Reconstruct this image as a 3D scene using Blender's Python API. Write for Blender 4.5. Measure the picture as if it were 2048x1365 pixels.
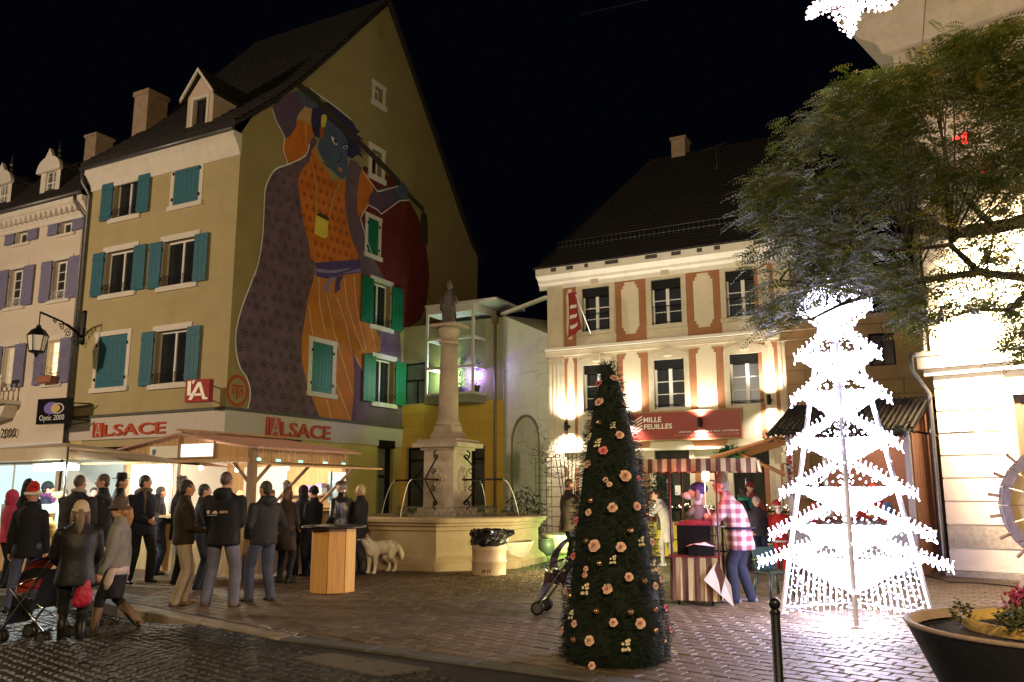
import bpy, bmesh, math, random
from mathutils import Vector, Matrix, Euler, geometry
random.seed(7)
for o in list(bpy.data.objects): bpy.data.objects.remove(o)
SC = bpy.context.scene; COL = SC.collection
pi = math.pi; rad = math.radians

# ------------------------------------------------------------------ camera
EYE = Vector((0, 0, 1.6)); FPX = 1670.15; PITCH = rad(10.16); ROLL = rad(0.1354); GRID = rad(27.687)
cam_d = bpy.data.cameras.new('camera'); cam = bpy.data.objects.new('camera', cam_d); COL.objects.link(cam)
cam_d.sensor_width = 36; cam_d.lens = 36 * FPX / 2048; cam_d.clip_end = 2000; cam_d.clip_start = .05
_r = Vector((1, 0, 0)); _f = Vector((0, math.cos(PITCH), math.sin(PITCH))); _d = Vector((0, math.sin(PITCH), -math.cos(PITCH)))
CR = math.cos(ROLL) * _r + math.sin(ROLL) * _d; CD = -math.sin(ROLL) * _r + math.cos(ROLL) * _d
cam.matrix_world = Matrix(((CR.x, -CD.x, -_f.x, EYE.x), (CR.y, -CD.y, -_f.y, EYE.y), (CR.z, -CD.z, -_f.z, EYE.z), (0, 0, 0, 1)))
SC.camera = cam
# ------------------------------------------------------------------ night sky
w = bpy.data.worlds.new('World'); SC.world = w; w.use_nodes = True
bg = w.node_tree.nodes['Background']; bg.inputs[0].default_value = (.20, .28, .62, 1); bg.inputs[1].default_value = .0035
SC.view_settings.view_transform = 'Standard'; SC.view_settings.look = 'None'; SC.view_settings.exposure = 0; SC.view_settings.gamma = 1
SC.cycles.use_denoising = True; SC.cycles.max_bounces = 5; SC.cycles.diffuse_bounces = 2; SC.cycles.glossy_bounces = 2
SC.cycles.transparent_max_bounces = 6; SC.cycles.transmission_bounces = 3; SC.cycles.sample_clamp_indirect = 4
SC.cycles.caustics_reflective = False; SC.cycles.caustics_refractive = False

# ------------------------------------------------------------------ measuring: a pixel of the 2048 x 1365 photograph to a point
def ray(px, py):
    return CR * ((px - 1024) / FPX) + CD * ((py - 682.5) / FPX) + _f
def gp(px, py, z=0.0):
    d = ray(px, py); return EYE + d * ((z - EYE.z) / d.z)
def at(px, py, dist):                       # dist = horizontal distance
    d = ray(px, py); return EYE + d * (dist / math.hypot(d.x, d.y))
def farther(p, d):                             # a step further from the camera along the ground
    v = Vector((p.x, p.y, 0)).normalized(); return p + v * d
EX = Vector((math.cos(GRID), -math.sin(GRID), 0)); EY = Vector((math.sin(GRID), math.cos(GRID), 0)); EZ = Vector((0, 0, 1))
def onplane(px, py, p0, n):
    d = ray(px, py); return EYE + d * ((p0 - EYE).dot(n) / d.dot(n))

# ------------------------------------------------------------------ lamps
def lamp(name, kind, loc, power, color, radius=.15, target=None, spot=None, blend=.5):
    l = bpy.data.lights.new(name, kind); l.energy = power; l.color = color
    if kind == 'AREA': l.size = radius
    else: l.shadow_soft_size = radius
    if spot: l.spot_size = rad(spot); l.spot_blend = blend
    o = bpy.data.objects.new(name, l); COL.objects.link(o); o.location = loc
    if target is not None:
        o.rotation_euler = (Vector(target) - Vector(loc)).to_track_quat('-Z', 'Y').to_euler()
    return o
WARM = (1, .66, .36); WARMW = (1, .80, .58); COLD = (.82, .90, 1); GREEN = (.45, 1, .30)
UPK = .38; WFK = 5.0; STK = 1.0; REDK = .22; LTK = 3.6
# street lamps of the square beside and behind the camera, floodlights by the fountain; unseen lamps added for bookshop front and gable
lamp('street_and_added_light', 'POINT', (-24, 15, 8.0), 6200, (1, .77, .55), .3)
lamp('street_and_added_light', 'POINT', (-6, -7, 7.0), 1600, (1, .68, .30), .3)
lamp('street_and_added_light', 'POINT', (1.5, -6, 7.0), 5200, (1, .72, .36), .3)
lamp('added_facade_light', 'SPOT', (-2.0, 14.0, 6.5), 1400, (1, .86, .66), .3, (5.5, 27, 6.0), 48, .8)  # unseen spot added to brighten the bookshop front evenly
lamp('green_floodlight', 'POINT', (1.5, 20.6, .5), 330, (.70, 1, .28), .12)
lamp('fountain_floodlight', 'POINT', (1.65, 16.6, .5), 400, (1, .88, .46), .15)
lamp('street_and_added_light', 'POINT', (4.5, -5, 7.5), 1800, (1, .74, .42), .3)  # extra unseen lamp, added to brighten the painted gable


# ------------------------------------------------------------------ materials
MATS = {}
def mat(name, col, rough=.75, metal=0, var=.18, scale=6, bump=.15, bscale=40, spec=.4, dirt=0, emit=None, estr=0, coat=0, stretch=None):
    if name in MATS: return MATS[name]
    m = bpy.data.materials.new(name); MATS[name] = m; m.use_nodes = True
    nt = m.node_tree; N = nt.nodes; L = nt.links; b = N['Principled BSDF']
    b.inputs['Roughness'].default_value = rough; b.inputs['Metallic'].default_value = metal
    b.inputs['Specular IOR Level'].default_value = spec; b.inputs['Coat Weight'].default_value = coat
    tc = N.new('ShaderNodeTexCoord'); src = tc.outputs['Object']
    if stretch:
        mp = N.new('ShaderNodeMapping'); mp.inputs['Scale'].default_value = stretch; L.new(src, mp.inputs[0]); src = mp.outputs[0]
    if var:
        n1 = N.new('ShaderNodeTexNoise'); n1.inputs['Scale'].default_value = scale; n1.inputs['Detail'].default_value = 6; n1.inputs['Roughness'].default_value = .65
        L.new(src, n1.inputs['Vector'])
        rp = N.new('ShaderNodeValToRGB'); e = rp.color_ramp.elements
        e[0].position = .28; e[1].position = .72
        e[0].color = [c * (1 - var) for c in col] + [1]; e[1].color = [min(1, c * (1 + var)) for c in col] + [1]
        L.new(n1.outputs['Fac'], rp.inputs[0]); out = rp.outputs[0]
        if dirt:
            n2 = N.new('ShaderNodeTexNoise'); n2.inputs['Scale'].default_value = scale * .23; n2.inputs['Detail'].default_value = 9; n2.inputs['Roughness'].default_value = .7
            L.new(src, n2.inputs['Vector']); r2 = N.new('ShaderNodeValToRGB'); r2.color_ramp.elements[0].position = .5; r2.color_ramp.elements[1].position = .75
            mx = N.new('ShaderNodeMix'); mx.data_type = 'RGBA'; mx.blend_type = 'MULTIPLY'; mu = N.new('ShaderNodeMath'); mu.operation = 'MULTIPLY'; mu.inputs[1].default_value = dirt
            L.new(n2.outputs['Fac'], r2.inputs[0]); L.new(r2.outputs[0], mu.inputs[0]); L.new(mu.outputs[0], mx.inputs[0]); L.new(out, mx.inputs[6]); mx.inputs[7].default_value = (.42, .38, .33, 1); out = mx.outputs[2]
        L.new(out, b.inputs['Base Color'])
    else: b.inputs['Base Color'].default_value = (*col, 1)
    if bump:
        n3 = N.new('ShaderNodeTexNoise'); n3.inputs['Scale'].default_value = bscale; n3.inputs['Detail'].default_value = 4
        L.new(src, n3.inputs['Vector']); bp = N.new('ShaderNodeBump'); bp.inputs['Strength'].default_value = bump; bp.inputs['Distance'].default_value = .02
        L.new(n3.outputs['Fac'], bp.inputs['Height']); L.new(bp.outputs[0], b.inputs['Normal'])
    if emit: b.inputs['Emission Color'].default_value = (*emit, 1); b.inputs['Emission Strength'].default_value = estr
    return m
def per_piece(m, lo=.6, hi=1.3):           # each stone, board or tile its own tone
    nt = m.node_tree; N = nt.nodes; L = nt.links; b = N['Principled BSDF']; src = b.inputs['Base Color'].links[0].from_socket
    g = N.new('ShaderNodeNewGeometry'); o = N.new('ShaderNodeObjectInfo'); a = N.new('ShaderNodeMath'); a.operation = 'ADD'; f = N.new('ShaderNodeMath'); f.operation = 'FRACT'; r = N.new('ShaderNodeMapRange'); r.inputs[3].default_value = lo; r.inputs[4].default_value = hi
    L.new(g.outputs['Random Per Island'], a.inputs[0]); L.new(o.outputs['Random'], a.inputs[1]); L.new(a.outputs[0], f.inputs[0]); L.new(f.outputs[0], r.inputs[0])
    v = N.new('ShaderNodeVectorMath'); v.operation = 'SCALE'; L.new(src, v.inputs[0]); L.new(r.outputs[0], v.inputs['Scale']); L.new(v.outputs[0], b.inputs['Base Color'])
def glow(name, col, s, sample=False):
    m = mat(name, col, var=0, bump=0, emit=col, estr=s, rough=.5)
    if not sample: m.cycles.emission_sampling = 'NONE'
    return m
def glass(name, col=(.02, .022, .025), rough=.06):
    return mat(name, col, rough=rough, var=.3, scale=1.5, bump=.02, bscale=3, spec=.6)

# ------------------------------------------------------------------ mesh builder
class MB:
    def __init__(s, T=None): s.v = []; s.f = []; s.mi = []; s.T = T; s.m = 0; s.sm = []
    def add(s, vs, fs, smooth=False):
        o = len(s.v); T = s.T
        s.v += [tuple(T @ Vector(v)) for v in vs] if T is not None else [tuple(v) for v in vs]
        s.f += [tuple(i + o for i in f) for f in fs]; s.mi += [s.m] * len(fs); s.sm += [smooth] * len(fs); return s
    def box(s, x0, x1, y0, y1, z0, z1, R=None):
        vs = [(x, y, z) for z in (z0, z1) for y in (y0, y1) for x in (x0, x1)]
        if R is not None: vs = [R @ Vector(v) for v in vs]
        return s.add(vs, [(0, 2, 3, 1), (4, 5, 7, 6), (0, 1, 5, 4), (2, 6, 7, 3), (0, 4, 6, 2), (1, 3, 7, 5)])
    def cbox(s, c, size, rz=0, R=None):
        R = R or Matrix.Rotation(rz, 3, 'Z'); c = Vector(c); a, b, d = [k / 2 for k in size]
        vs = [c + R @ Vector((x, y, z)) for z in (-d, d) for y in (-b, b) for x in (-a, a)]
        return s.add(vs, [(0, 2, 3, 1), (4, 5, 7, 6), (0, 1, 5, 4), (2, 6, 7, 3), (0, 4, 6, 2), (1, 3, 7, 5)])
    def chbox(s, c, size, ch, rz=0):        # box with its top edges chamfered
        R = Matrix.Rotation(rz, 3, 'Z'); c = Vector(c); a, b, d = [k / 2 for k in size]
        rings = [(a, b, -d), (a, b, d - ch), (a - ch, b - ch, d)]
        vs = [c + R @ Vector((sx * A, sy * B, Z)) for A, B, Z in rings for sx, sy in ((-1, -1), (1, -1), (1, 1), (-1, 1))]
        fs = [(i + k, (i + 1) % 4 + k, (i + 1) % 4 + 4 + k, i + 4 + k) for k in (0, 4) for i in range(4)] + [(8, 9, 10, 11)]
        return s.add(vs, fs)
    def tube(s, pts, r, n=8, caps=True, smooth=True, flat=None):
        pts = [Vector(p) for p in pts]; rs = r if isinstance(r, (list, tuple)) else [r] * len(pts)
        vs = []; up = None
        for i, p in enumerate(pts):
            t = (pts[min(i + 1, len(pts) - 1)] - pts[max(i - 1, 0)])
            if t.length < 1e-9: t = Vector((0, 0, 1))
            t.normalize()
            if up is None: up = Vector((0, 0, 1)) if abs(t.z) < .9 else Vector((1, 0, 0))
            a = t.cross(up)
            if a.length < 1e-6: a = t.cross(Vector((0, 1, .3)))
            a.normalize(); b = a.cross(t).normalized(); up = b
            for k in range(n):
                q = 2 * pi * k / n; fl = flat or 1
                vs.append(p + a * (math.cos(q) * rs[i]) + b * (math.sin(q) * rs[i] * fl))
        fs = [(i * n + k, i * n + (k + 1) % n, (i + 1) * n + (k + 1) % n, (i + 1) * n + k) for i in range(len(pts) - 1) for k in range(n)]
        s.add(vs, fs, smooth)
        if caps:
            o = len(s.v) - len(vs); m = len(pts) - 1
            s.f += [tuple(o + k for k in reversed(range(n))), tuple(o + m * n + k for k in range(n))]; s.mi += [s.m] * 2; s.sm += [False] * 2
        return s
    def lathe(s, prof, n=20, c=(0, 0, 0), a0=0, smooth=True, close=True):
        c = Vector(c); vs = [c + Vector((r * math.cos(a0 + 2 * pi * k / n), r * math.sin(a0 + 2 * pi * k / n), z)) for r, z in prof for k in range(n)]
        fs = [(i * n + k, i * n + (k + 1) % n, (i + 1) * n + (k + 1) % n, (i + 1) * n + k) for i in range(len(prof) - 1) for k in range(n)]
        s.add(vs, fs, smooth); o = len(s.v) - len(vs)
        if close:
            s.f += [tuple(o + k for k in reversed(range(n))), tuple(o + (len(prof) - 1) * n + k for k in range(n))]; s.mi += [s.m] * 2; s.sm += [False] * 2
        return s
    def ell(s, c, r, nu=12, nv=8, R=None):
        c = Vector(c); r = (r, r, r) if isinstance(r, (int, float)) else r; vs = []
        for j in range(nv + 1):
            th = pi * j / nv
            for k in range(nu):
                ph = 2 * pi * k / nu; p = Vector((r[0] * math.sin(th) * math.cos(ph), r[1] * math.sin(th) * math.sin(ph), r[2] * math.cos(th)))
                vs.append(c + (R @ p if R is not None else p))
        fs = [(j * nu + k, (j + 1) * nu + k, (j + 1) * nu + (k + 1) % nu, j * nu + (k + 1) % nu) for j in range(nv) for k in range(nu)]
        return s.add(vs, fs, True)
    def octa(s, c, r):
        c = Vector(c); return s.add([c + Vector(d) * r for d in ((1, 0, 0), (-1, 0, 0), (0, 1, 0), (0, -1, 0), (0, 0, 1), (0, 0, -1))],
                                    [(0, 2, 4), (2, 1, 4), (1, 3, 4), (3, 0, 4), (2, 0, 5), (1, 2, 5), (3, 1, 5), (0, 3, 5)])
    def prism(s, poly, fn, d0, d1, side=True):  # poly of (u, v); fn(u, v, d) -> point; a polygon given depth
        tri = tess(poly); n = len(poly)
        vs = [fn(u, v, d0) for u, v in poly] + [fn(u, v, d1) for u, v in poly]
        fs = [tuple(t) for t in tri] + [tuple(i + n for i in reversed(t)) for t in tri]
        if side: fs += [(i, (i + 1) % n, (i + 1) % n + n, i + n) for i in range(n)]
        return s.add(vs, fs)
    def sheet(s, poly, fn, d):
        return s.add([fn(u, v, d) for u, v in poly], [tuple(t) for t in tess(poly)])
    def build(s, name, m, parent=None, kind=None, fix=False, loc=None, rz=None):
        me = bpy.data.meshes.new(name); me.from_pydata(s.v, [], s.f)
        for x in (m if isinstance(m, (list, tuple)) else [m]): me.materials.append(x)
        if any(s.mi): me.polygons.foreach_set('material_index', s.mi)
        if any(s.sm): me.polygons.foreach_set('use_smooth', s.sm)
        if fix:
            bm = bmesh.new(); bm.from_mesh(me); bmesh.ops.recalc_face_normals(bm, faces=bm.faces); bm.to_mesh(me); bm.free()
        me.update(); o = bpy.data.objects.new(name, me); COL.objects.link(o)
        if parent is not None: o.parent = parent
        if kind: o['kind'] = kind
        if loc is not None: o.location = loc
        if rz is not None: o.rotation_euler = (0, 0, rz)
        return o
def tess(poly):
    return geometry.tessellate_polygon([[Vector((u, v, 0)) for u, v in poly]])
def tag(o, label=None, cat=None, group=None, kind=None):
    if label: o['label'] = label
    if cat: o['category'] = cat
    if group: o['group'] = group
    if kind: o['kind'] = kind
    return o
def empty(name, loc, rz=0, label=None, cat=None, group=None):
    o = bpy.data.objects.new(name, None); COL.objects.link(o); o.location = loc; o.rotation_euler = (0, 0, rz); o.empty_display_size = .3
    return tag(o, label, cat, group)
def inst(src, name, parent, loc, rz=0, sc=None):    # an object sharing a mesh
    o = bpy.data.objects.new(name, src.data if hasattr(src, 'data') else src); COL.objects.link(o); o.parent = parent; o.location = loc; o.rotation_euler = (0, 0, rz)
    if sc: o.scale = sc
    return o
def copy_tree(o, parent=None):
    c = o.copy(); COL.objects.link(c); c.parent = parent
    for ch in list(o.children): copy_tree(ch, c)
    return c
def text_mesh(txt, size, ext=.01, bold=0, spacing=1, align='LEFT', shear=0):
    cu = bpy.data.curves.new('lettering', 'FONT'); cu.body = txt; cu.size = size; cu.extrude = ext; cu.offset = bold; cu.space_character = spacing; cu.align_x = align; cu.shear = shear
    cu.resolution_u = 3
    o = bpy.data.objects.new('lettering', cu); COL.objects.link(o); dg = bpy.context.evaluated_depsgraph_get()
    me = bpy.data.meshes.new_from_object(o.evaluated_get(dg)); bpy.data.objects.remove(o); return me
def text_on(parent, name, txt, size, fn, u, z, m, d=-.02, width=None, bold=0, ext=.01, spacing=1, height=None):
    me = text_mesh(txt, size, ext, bold, spacing)
    xs = [v.co.x for v in me.vertices]; ys = [v.co.y for v in me.vertices]; x0, x1 = min(xs), max(xs); y0, y1 = min(ys), max(ys)
    kx = width / (x1 - x0) if width else 1; ky = height / (y1 - y0) if height else kx
    for v in me.vertices: v.co = fn(u + (v.co.x - x0) * kx, d - v.co.z, z + (v.co.y - y0) * ky)
    me.materials.clear(); me.materials.append(m); o = bpy.data.objects.new(name, me); COL.objects.link(o); o.parent = parent; return o
class Facade:
    """A wall plane of a building: u along the wall (to the right as one faces it), w into the wall, z up, in the root's own coordinates."""
    def __init__(s, root_loc, rz, origin, ang):
        s.RL = Vector(root_loc); s.rz = rz; s.O = Vector(origin); s.ang = ang
        s.R = Matrix.Rotation(ang, 3, 'Z'); s.W = Matrix.Rotation(rz, 3, 'Z')
        s.T = Matrix.Translation(s.O) @ Matrix.Rotation(ang, 4, 'Z')
        s.p0 = s.RL + s.W @ s.O; s.eu = s.W @ s.R @ Vector((1, 0, 0)); s.en = s.W @ s.R @ Vector((0, 1, 0))
    def fn(s, u, w, z): return s.T @ Vector((u, w, z))
    def flat(s, u, z, w): return s.T @ Vector((u, w, z))
    def uz(s, px, py, w=0):
        p = onplane(px, py, s.p0 + s.en * w, s.en) - s.p0; return (p.dot(s.eu), p.z)
    def quad(s, *pts, w=0):                # px corners TL TR BL BR -> u0,u1,z0,z1
        q = [s.uz(x, y, w) for x, y in pts]
        return ((q[0][0] + q[2][0]) / 2, (q[1][0] + q[3][0]) / 2, (q[2][1] + q[3][1]) / 2, (q[0][1] + q[1][1]) / 2)
    def mb(s): return MB(s.T)
def wall_mesh(mb, outline, holes, depth=.22):
    """outline: polygon (u,z); holes: (u0,u1,z0,z1). Front face with real openings and their reveals."""
    loops = [[Vector((u, z, 0)) for u, z in outline]] + [[Vector((a, c, 0)), Vector((a, d, 0)), Vector((b, d, 0)), Vector((b, c, 0))] for a, b, c, d in holes]
    tri = geometry.tessellate_polygon(loops); pts = [v for l in loops for v in l]
    mb.add([(v.x, 0, v.y) for v in pts], [tuple(t) for t in tri])
    for a, b, c, d in holes:
        e = depth
        mb.add([(a, 0, c), (b, 0, c), (b, 0, d), (a, 0, d), (a, e, c), (b, e, c), (b, e, d), (a, e, d)], [(0, 1, 5, 4), (1, 2, 6, 5), (2, 3, 7, 6), (3, 0, 4, 7)])

# ================================================================== BUILDINGS
plaster_olive = mat('olive_plaster', (.45, .37, .19), rough=.9, var=.08, scale=1.2, bump=.25, bscale=60, dirt=.25)
plaster_cream = mat('cream_plaster', (.62, .50, .38), rough=.9, var=.07, scale=1.5, bump=.2, bscale=50, dirt=.25)
trim_white = mat('pale_stone_trim', (.72, .66, .56), rough=.8, var=.08, scale=4, bump=.15, dirt=.2)
white_paint = mat('white_window_paint', (.78, .76, .72), rough=.5, var=.05, bump=.05)
teal_paint = mat('blue_green_shutter_paint', (.040, .145, .19), rough=.55, var=.12, scale=5, bump=.1)
green_paint = mat('green_shutter_paint', (.012, .16, .075), rough=.5, var=.12, scale=5, bump=.1)
lav_paint = mat('lavender_shutter_paint', (.20, .19, .30), rough=.6, var=.1, scale=5, bump=.1)
iron = mat('black_iron', (.012, .013, .014), rough=.45, metal=.6, var=.2, scale=20, bump=.1)
zinc = mat('grey_zinc', (.16, .16, .16), rough=.45, metal=.7, var=.2, scale=5, bump=.05)
slate = mat('dark_roof_tiles', (.022, .018, .016), rough=.85, var=.35, scale=3, bump=.6, bscale=14)
pane_dark = glass('dark_window_glass')
pane_blue = glass('dim_curtained_glass', (.05, .048, .042), .12)
pane_lit = glow('lit_curtain', (1, .72, .38), 1.6)
dark_room = mat('dark_shop_interior', (.02, .02, .02), rough=.3, var=.3, bump=0)

def shutter_leaf(F, par, u0, u1, z0, z1, m, w=-.055, t=.035, louvre=False):
    mb = F.mb(); n = 3; g = .008; bw = (u1 - u0 - g * (n - 1)) / n
    for i in range(n): mb.box(u0 + i * (bw + g), u0 + i * (bw + g) + bw, w, w + t, z0, z1)
    mb.box(u0 + .01, u1 - .01, w + t * .3, w + t + .006, z0 + .01, z1 - .01)
    for k in ((.13, .87) if not louvre else (.04, .5, .96)):
        zz = z0 + (z1 - z0) * k; mb.box(u0, u1, w - .018, w - .001, zz - .045, zz + .045)
    if louvre:
        k = 0; zz = z0 + .15
        while zz < z1 - .15:
            mb.add([(u0 + .06, w - .001, zz), (u1 - .06, w - .001, zz), (u1 - .06, w - .016, zz - .05), (u0 + .06, w - .016, zz - .05)], [(0, 1, 2, 3)]); zz += .065
    return mb.build('shutter', m, par)
def hinges(mb, u, z0, z1, w=-.04):
    for k in (.17, .83): zz = z0 + (z1 - z0) * k; mb.cbox((u, w, zz), (.05, .05, .10))
def rail(F, par, u0, u1, z0, h=.32, w=-.03, m=None):
    mb = F.mb(); m = m or iron
    for z in (z0 + .03, z0 + h): mb.tube([(u0, w, z), (u1, w, z)], .011, 5)
    n = max(3, int((u1 - u0) / .22))
    for i in range(n):
        c = u0 + (i + .5) * (u1 - u0) / n; r = min(.09, (u1 - u0) / n * .42)
        pts = [(c + r * (1 - k / 14) * math.cos(k * .8), w, z0 + h / 2 + 1.35 * r * (1 - k / 14) * math.sin(k * .8)) for k in range(12)]
        mb.tube(pts, .008, 4)
        mb.tube([(c - (u1 - u0) / n / 2, w, z0 + .03), (c - (u1 - u0) / n / 2, w, z0 + h)], .008, 4)
    return mb.build('railing', m, par)
def window(F, par, q, jamb=.12, lint=.20, sill=.17, ms=None, msh=None, closed=False, sh='LR', shw=None, cols=2, rows=1, rec=.17, railing=False,
           pane=None, arch=0, frame=.055, mull=.075, wf=None, sillout=.06, shz=(0, 0), louvre=False, railm=None, holes=None, blind=0):
    u0, u1, z0, z1 = q; a, b, c, d = u0 + jamb, u1 - jamb, z0 + sill, z1 - lint; ms = ms or trim_white; wf = wf or white_paint; pane = pane or pane_dark
    if holes is not None: holes.append((a, b, c, d))
    mb = F.mb(); p = -.03
    mb.box(u0, a, p, .04, c, d); mb.box(b, u1, p, .04, c, d)
    mb.box(u0 - .03, u1 + .03, p - .015, .05, d, z1); mb.box(u0 - .05, u1 + .05, p - sillout, .06, z0, c)
    win = mb.build('window', ms, par)
    s = F.mb(); t = .05                                      # sash frames
    W = b - a; Hh = d - c; inner = []
    top = d - blind
    s.box(a, b, rec, rec + t, d - frame, d); s.box(a, b, rec, rec + t, c, c + frame)
    s.box(a, a + frame, rec, rec + t, c + frame, d - frame); s.box(b - frame, b, rec, rec + t, c + frame, d - frame)
    cw = (W - 2 * frame - (cols - 1) * mull) / cols
    for i in range(cols):
        x0 = a + frame + i * (cw + mull)
        if i: s.box(x0 - mull, x0, rec - .01, rec + t, c + frame, d - frame)
        ch = (Hh - 2 * frame - (rows - 1) * .028) / rows
        for j in range(rows):
            zz = c + frame + j * (ch + .028); inner.append((x0, x0 + cw, zz, zz + ch))
            if j: s.box(x0, x0 + cw, rec + .005, rec + t - .005, zz - .028, zz)
    s.build('sash', wf, win)
    for x0, x1, y0, y1 in inner:
        F.mb().add([(x0, rec + .03, y0), (x1, rec + .03, y0), (x1, rec + .03, y1), (x0, rec + .03, y1)], [(0, 1, 2, 3)]).build('pane', pane, win)
    if blind: F.mb().box(a + .01, b - .01, rec - .06, rec - .03, d - blind, d - .005).build('roller_blind', mat('dark_roller_blind', (.025, .028, .032), rough=.5), win)
    if msh:
        sw = shw or W / 2
        if closed:
            m2 = (a + b) / 2
            shutter_leaf(F, win, a + .004, m2 - .004, c + .01, d - .01, msh, w=.0); shutter_leaf(F, win, m2 + .004, b - .004, c + .01, d - .01, msh, w=.0)
        else:
            if 'L' in sh: shutter_leaf(F, win, a - sw, a - .01, c - .02 + shz[0], d + .03 + shz[1], msh, w=-.10, louvre=louvre)
            if 'R' in sh: shutter_leaf(F, win, b + .01, b + sw, c - .02 + shz[0], d + .03 + shz[1], msh, w=-.10, louvre=louvre)
        h = F.mb(); hinges(h, a - .03, c, d); hinges(h, b + .03, c, d); h.build('hinges', iron, win)
    if railing: rail(F, win, a, b, c + .02, m=railm)
    return win

# ---------------------------------------------------------------- the corner house with the mural
_d0 = ray(448, 869); CORNER = EYE + _d0 * ((3.3 - EYE.z) / _d0.z); CORNER.z = 0
AL = empty('corner_house', CORNER, -GRID, 'tall olive corner house with teal shutters and a huge painted figure on its gable', 'house')
FF = Facade(CORNER, -GRID, (0, 0, 0), 0); FG = Facade(CORNER, -GRID, (0, 0, 0), pi / 2)
EAVE = FF.uz(474, 277)[1]; UL = -7.3
holes = []
TP = teal_paint
for q, kw in (
    (((228.8, 357.4), (287.3, 343.4), (219.5, 450), (278.9, 436.5)), dict(railing=True)),
    (((346.5, 328.4), (410.2, 312.3), (337.2, 425.6), (402.8, 410.2)), dict(closed=True, jamb=.16, lint=.16, sill=.16)),
    (((211.2, 495.5), (278.9, 484.2), (199.9, 601.8), (269.2, 591.5)), dict(railing=True)),
    (((325.6, 473.5), (399.7, 461.6), (315.9, 586.4), (393.3, 574.4)), dict(railing=True)),
    (((193.4, 666.3), (263.7, 657.3), (183.1, 788.2), (254.7, 781.7)), dict(closed=True, jamb=.16, lint=.16, sill=.16)),
    (((309.5, 653.4), (386.8, 643.8), (299.8, 781.7), (374, 774.3)), dict(railing=True))):
    window(FF, AL, FF.quad(*q), msh=TP, holes=holes, shw=.60, **kw)
shop = (-6.5, -.35, .25, 3.05); holes.append(shop)
mb = FF.mb(); wall_mesh(mb, [(UL, 0), (0, 0), (0, EAVE), (UL, EAVE)], holes, .25)
gout = [FG.uz(x, y) for x, y in ((548, 208), (600, 168), (690, 88), (775, 12), (817, 130), (864, 265), (890, 341), (922.7, 437.6), (948, 498))]
UE = FG.uz(955, 515)[0]; ZE = FG.uz(955, 515)[1]
gpoly = [(0, 0), (UE, 0), (UE, ZE)] + gout[::-1] + [FG.uz(505, 233), (0, EAVE + .15)]
gh = []
slot = FG.quad((762, 53), (770, 59), (762, 73), (770, 79))
gp_ = ((743.9, 158.7), (770.3, 175.4), (743.9, 207.6), (769.7, 224.3)), ((737.5, 283.8), (768.9, 301.4), (736.6, 355), (768.9, 371.7)), \
      ((730, 423.9), (762, 437.7), (729.3, 510.9), (761, 525.5)), ((740, 549.2), (784.6, 566.2), (740, 655.4), (783, 669.2)), \
      ((616.9, 671.8), (671.8, 684.1), (613.8, 791.8), (670.6, 800)), ((744.6, 704), (790.8, 715.4), (743, 812.3), (790.8, 818.5))
gkw = (dict(cols=1, jamb=.18, lint=.2, sill=.2), dict(cols=1, jamb=.2, lint=.2, sill=.2), dict(closed=True, msh=green_paint, jamb=.17, lint=.16, sill=.16),
       dict(msh=green_paint, railing=True, shw=.75), dict(closed=True, msh=green_paint, jamb=.2, lint=.17, sill=.17), dict(msh=green_paint, railing=True, shw=.75))
GQ = [FG.quad(*q) for q in gp_]
for q, kw in zip(GQ, gkw): window(FG, AL, q, holes=gh, rec=.22, **kw)
door_q = (*[FG.uz(758, 900)[0], FG.uz(784, 900)[0]], .15, FG.uz(770, 896)[1]); gh += [slot, door_q]
gw_ = FG.mb(); wall_mesh(gw_, gpoly, gh, .28); gw_.build('gable_wall', mat('ochre_gable_paint', (.34, .27, .105), rough=.92, var=.10, scale=.9, bump=.25, bscale=60, dirt=.35), AL)
mb.T = None
mb.add([(UL, 0, 0), (UL, UE, 0), (UL, UE, ZE), (UL, 0, EAVE), (0, UE, 0), (0, UE, ZE)], [(0, 1, 2, 3), (1, 4, 5, 2)])
pk = gout[3]; mb.add([(UL, 0, EAVE), (UL, UE, ZE), (UL, pk[0], pk[1] - .1)], [(0, 1, 2)])
mb.build('wall', plaster_olive, AL, fix=False)
# roof with verge following the gable, both slopes
prof = [(-.45, EAVE + .12)] + [FG.uz(505, 233)] + gout[:3] + [(pk[0], pk[1] + .12)]
back = [gout[4], gout[6], (UE - .6, gout[8][1] + .05), (UE + .35, ZE - .15)]
rf = MB(); rail_ = prof + back; x0, x1 = UL - .1, .16
n = len(rail_)
rf.add([(x, u, z + .06) for x in (x0, x1) for u, z in rail_] + [(x, u, z + .24) for x in (x0, x1) for u, z in rail_],
       [(i, i + 1, i + 1 + n, i + n) for i in range(n - 1)] + [(i + 2 * n, i + 3 * n, i + 1 + 3 * n, i + 1 + 2 * n) for i in range(n - 1)] +
       [(i + n, i + 1 + n, i + 1 + 3 * n, i + 3 * n) for i in range(n - 1)] + [(i, i + 2 * n, i + 1 + 2 * n, i + 1) for i in range(n - 1)] + [(0, n, 3 * n, 2 * n), (n - 1, 3 * n - 1, 4 * n - 1, 2 * n - 1)])
ROOF_AL = rf.build('roof', slate, AL)
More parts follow.
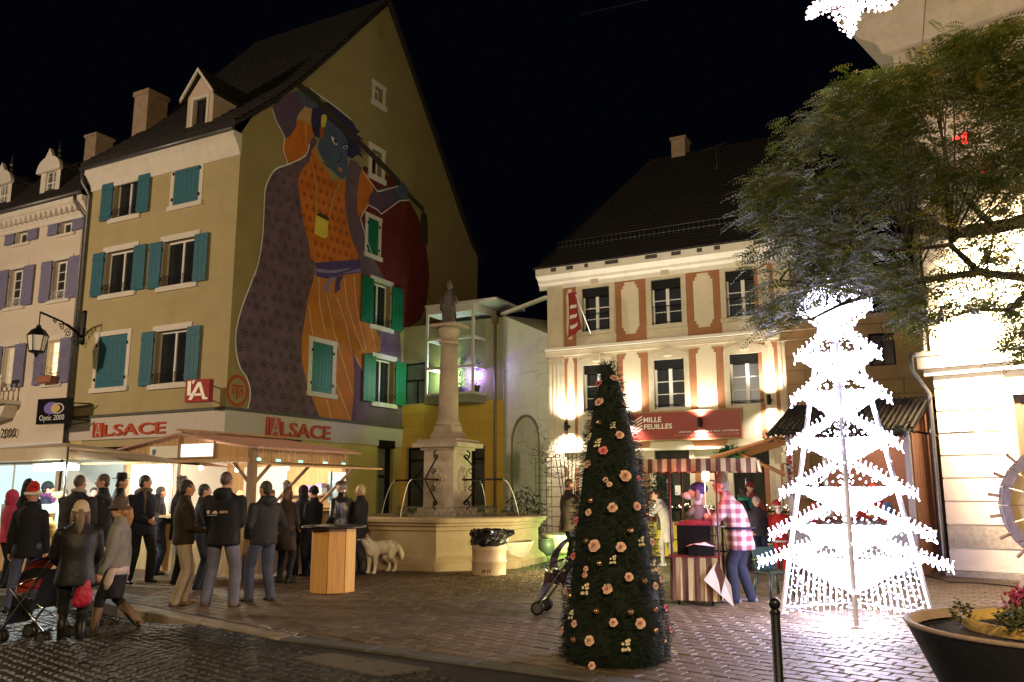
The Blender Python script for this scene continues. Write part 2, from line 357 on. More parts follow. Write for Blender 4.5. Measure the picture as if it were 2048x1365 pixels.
# tile courses along the street slope
tc = MB()
for (u0, z0), (u1, z1) in zip(prof[:-1], prof[1:]):
    L_ = math.hypot(u1 - u0, z1 - z0); k = int(L_ / .33)
    for i in range(k):
        f0, f1 = i / k, (i + 1) / k; nx, nz = -(z1 - z0) / L_, (u1 - u0) / L_
        a = (u0 + (u1 - u0) * f0, z0 + (z1 - z0) * f0 + .24); b = (u0 + (u1 - u0) * f1, z0 + (z1 - z0) * f1 + .24)
        s_ = UL
        while s_ < .1:
            j = random.uniform(0, .012); tc.add([(s_ + .005, a[0] + nx * (.045 + j), a[1] + nz * (.045 + j)), (s_ + .235, a[0] + nx * (.045 + j), a[1] + nz * (.045 + j)), (s_ + .235, b[0] + nx * .012, b[1] + nz * .012), (s_ + .005, b[0] + nx * .012, b[1] + nz * .012),
                    (s_ + .005, a[0], a[1]), (s_ + .235, a[0], a[1])], [(0, 1, 2, 3), (4, 5, 1, 0)]); s_ += .24
tc.build('roof_tiles', slate, ROOF_AL, 'stuff')
# white cornice under the eaves, gutter and downpipe
c = MB(); c.T = None
steps = [(0, EAVE - .62), (-.06, EAVE - .62), (-.10, EAVE - .45), (-.12, EAVE - .40), (-.30, EAVE - .12), (-.36, EAVE - .06), (-.36, EAVE + .10), (0, EAVE + .10)]
n = len(steps)
c.add([(x, y - .0, z) for x in (UL + .02, .04) for y, z in steps], [(i, (i + 1) % n, (i + 1) % n + n, i + n) for i in range(n)] + [tuple(range(n))[::-1], tuple(range(n, 2 * n))])
c.build('cornice', trim_white, AL, fix=True)
g = MB(); g.tube([(UL - .1, -.44, EAVE + .14), (.08, -.44, EAVE + .14)], .075, 8); g.build('gutter', zinc, AL)
d = MB(); d.tube([(UL - .02, -.42, EAVE + .08), (UL + .0, -.40, EAVE - .35), (UL + .03, -.10, EAVE - .75), (UL + .03, -.10, .1)], .055, 8); d.build('downpipe', zinc, AL)
# dormer on the street slope
DM = Facade(CORNER, -GRID, (0, .35, 0), 0)
du0, dz0 = DM.uz(372, 258); du1, _ = DM.uz(424, 245); dz0 -= .1; _, dz1 = DM.uz(400, 190); _, dzp = DM.uz(398, 147)
dm = DM.mb(); mid = (du0 + du1) / 2
wall_mesh(dm, [(du0, dz0), (du1, dz0), (du1, dz1), (mid, dzp - .12), (du0, dz1)], [(du0 + .28, du1 - .28, dz0 + .1, dz1 - .1)], .2)
dep = 2.2
dm.add([(du0, 0, dz0), (du0, 0, dz1), (du0, dep, dz1), (du0, dep * .2, dz0), (du1, 0, dz0), (du1, 0, dz1), (du1, dep, dz1), (du1, dep * .2, dz0)], [(0, 3, 2, 1), (4, 5, 6, 7)])
DORM = dm.build('dormer', plaster_cream, AL)
r2 = DM.mb()
for sgn in (-1, 1):
    e = mid + sgn * (du1 - mid + .14)
    r2.add([(e, -.18, dz1 - .17), (mid, -.18, dzp), (mid, 3.0, dzp), (e, dep + .4, dz1 - .17), (e, -.18, dz1 - .07), (mid, -.18, dzp + .1), (mid, 3.0, dzp + .1), (e, dep + .4, dz1 - .07)],
           [(0, 1, 2, 3), (4, 7, 6, 5), (0, 4, 5, 1), (0, 3, 7, 4)])
r2.build('dormer_roof', slate, DORM)
b = DM.mb()
for sgn in (-1, 1):
    e = mid + sgn * (du1 - mid + .16); b.add([(e, -.22, dz1 - .22), (mid, -.22, dzp - .06), (mid, -.22, dzp + .08), (e, -.22, dz1 - .08), (e, -.16, dz1 - .22), (mid, -.16, dzp - .06), (mid, -.16, dzp + .08), (e, -.16, dz1 - .08)], [(0, 1, 2, 3), (4, 7, 6, 5), (0, 4, 5, 1), (3, 2, 6, 7), (0, 3, 7, 4)])
b.build('bargeboard', trim_white, DORM)
f_ = DM.mb(); f_.box(du0 + .20, du0 + .30, -.03, .05, dz0, dz1 - .05); f_.box(du1 - .30, du1 - .20, -.03, .05, dz0, dz1 - .05); f_.box(du0 + .30, du1 - .30, -.03, .05, dz1 - .15, dz1 - .05); f_.build('window_frame', trim_white, DORM)
DM.mb().add([(du0 + .28, .18, dz0 + .05), (du1 - .28, .18, dz0 + .05), (du1 - .28, .18, dz1 - .1), (du0 + .28, .18, dz1 - .1)], [(0, 1, 2, 3)]).build('pane', pane_dark, DORM)
# chimney
CH = Facade(CORNER, -GRID, (0, 1.6, 0), 0); cu0, cz1 = CH.uz(270, 190); cu1, _ = CH.uz(297, 190)
ch = CH.mb(); ch.box(cu0, cu1, 0, .9, EAVE + .3, cz1 - .1); ch.box(cu0 - .05, cu1 + .05, -.05, .95, cz1 - .1, cz1 + .08)
ch.build('chimney', mat('chimney_render', (.40, .29, .20), rough=.9, var=.2, dirt=.4), AL)
# shop front level: fascia board all round, letters, glazing
fas = mat('fascia_board', (.60, .53, .46), rough=.6, var=.05, bump=.05)
zb0, zb1 = 3.3, FF.uz(451, 820)[1]; U2 = FG.uz(803, 880)[0]
m = MB(); m.T = FF.T; m.box(UL, .07, -.07, -.002, zb0, zb1); m.T = FG.T; m.box(.0, U2, -.07, -.002, zb0, zb1); m.build('fascia_board', fas, AL)
m = MB(); m.T = FF.T; m.box(UL, .12, -.12, -.002, zb1 + .002, zb1 + .09); m.T = FG.T; m.box(0, U2, -.12, -.002, zb1 + .002, zb1 + .09); m.build('drip_ledge', mat('grey_lead_ledge', (.10, .10, .085), rough=.7), AL)
for i in range(4):
    a = shop[0] + i * (shop[1] - shop[0]) / 4; e = a + (shop[1] - shop[0]) / 4
    sw = FF.mb(); sw.box(a, a + .06, .12, .2, shop[2], shop[3]); sw.box(e - .06, e, .12, .2, shop[2], shop[3]); sw.box(a + .06, e - .06, .12, .2, shop[3] - .35, shop[3]); sw.box(a + .06, e - .06, .12, .2, shop[2], shop[2] + .08)
    o = sw.build('shop_window', iron, AL); FF.mb().add([(a + .06, .17, shop[2] + .08), (e - .06, .17, shop[2] + .08), (e - .06, .17, shop[3] - .35), (a + .06, .17, shop[3] - .35)], [(0, 1, 2, 3)]).build('pane', pane_dark, o)
yp = mat('yellow_pier_paint', (.62, .50, .16), rough=.8, var=.08, bump=.15, dirt=.2)
for F_, a, e in ((FG, 1.6, door_q[0] - .15), (FG, door_q[1] + .1, U2), (FF, UL + .1, shop[0] - .05)): F_.mb().box(a, e, -.025, -.003, .1, zb0 - .002).build('yellow_pier', yp, AL)
m = FG.mb(); m.box(.9, 3.1, -.3, -.06, zb0 - .30, zb0 - .03); m.build('awning_box', iron, AL)
a, e, z0, z1 = door_q
m = FG.mb(); m.box(a - .1, e + .08, -.09, -.004, z1 - .02, z1 + .28); m.box(a, a + .09, .08, .14, z0, z1 - .03); m.box(e - .30, e, .08, .14, z0, z1 - .03); m.box(a + .09, e - .3, .08, .14, z0 + 1.95, z0 + 2.05); m.box(a + .09, e - .3, .08, .14, z0, z0 + .2)
o = m.build('door', iron, AL)
for zz0, zz1 in ((z0 + .2, z0 + 1.95), (z0 + 2.05, z1 - .03)): FG.mb().add([(a + .09, .11, zz0), (e - .3, .11, zz0), (e - .3, .11, zz1), (a + .09, .11, zz1)], [(0, 1, 2, 3)]).build('pane', glass('door_glass', (.18, .17, .13), .15), o)
FG.mb().add([(slot[0], .2, slot[2]), (slot[1], .2, slot[2]), (slot[1], .2, slot[3]), (slot[0], .2, slot[3])], [(0, 1, 2, 3)]).build('attic_vent', iron, AL)
# raised letters L'ALSACE: a square carrying L'A, then LSACE
red_letter = mat('red_orange_letters', (.52, .075, .03), rough=.4, var=.08, bump=.05)
cream_letter = mat('cream_sign_letter', (.55, .40, .30), rough=.5, var=0, bump=0)
def alsace_sign(F, pts, name='lettering'):
    (ul, zb), (ur, zt) = pts; H_ = zt - zb; k = H_
    def P(L, m_, d0, d1, nm): return F.mb().prism([(ul + x * k, zb + y * k) for x, y in L], lambda u, v, d: (u, d, v), d0, d1).build(nm, m_, root)
    root = F.mb().box(ul + .20 * k, ul + 1.04 * k, -.13, -.075, zb + .02 * k, zb + 1.0 * k).build(name, red_letter, AL)
    P([(0, 0), (.0, 1.0), (.11, 1.0), (.11, .10), (.17, .10), (.17, 0)], red_letter, -.135, -.075, 'letter'); P([(.13, .99), (.185, .99), (.16, .80), (.13, .80)], red_letter, -.135, -.075, 'apostrophe')
    A = [(.28, .02), (.57, .95), (.68, .95), (.97, .02), (.86, .02), (.79, .25), (.46, .25), (.39, .02)]
    P(A, cream_letter, -.15, -.1305, 'letter'); P([(.50, .36), (.75, .36), (.625, .78)], red_letter, -.155, -.1505, 'letter_eye')
    text_on(root, 'letters', 'LSACE', 1, F.fn, ul + 1.12 * k, zb + .02, red_letter, d=-.10, width=ur - ul - 1.12 * k, bold=.015, ext=.03, height=.80 * k); return root
alsace_sign(FF, (FF.uz(191, 875.5), FF.uz(337, 839)))
alsace_sign(FG, (FG.uz(527, 872), FG.uz(657, 848)))

# ---------------------------------------------------------------- the painted figure on the gable: thin flat layers of paint colour
def ZA(L): return [FG.uz(480 + x / 3.4125, 160 + y / 3.4125) for x, y in L]
def ZB(L): return [FG.uz(440 + x / 3.25, 480 + y / 3.25) for x, y in L]
def smooth_poly(P, n=4):
    out = []
    m = len(P)
    for i in range(m):
        p0, p1, p2, p3 = P[i - 1], P[i], P[(i + 1) % m], P[(i + 2) % m]
        for k in range(n):
            t = k / n; out.append(tuple(.5 * ((2 * p1[j]) + (-p0[j] + p2[j]) * t + (2 * p0[j] - 5 * p1[j] + 4 * p2[j] - p3[j]) * t * t + (-p0[j] + 3 * p1[j] - 3 * p2[j] + p3[j]) * t ** 3) for j in (0, 1)))
    return out
def cut_line(P, ax, v, keep):              # clip a convex polygon by a line u = v or z = v
    out = []
    for i in range(len(P)):
        a, b = P[i - 1], P[i]; ia, ib = (a[ax] - v) * keep >= 0, (b[ax] - v) * keep >= 0
        if ia != ib: t = (v - a[ax]) / (b[ax] - a[ax]); out.append((a[0] + (b[0] - a[0]) * t, a[1] + (b[1] - a[1]) * t))
        if ib: out.append(b)
    return out
def minus(P, R):                               # a convex polygon less a window opening
    a, b, c, d = R; res = []
    for ax, v, k in ((0, a, -1), (0, b, 1), (1, c, -1), (1, d, 1)):
        o = cut_line(P, ax, v, k)
        if len(o) > 2: res.append(o)
        P = cut_line(P, ax, v, -k)
        if len(P) < 3: break
    return res
def gable_sheet(polys, d):
    mb = FG.mb()
    for poly in polys:
        for t in tess(poly):
            L = [[poly[i] for i in t]]
            for R in gh: L = [q for P in L for q in minus(P, R)]
            for P in L: mb.add([(u, d, v) for u, v in P], [tuple(range(len(P)))])
    return mb
MU = FG.mb()
pm = lambda n, c, v=.14: mat('mural_' + n, tuple(min(.8, q * 1.4) for q in c), rough=.9, var=v, scale=1.6, bump=.3, bscale=45, dirt=.3)
P_COAT = pm('grey_purple', (.105, .065, .085), .3); P_DARK = pm('dark_print', (.035, .024, .035)); P_OR = pm('orange', (.42, .115, .012), .2); P_OR2 = pm('burnt_orange', (.27, .06, .012))
P_SK = pm('skirt_orange', (.40, .14, .022), .16); P_RED = pm('dark_red', (.10, .012, .009), .25); P_FACE = pm('blue_grey', (.055, .075, .115)); P_HAIR = pm('indigo', (.022, .018, .06)); P_PUR = pm('violet', (.075, .045, .085))
P_YEL = pm('yellow', (.55, .42, .05)); P_WOOD = pm('dark_olive', (.035, .030, .016)); P_SASH = pm('sash_blue', (.06, .04, .11)); P_LAV = pm('lavender', (.19, .15, .24)); P_LINE = pm('pale_line', (.50, .40, .20)); P_WHT = pm('white', (.7, .66, .56)); P_CORD = pm('cord', (.36, .22, .06))
MURAL = None
def paint(name, poly, m, layer, sm=3):
    global MURAL
    poly = smooth_poly(poly, sm) if sm > 1 else poly
    o = gable_sheet([poly], -.004 * layer).build(name, m, MURAL if MURAL else AL)
    return o
FG_flat = lambda u, v, d: (u, d, v)
def stroke(name, pts, wd, m, layer, mb=None):
    own = mb is None; mb = mb or FG.mb()
    for i in range(len(pts) - 1):
        (a, b), (c, d) = pts[i], pts[i + 1]; L_ = math.hypot(c - a, d - b) or 1e-6; nx, nz = -(d - b) / L_ * wd / 2, (c - a) / L_ * wd / 2
        mb.add([(a - nx, -.004 * layer, b - nz), (c - nx, -.004 * layer, d - nz), (c + nx, -.004 * layer, d + nz), (a + nx, -.004 * layer, b + nz)], [(0, 1, 2, 3)])
    return mb.build(name, m, MURAL if MURAL else AL) if own else None
coat_l = ZA([(500, 385), (470, 440), (440, 520), (320, 580), (240, 610), (190, 680), (165, 760), (158, 900), (150, 1050), (130, 1200), (95, 1340)]) + ZB([(235, 180), (190, 300), (140, 430), (105, 560), (95, 660), (105, 760), (130, 840), (165, 890), (190, 970), (188, 1040), (178, 1100)])
edge_l = list(coat_l)
coat_bot = ZB([(400, 1130), (650, 1163)])
inner = ZB([(610, 1060), (560, 920), (530, 780), (530, 640), (550, 520), (570, 380), (615, 230)]) + ZA([(508, 1240), (470, 1120), (430, 960), (410, 830), (395, 700), (420, 620), (470, 560), (500, 470), (530, 420)])
MURAL = gable_sheet([coat_l + coat_bot + inner], -.008).build('mural', P_COAT, AL)
paint('red_disc', ZA([(838, 600), (880, 605), (985, 640), (1080, 705), (1150, 820), (1220, 950), (1262, 1100), (1285, 1250), (1292, 1365)]) + ZB([(1358, 260), (1350, 360), (1335, 440), (1300, 520), (1240, 560), (1180, 590), (1120, 600), (1000, 140)]) + ZA([(880, 1200), (810, 940), (815, 800)]), P_RED, 1)
paint('coat_side', ZA([(750, 545), (800, 560), (830, 605), (830, 650), (805, 740), (800, 850), (815, 935), (850, 1060), (900, 1200)]) + ZB([(1000, 130), (1085, 275), (1130, 420), (1170, 600), (1178, 800), (1178, 1222), (1000, 1203), (851, 1184), (868, 1010), (872, 850), (858, 700), (885, 790), (930, 858), (940, 740), (1040, 700), (1040, 640), (1010, 590), (920, 510), (918, 215), (895, 150)]) + ZA([(760, 1090), (730, 950), (712, 800), (718, 690), (738, 600)]), P_COAT, 2, 1)
paint('tunic', ZA([(480, 520), (470, 560), (420, 620), (395, 700), (410, 830), (430, 960), (470, 1120), (512, 1252), (800, 1232), (760, 1090), (730, 950), (712, 800), (718, 690), (640, 690), (590, 620), (520, 520), (500, 460)]), P_OR, 3)
paint('sleeve', ZA([(830, 618), (910, 740), (880, 850), (812, 930), (800, 850), (803, 750)]), P_OR, 3)
paint('sleeve', ZA([(390, 280), (480, 310), (500, 360), (470, 440), (430, 520), (322, 578), (290, 480), (300, 400), (322, 402), (350, 370)]), P_OR, 3)
paint('skirt', ZB([(615, 230), (570, 380), (550, 520), (530, 640), (530, 780), (560, 920), (610, 1060), (652, 1164), (850, 1185), (868, 1010), (872, 850), (858, 700), (885, 790), (930, 858), (945, 740), (1040, 725), (1043, 660), (1020, 600), (975, 545), (920, 510), (918, 215)]), P_SK, 3, 1)
sk = FG.mb()
for L_ in ([(575, 430), (600, 620)], [(640, 240), (645, 420), (680, 600)], [(690, 350), (740, 600), (800, 800), (860, 1000)], [(690, 1040), (725, 1165)], [(750, 930), (800, 1060), (845, 1175)], [(760, 380), (820, 560), (850, 720)], [(805, 250), (825, 420), (880, 600), (930, 730)], [(870, 240), (885, 440), (930, 640), (945, 720)], [(980, 560), (1010, 710)], [(870, 740), (930, 858)]): stroke('', ZB(L_), .035, None, 4, sk)
sk.build('pleat_lines', P_LINE, MURAL)
paint('cuff', ZA([(395, 75), (340, 95), (240, 165), (220, 200), (245, 290), (315, 400), (380, 320), (385, 265), (440, 180), (430, 120)]), P_PUR, 4)
paint('cuff', ZA([(905, 760), (1065, 728), (1110, 790), (1085, 825), (975, 885), (960, 915), (930, 880), (878, 855)]), P_PUR, 4)
paint('forearm', ZA([(440, 185), (490, 200), (485, 290), (495, 335), (455, 290), (385, 265)]), pm('tan', (.36, .22, .10)), 4)
paint('hair', ZA([(545, 150), (600, 155), (680, 215), (750, 270), (762, 282), (800, 345), (822, 350), (792, 372), (848, 411), (800, 405), (795, 440), (862, 520), (815, 485), (842, 537), (800, 512), (760, 540), (730, 520), (690, 430), (620, 320), (540, 330), (545, 400), (510, 390), (490, 340), (480, 280), (490, 200)]), P_HAIR, 4, 1)
paint('face', ZA([(545, 330), (575, 275), (610, 285), (700, 360), (745, 420), (728, 500), (735, 600), (718, 660), (690, 678), (620, 615), (560, 540), (530, 470), (540, 400)]), P_FACE, 5, 2)
paint('fringe', ZA([(590, 240), (690, 300), (800, 400), (795, 440), (740, 530), (725, 470), (735, 430), (690, 350), (620, 280)]), P_HAIR, 6, 2)
paint('ear', ZA([(540, 330), (565, 320), (572, 360), (560, 400), (545, 385)]), P_OR2, 6)
paint('headband', ZA([(555, 243), (588, 248), (577, 318), (550, 318)]), P_YEL, 7)
paint('hand', ZA([(400, 60), (470, 55), (540, 110), (547, 160), (500, 195), (440, 180), (400, 120)]), P_FACE, 5)
paint('hand', ZA([(1062, 735), (1110, 700), (1150, 760), (1145, 810), (1100, 822), (1065, 790)]), P_FACE, 5)
fg = FG.mb()
for L_ in ([(440, 80), (455, 110), (445, 150)], [(470, 70), (490, 105), (478, 150)], [(500, 85), (520, 120), (508, 160)], [(1080, 730), (1100, 770)], [(1100, 720), (1120, 770)]): stroke('', ZA(L_), .05, None, 6, fg)
for L_ in ([(608, 330), (650, 380)], [(700, 440), (735, 440)], [(690, 500), (680, 550), (655, 570)], [(560, 560), (600, 600)]): stroke('', ZA(L_), .05, None, 7, fg)
fg.build('ink_lines', P_DARK, MURAL)
paint('eye', ZA([(618, 385), (640, 400), (663, 440), (650, 445), (630, 425)]), P_WHT, 6, 2); paint('eye', ZA([(700, 462), (722, 448), (736, 462), (720, 478)]), P_WHT, 6, 2)
paint('pupil', ZA([(636, 405), (655, 415), (655, 440), (640, 428)]), P_DARK, 7, 2); paint('pupil', ZA([(708, 455), (722, 455), (722, 474), (710, 472)]), P_DARK, 7, 2)
paint('mouth', ZA([(668, 598), (690, 606), (695, 622), (682, 632)]), P_OR, 6)
stroke('staff', ZA([(385, 30), (545, 160), (760, 385), (880, 495), (985, 600), (1090, 710)]), .30, P_WOOD, 8); stroke('staff', ZA([(1140, 780), (1190, 830), (1250, 890)]), .26, P_WOOD, 8)
paint('paddle', ZA([(1232, 915), (1272, 930), (1280, 1110), (1266, 1122), (1234, 1080)]), P_WOOD, 6)
paint('pendant', ZA([(515, 922), (602, 965), (592, 1075), (572, 1085), (503, 1050)]), P_YEL, 6, 1); paint('pendant_cap', ZA([(545, 905), (605, 945), (602, 966), (515, 922)]), P_WOOD, 7, 1)
stroke('cord', ZA([(475, 525), (505, 640), (520, 760), (520, 915)]), .07, P_CORD, 5); stroke('cord', ZA([(695, 680), (645, 770), (615, 880), (603, 945)]), .07, P_CORD, 5); stroke('cord', ZA([(445, 300), (450, 440)]), .07, P_CORD, 5)
paint('sash', ZB([(615, 150), (900, 128), (918, 212), (780, 232), (700, 255), (625, 240)]), P_SASH, 5, 1); paint('sash_fold', ZB([(620, 185), (720, 200), (860, 180), (760, 215), (640, 212)]), P_LAV, 6, 2); paint('sash_fold', ZB([(780, 222), (912, 185), (914, 208)]), P_LAV, 6, 1)
paint('sash_tail', ZB([(715, 240), (750, 245), (705, 300), (698, 355), (672, 320), (690, 280)]), P_LAV, 6, 1); paint('sash_tail', ZB([(755, 240), (800, 232), (775, 285), (778, 325), (740, 350), (745, 290)]), P_SASH, 6, 1)
ol = FG.mb(); stroke('', smooth_poly(edge_l, 3)[:-2][3:], .05, None, 9, ol)
for L_ in ([(830, 620), (935, 765), (1075, 728)], [(820, 940), (870, 855), (930, 885), (960, 918), (1085, 826), (1150, 822)], [(815, 940), (850, 1060), (900, 1200)], [(215, 200), (245, 290), (300, 390), (290, 480), (322, 578)], [(470, 55), (540, 110), (600, 150), (680, 212), (755, 275)]): stroke('', ZA(L_), .045, None, 9, ol)
ol.build('white_outline', pm('outline', (.66, .62, .50)), MURAL)
def inside(p, poly):
    r = False; j = len(poly) - 1
    for i in range(len(poly)):
        if (poly[i][1] > p[1]) != (poly[j][1] > p[1]) and p[0] < (poly[j][0] - poly[i][0]) * (p[1] - poly[i][1]) / (poly[j][1] - poly[i][1]) + poly[i][0]: r = not r
        j = i
    return r
R_ = random.Random(3); fl = FG.mb(); cp = coat_l + coat_bot + inner
for i in range(0, 30):
    for j in range(0, 24):
        c = (-1 + i * .46 + (j % 2) * .23 + R_.uniform(-.09, .09), 4.2 + j * .46 + R_.uniform(-.09, .09))
        if not inside(c, cp): continue
        r = R_.uniform(.13, .19); q = R_.uniform(0, 1)
        for k in range(6):
            a = q + k * pi / 3; t = (c[0] + r * math.cos(a), c[1] + r * math.sin(a)); s = (-math.sin(a) * r * .16, math.cos(a) * r * .16); m_ = (c[0] + r * .6 * math.cos(a), c[1] + r * .6 * math.sin(a))
            if not inside(t, cp): continue
            fl.add([(c[0], -.012, c[1]), (m_[0] + s[0], -.012, m_[1] + s[1]), (t[0], -.012, t[1]), (m_[0] - s[0], -.012, m_[1] - s[1])], [(0, 1, 2, 3)])
fl.build('flower_print', P_DARK, MURAL, 'stuff')
tp = ZA([(500, 560), (425, 640), (400, 720), (430, 950), (475, 1110), (520, 1235), (780, 1215), (745, 1080), (715, 940), (695, 800), (690, 710), (590, 640)]); fl = FG.mb()
for i in range(26):
    for j in range(24):
        c = (1.5 + i * .34 + (j % 2) * .17, 7.5 + j * .40)
        if inside(c, tp) :
            r = .12; fl.add([(c[0] + r * math.cos(k * pi / 3) * (1 if k % 2 else .7), -.016, c[1] + r * math.sin(k * pi / 3) * (1 if k % 2 else .8)) for k in range(6)], [tuple(range(6))])
fl.build('rosette_print', P_OR2, MURAL, 'stuff')
# round red logo painted beside the corner
c = FG.uz(474.5, 782); lg = FG.mb(); R0 = .50
ring = [(c[0] + R0 * math.cos(k * pi / 14) * .9, c[1] + R0 * math.sin(k * pi / 14)) for k in range(28)]
for r0, r1 in ((1, .80),):
    a = [(c[0] + (u - c[0]) * r0, c[1] + (v - c[1]) * r0) for u, v in ring]; b = [(c[0] + (u - c[0]) * r1, c[1] + (v - c[1]) * r1) for u, v in ring]
    lg.add([(u, -.008, v) for u, v in a + b], [(k, (k + 1) % 28, (k + 1) % 28 + 28, k + 28) for k in range(28)])
for x0, x1, y0, y1 in ((-.45, .45, .22, .36), (-.08, .08, -.55, .22), (-.42, -.30, -.22, .12), (-.30, -.12, .0, .12), (-.30, -.12, -.22, -.12), (.16, .28, -.40, .12), (.28, .44, .0, .12), (.38, .50, -.3, .12)):
    lg.add([(c[0] + x * R0, -.008, c[1] + y * R0) for x, y in ((x0, y0), (x1, y0), (x1, y1), (x0, y1))], [(0, 1, 2, 3)])
lg.build('round_logo', mat('painted_red_logo', (.42, .07, .025), rough=.9), AL)

# ---------------------------------------------------------------- projecting signs and the wall lantern
def box_sign(name, label, F, px_c, wd, hh, w, face, depth=.16):
    u, z = F.uz(px_c[0], px_c[1], w); e = empty(name, CORNER + (F.W @ F.fn(u, w, z)), -GRID, label, 'shop sign'); return e
S1 = Facade(CORNER, -GRID, (0, 0, 0), 0)
ua, za = S1.uz(373, 806, -.9); ub, zb = S1.uz(421, 757, -.9)
sg = empty('square_shop_sign', CORNER + EX * ua - EY * .9 + EZ * za, -GRID + rad(8), 'red square shop sign with cream letters projecting over the fascia of the corner house', 'shop sign')
wd, hh = (ub - ua) * .93, zb - za
MB().box(0, wd, -.09, .09, 0, hh).build('panel', mat('red_sign_panel', (.36, .018, .012), rough=.65, var=.08, bump=0), sg)
m = MB()
def SP(L, d=-.105): m.prism([(x * wd, y * hh) for x, y in L], lambda u, v, q: (u, q, v), d, -.0905)
SP([(.10, .94), (.24, .94), (.24, .40), (.44, .40), (.44, .30), (.10, .30)]); SP([(.30, .96), (.40, .96), (.33, .80), (.29, .80)]); SP([(.16, .10), (.30, .10), (.58, .70), (.52, .86)]); SP([(.52, .86), (.58, .70), (.76, .10), (.96, .10), (.96, .17), (.86, .20), (.64, .88)]); SP([(.42, .27), (.78, .27), (.75, .37), (.46, .37)])
m.build('letters', mat('cream_letters', (.78, .68, .50), rough=.4, emit=(1, .85, .6), estr=.12), sg)
m = MB(); m.tube([(wd * .3, 0.05, hh * .85), (wd * .3, .95, hh * .85)], .02, 6); m.tube([(wd * .3, .05, hh * .2), (wd * .3, .95, hh * .2)], .02, 6); m.build('bracket', iron, sg)
ua, za = S1.uz(76, 850, -.9); ub, zb = S1.uz(135, 795, -.9)
sg = empty('optician_sign', CORNER + EX * ua - EY * .9 + EZ * za, -GRID + rad(6), 'black square optician sign with a violet disc and ring projecting from the pink house', 'shop sign'); wd, hh = ub - ua, zb - za
MB().box(0, wd, -.09, .09, 0, hh).build('panel', mat('black_sign_panel', (.008, .008, .010), rough=.3, var=0, bump=0), sg)
m = MB(); disc = lambda x, y, r, n=24: [(x * wd + r * wd * math.cos(2 * pi * k / n), y * hh + r * hh * math.sin(2 * pi * k / n)) for k in range(n)]
m.sheet(disc(.46, .62, .24), lambda u, v, q: (u, -.093, v), 0); m.build('violet_disc', mat('violet_sign', (.16, .10, .30), rough=.4, var=0, emit=(.4, .3, .7), estr=.10), sg)
m = MB(); n = 24; a, b = disc(.66, .60, .21), disc(.66, .60, .165); m.add([(u, -.0945, v) for u, v in a + b], [(k, (k + 1) % n, (k + 1) % n + n, k + n) for k in range(n)]); m.build('ring', mat('pale_ring', (.55, .52, .50), rough=.4, var=0), sg)
m = MB(); m.sheet(disc(.60, .60, .15), lambda u, v, q: (u, -.096, v), 0); m.build('yellow_lens', mat('ochre_lens', (.60, .42, .16), rough=.4, var=0), sg)
text_on(sg, 'letters', 'Optic 2000', 1, lambda u, w, z: Vector((u, w, z)), wd * .10, hh * .08, white_paint, d=-.092, width=wd * .80, ext=.003)
m = MB(); m.tube([(wd, 0, hh * .8), (wd + .35, .5, hh * .8)], .025, 6); m.tube([(wd, 0, hh * .15), (wd + .35, .5, hh * .15)], .025, 6); m.build('bracket', iron, sg)
# lantern on its scrolled wall bracket
LP = Facade(CORNER, -GRID, (UL + .1, 0, 0), -pi / 2 + rad(42))      # bracket swings out from the wall at the edge of the corner house
wall_pt = onplane(168, 650, CORNER - EY * .02, EY); tip = at(80, 632, (wall_pt.xy.length - 1.6))
lan = empty('wall_lantern', wall_pt, 0, 'black old-fashioned street lantern hung from a scrolled iron bracket on the corner house', 'lantern')
dv = tip - wall_pt; dv.z = 0; Lb = dv.length; dx = dv.normalized()
zt = tip.z - wall_pt.z
Q = lambda s, z: dx * s + EZ * z
m = MB(); m.tube([Q(0, zt - .35), Q(Lb * .5, zt + .0), Q(Lb, zt + .12)], .035, 7); m.tube([Q(.05, -.5), Q(.4, -.25), Q(.8, -.1 + zt * .3), Q(1.2, zt - .1)], .022, 6)
for cx_, cz_, r in ((.35, zt - .55, .22), (.75, zt - .32, .16), (1.05, zt - .18, .12), (1.4, zt - .05, .09), (.28, -.25, .15)):
    m.tube([Q(cx_ + r * (1 - k / 16) * math.cos(k * .7), cz_ + r * (1 - k / 16) * math.sin(k * .7)) for k in range(15)], .014, 5)
m.build('bracket', iron, lan)
m = MB(); m.cbox(Q(0, -.1), (.16, .12, .95), math.atan2(dx.y, dx.x)); m.ell(Q(0, .42), .10); m.ell(Q(0, -.62), .10); m.build('wall_plate', iron, lan)
c = Q(Lb, zt); m = MB(); m.tube([c + EZ * .12, c - EZ * .30], .018, 6)
m.lathe([(.03, -.30), (.07, -.33), (.07, -.38), (.16, -.45), (.20, -.47), (.30, -.62), (.34, -.66)], 6, c, pi / 6, smooth=False); m.lathe([(.25, -1.16), (.20, -1.22), (.07, -1.26), (.03, -1.36)], 6, c, pi / 6, smooth=False)
for k in range(6):
    a = pi / 6 + k * pi / 3; e = Vector((math.cos(a), math.sin(a), 0)); m.tube([c + e * .31 - EZ * .66, c + e * .22 - EZ * 1.17], .014, 5)
m.build('lantern_frame', iron, lan)
MB().lathe([(.29, -.67), (.205, -1.16)], 6, c, pi / 6, smooth=False).build('lantern_glass', mat('frosted_lantern_glass', (.55, .52, .40), rough=.35, var=.05, bump=0, emit=(1, .8, .5), estr=.12), lan)

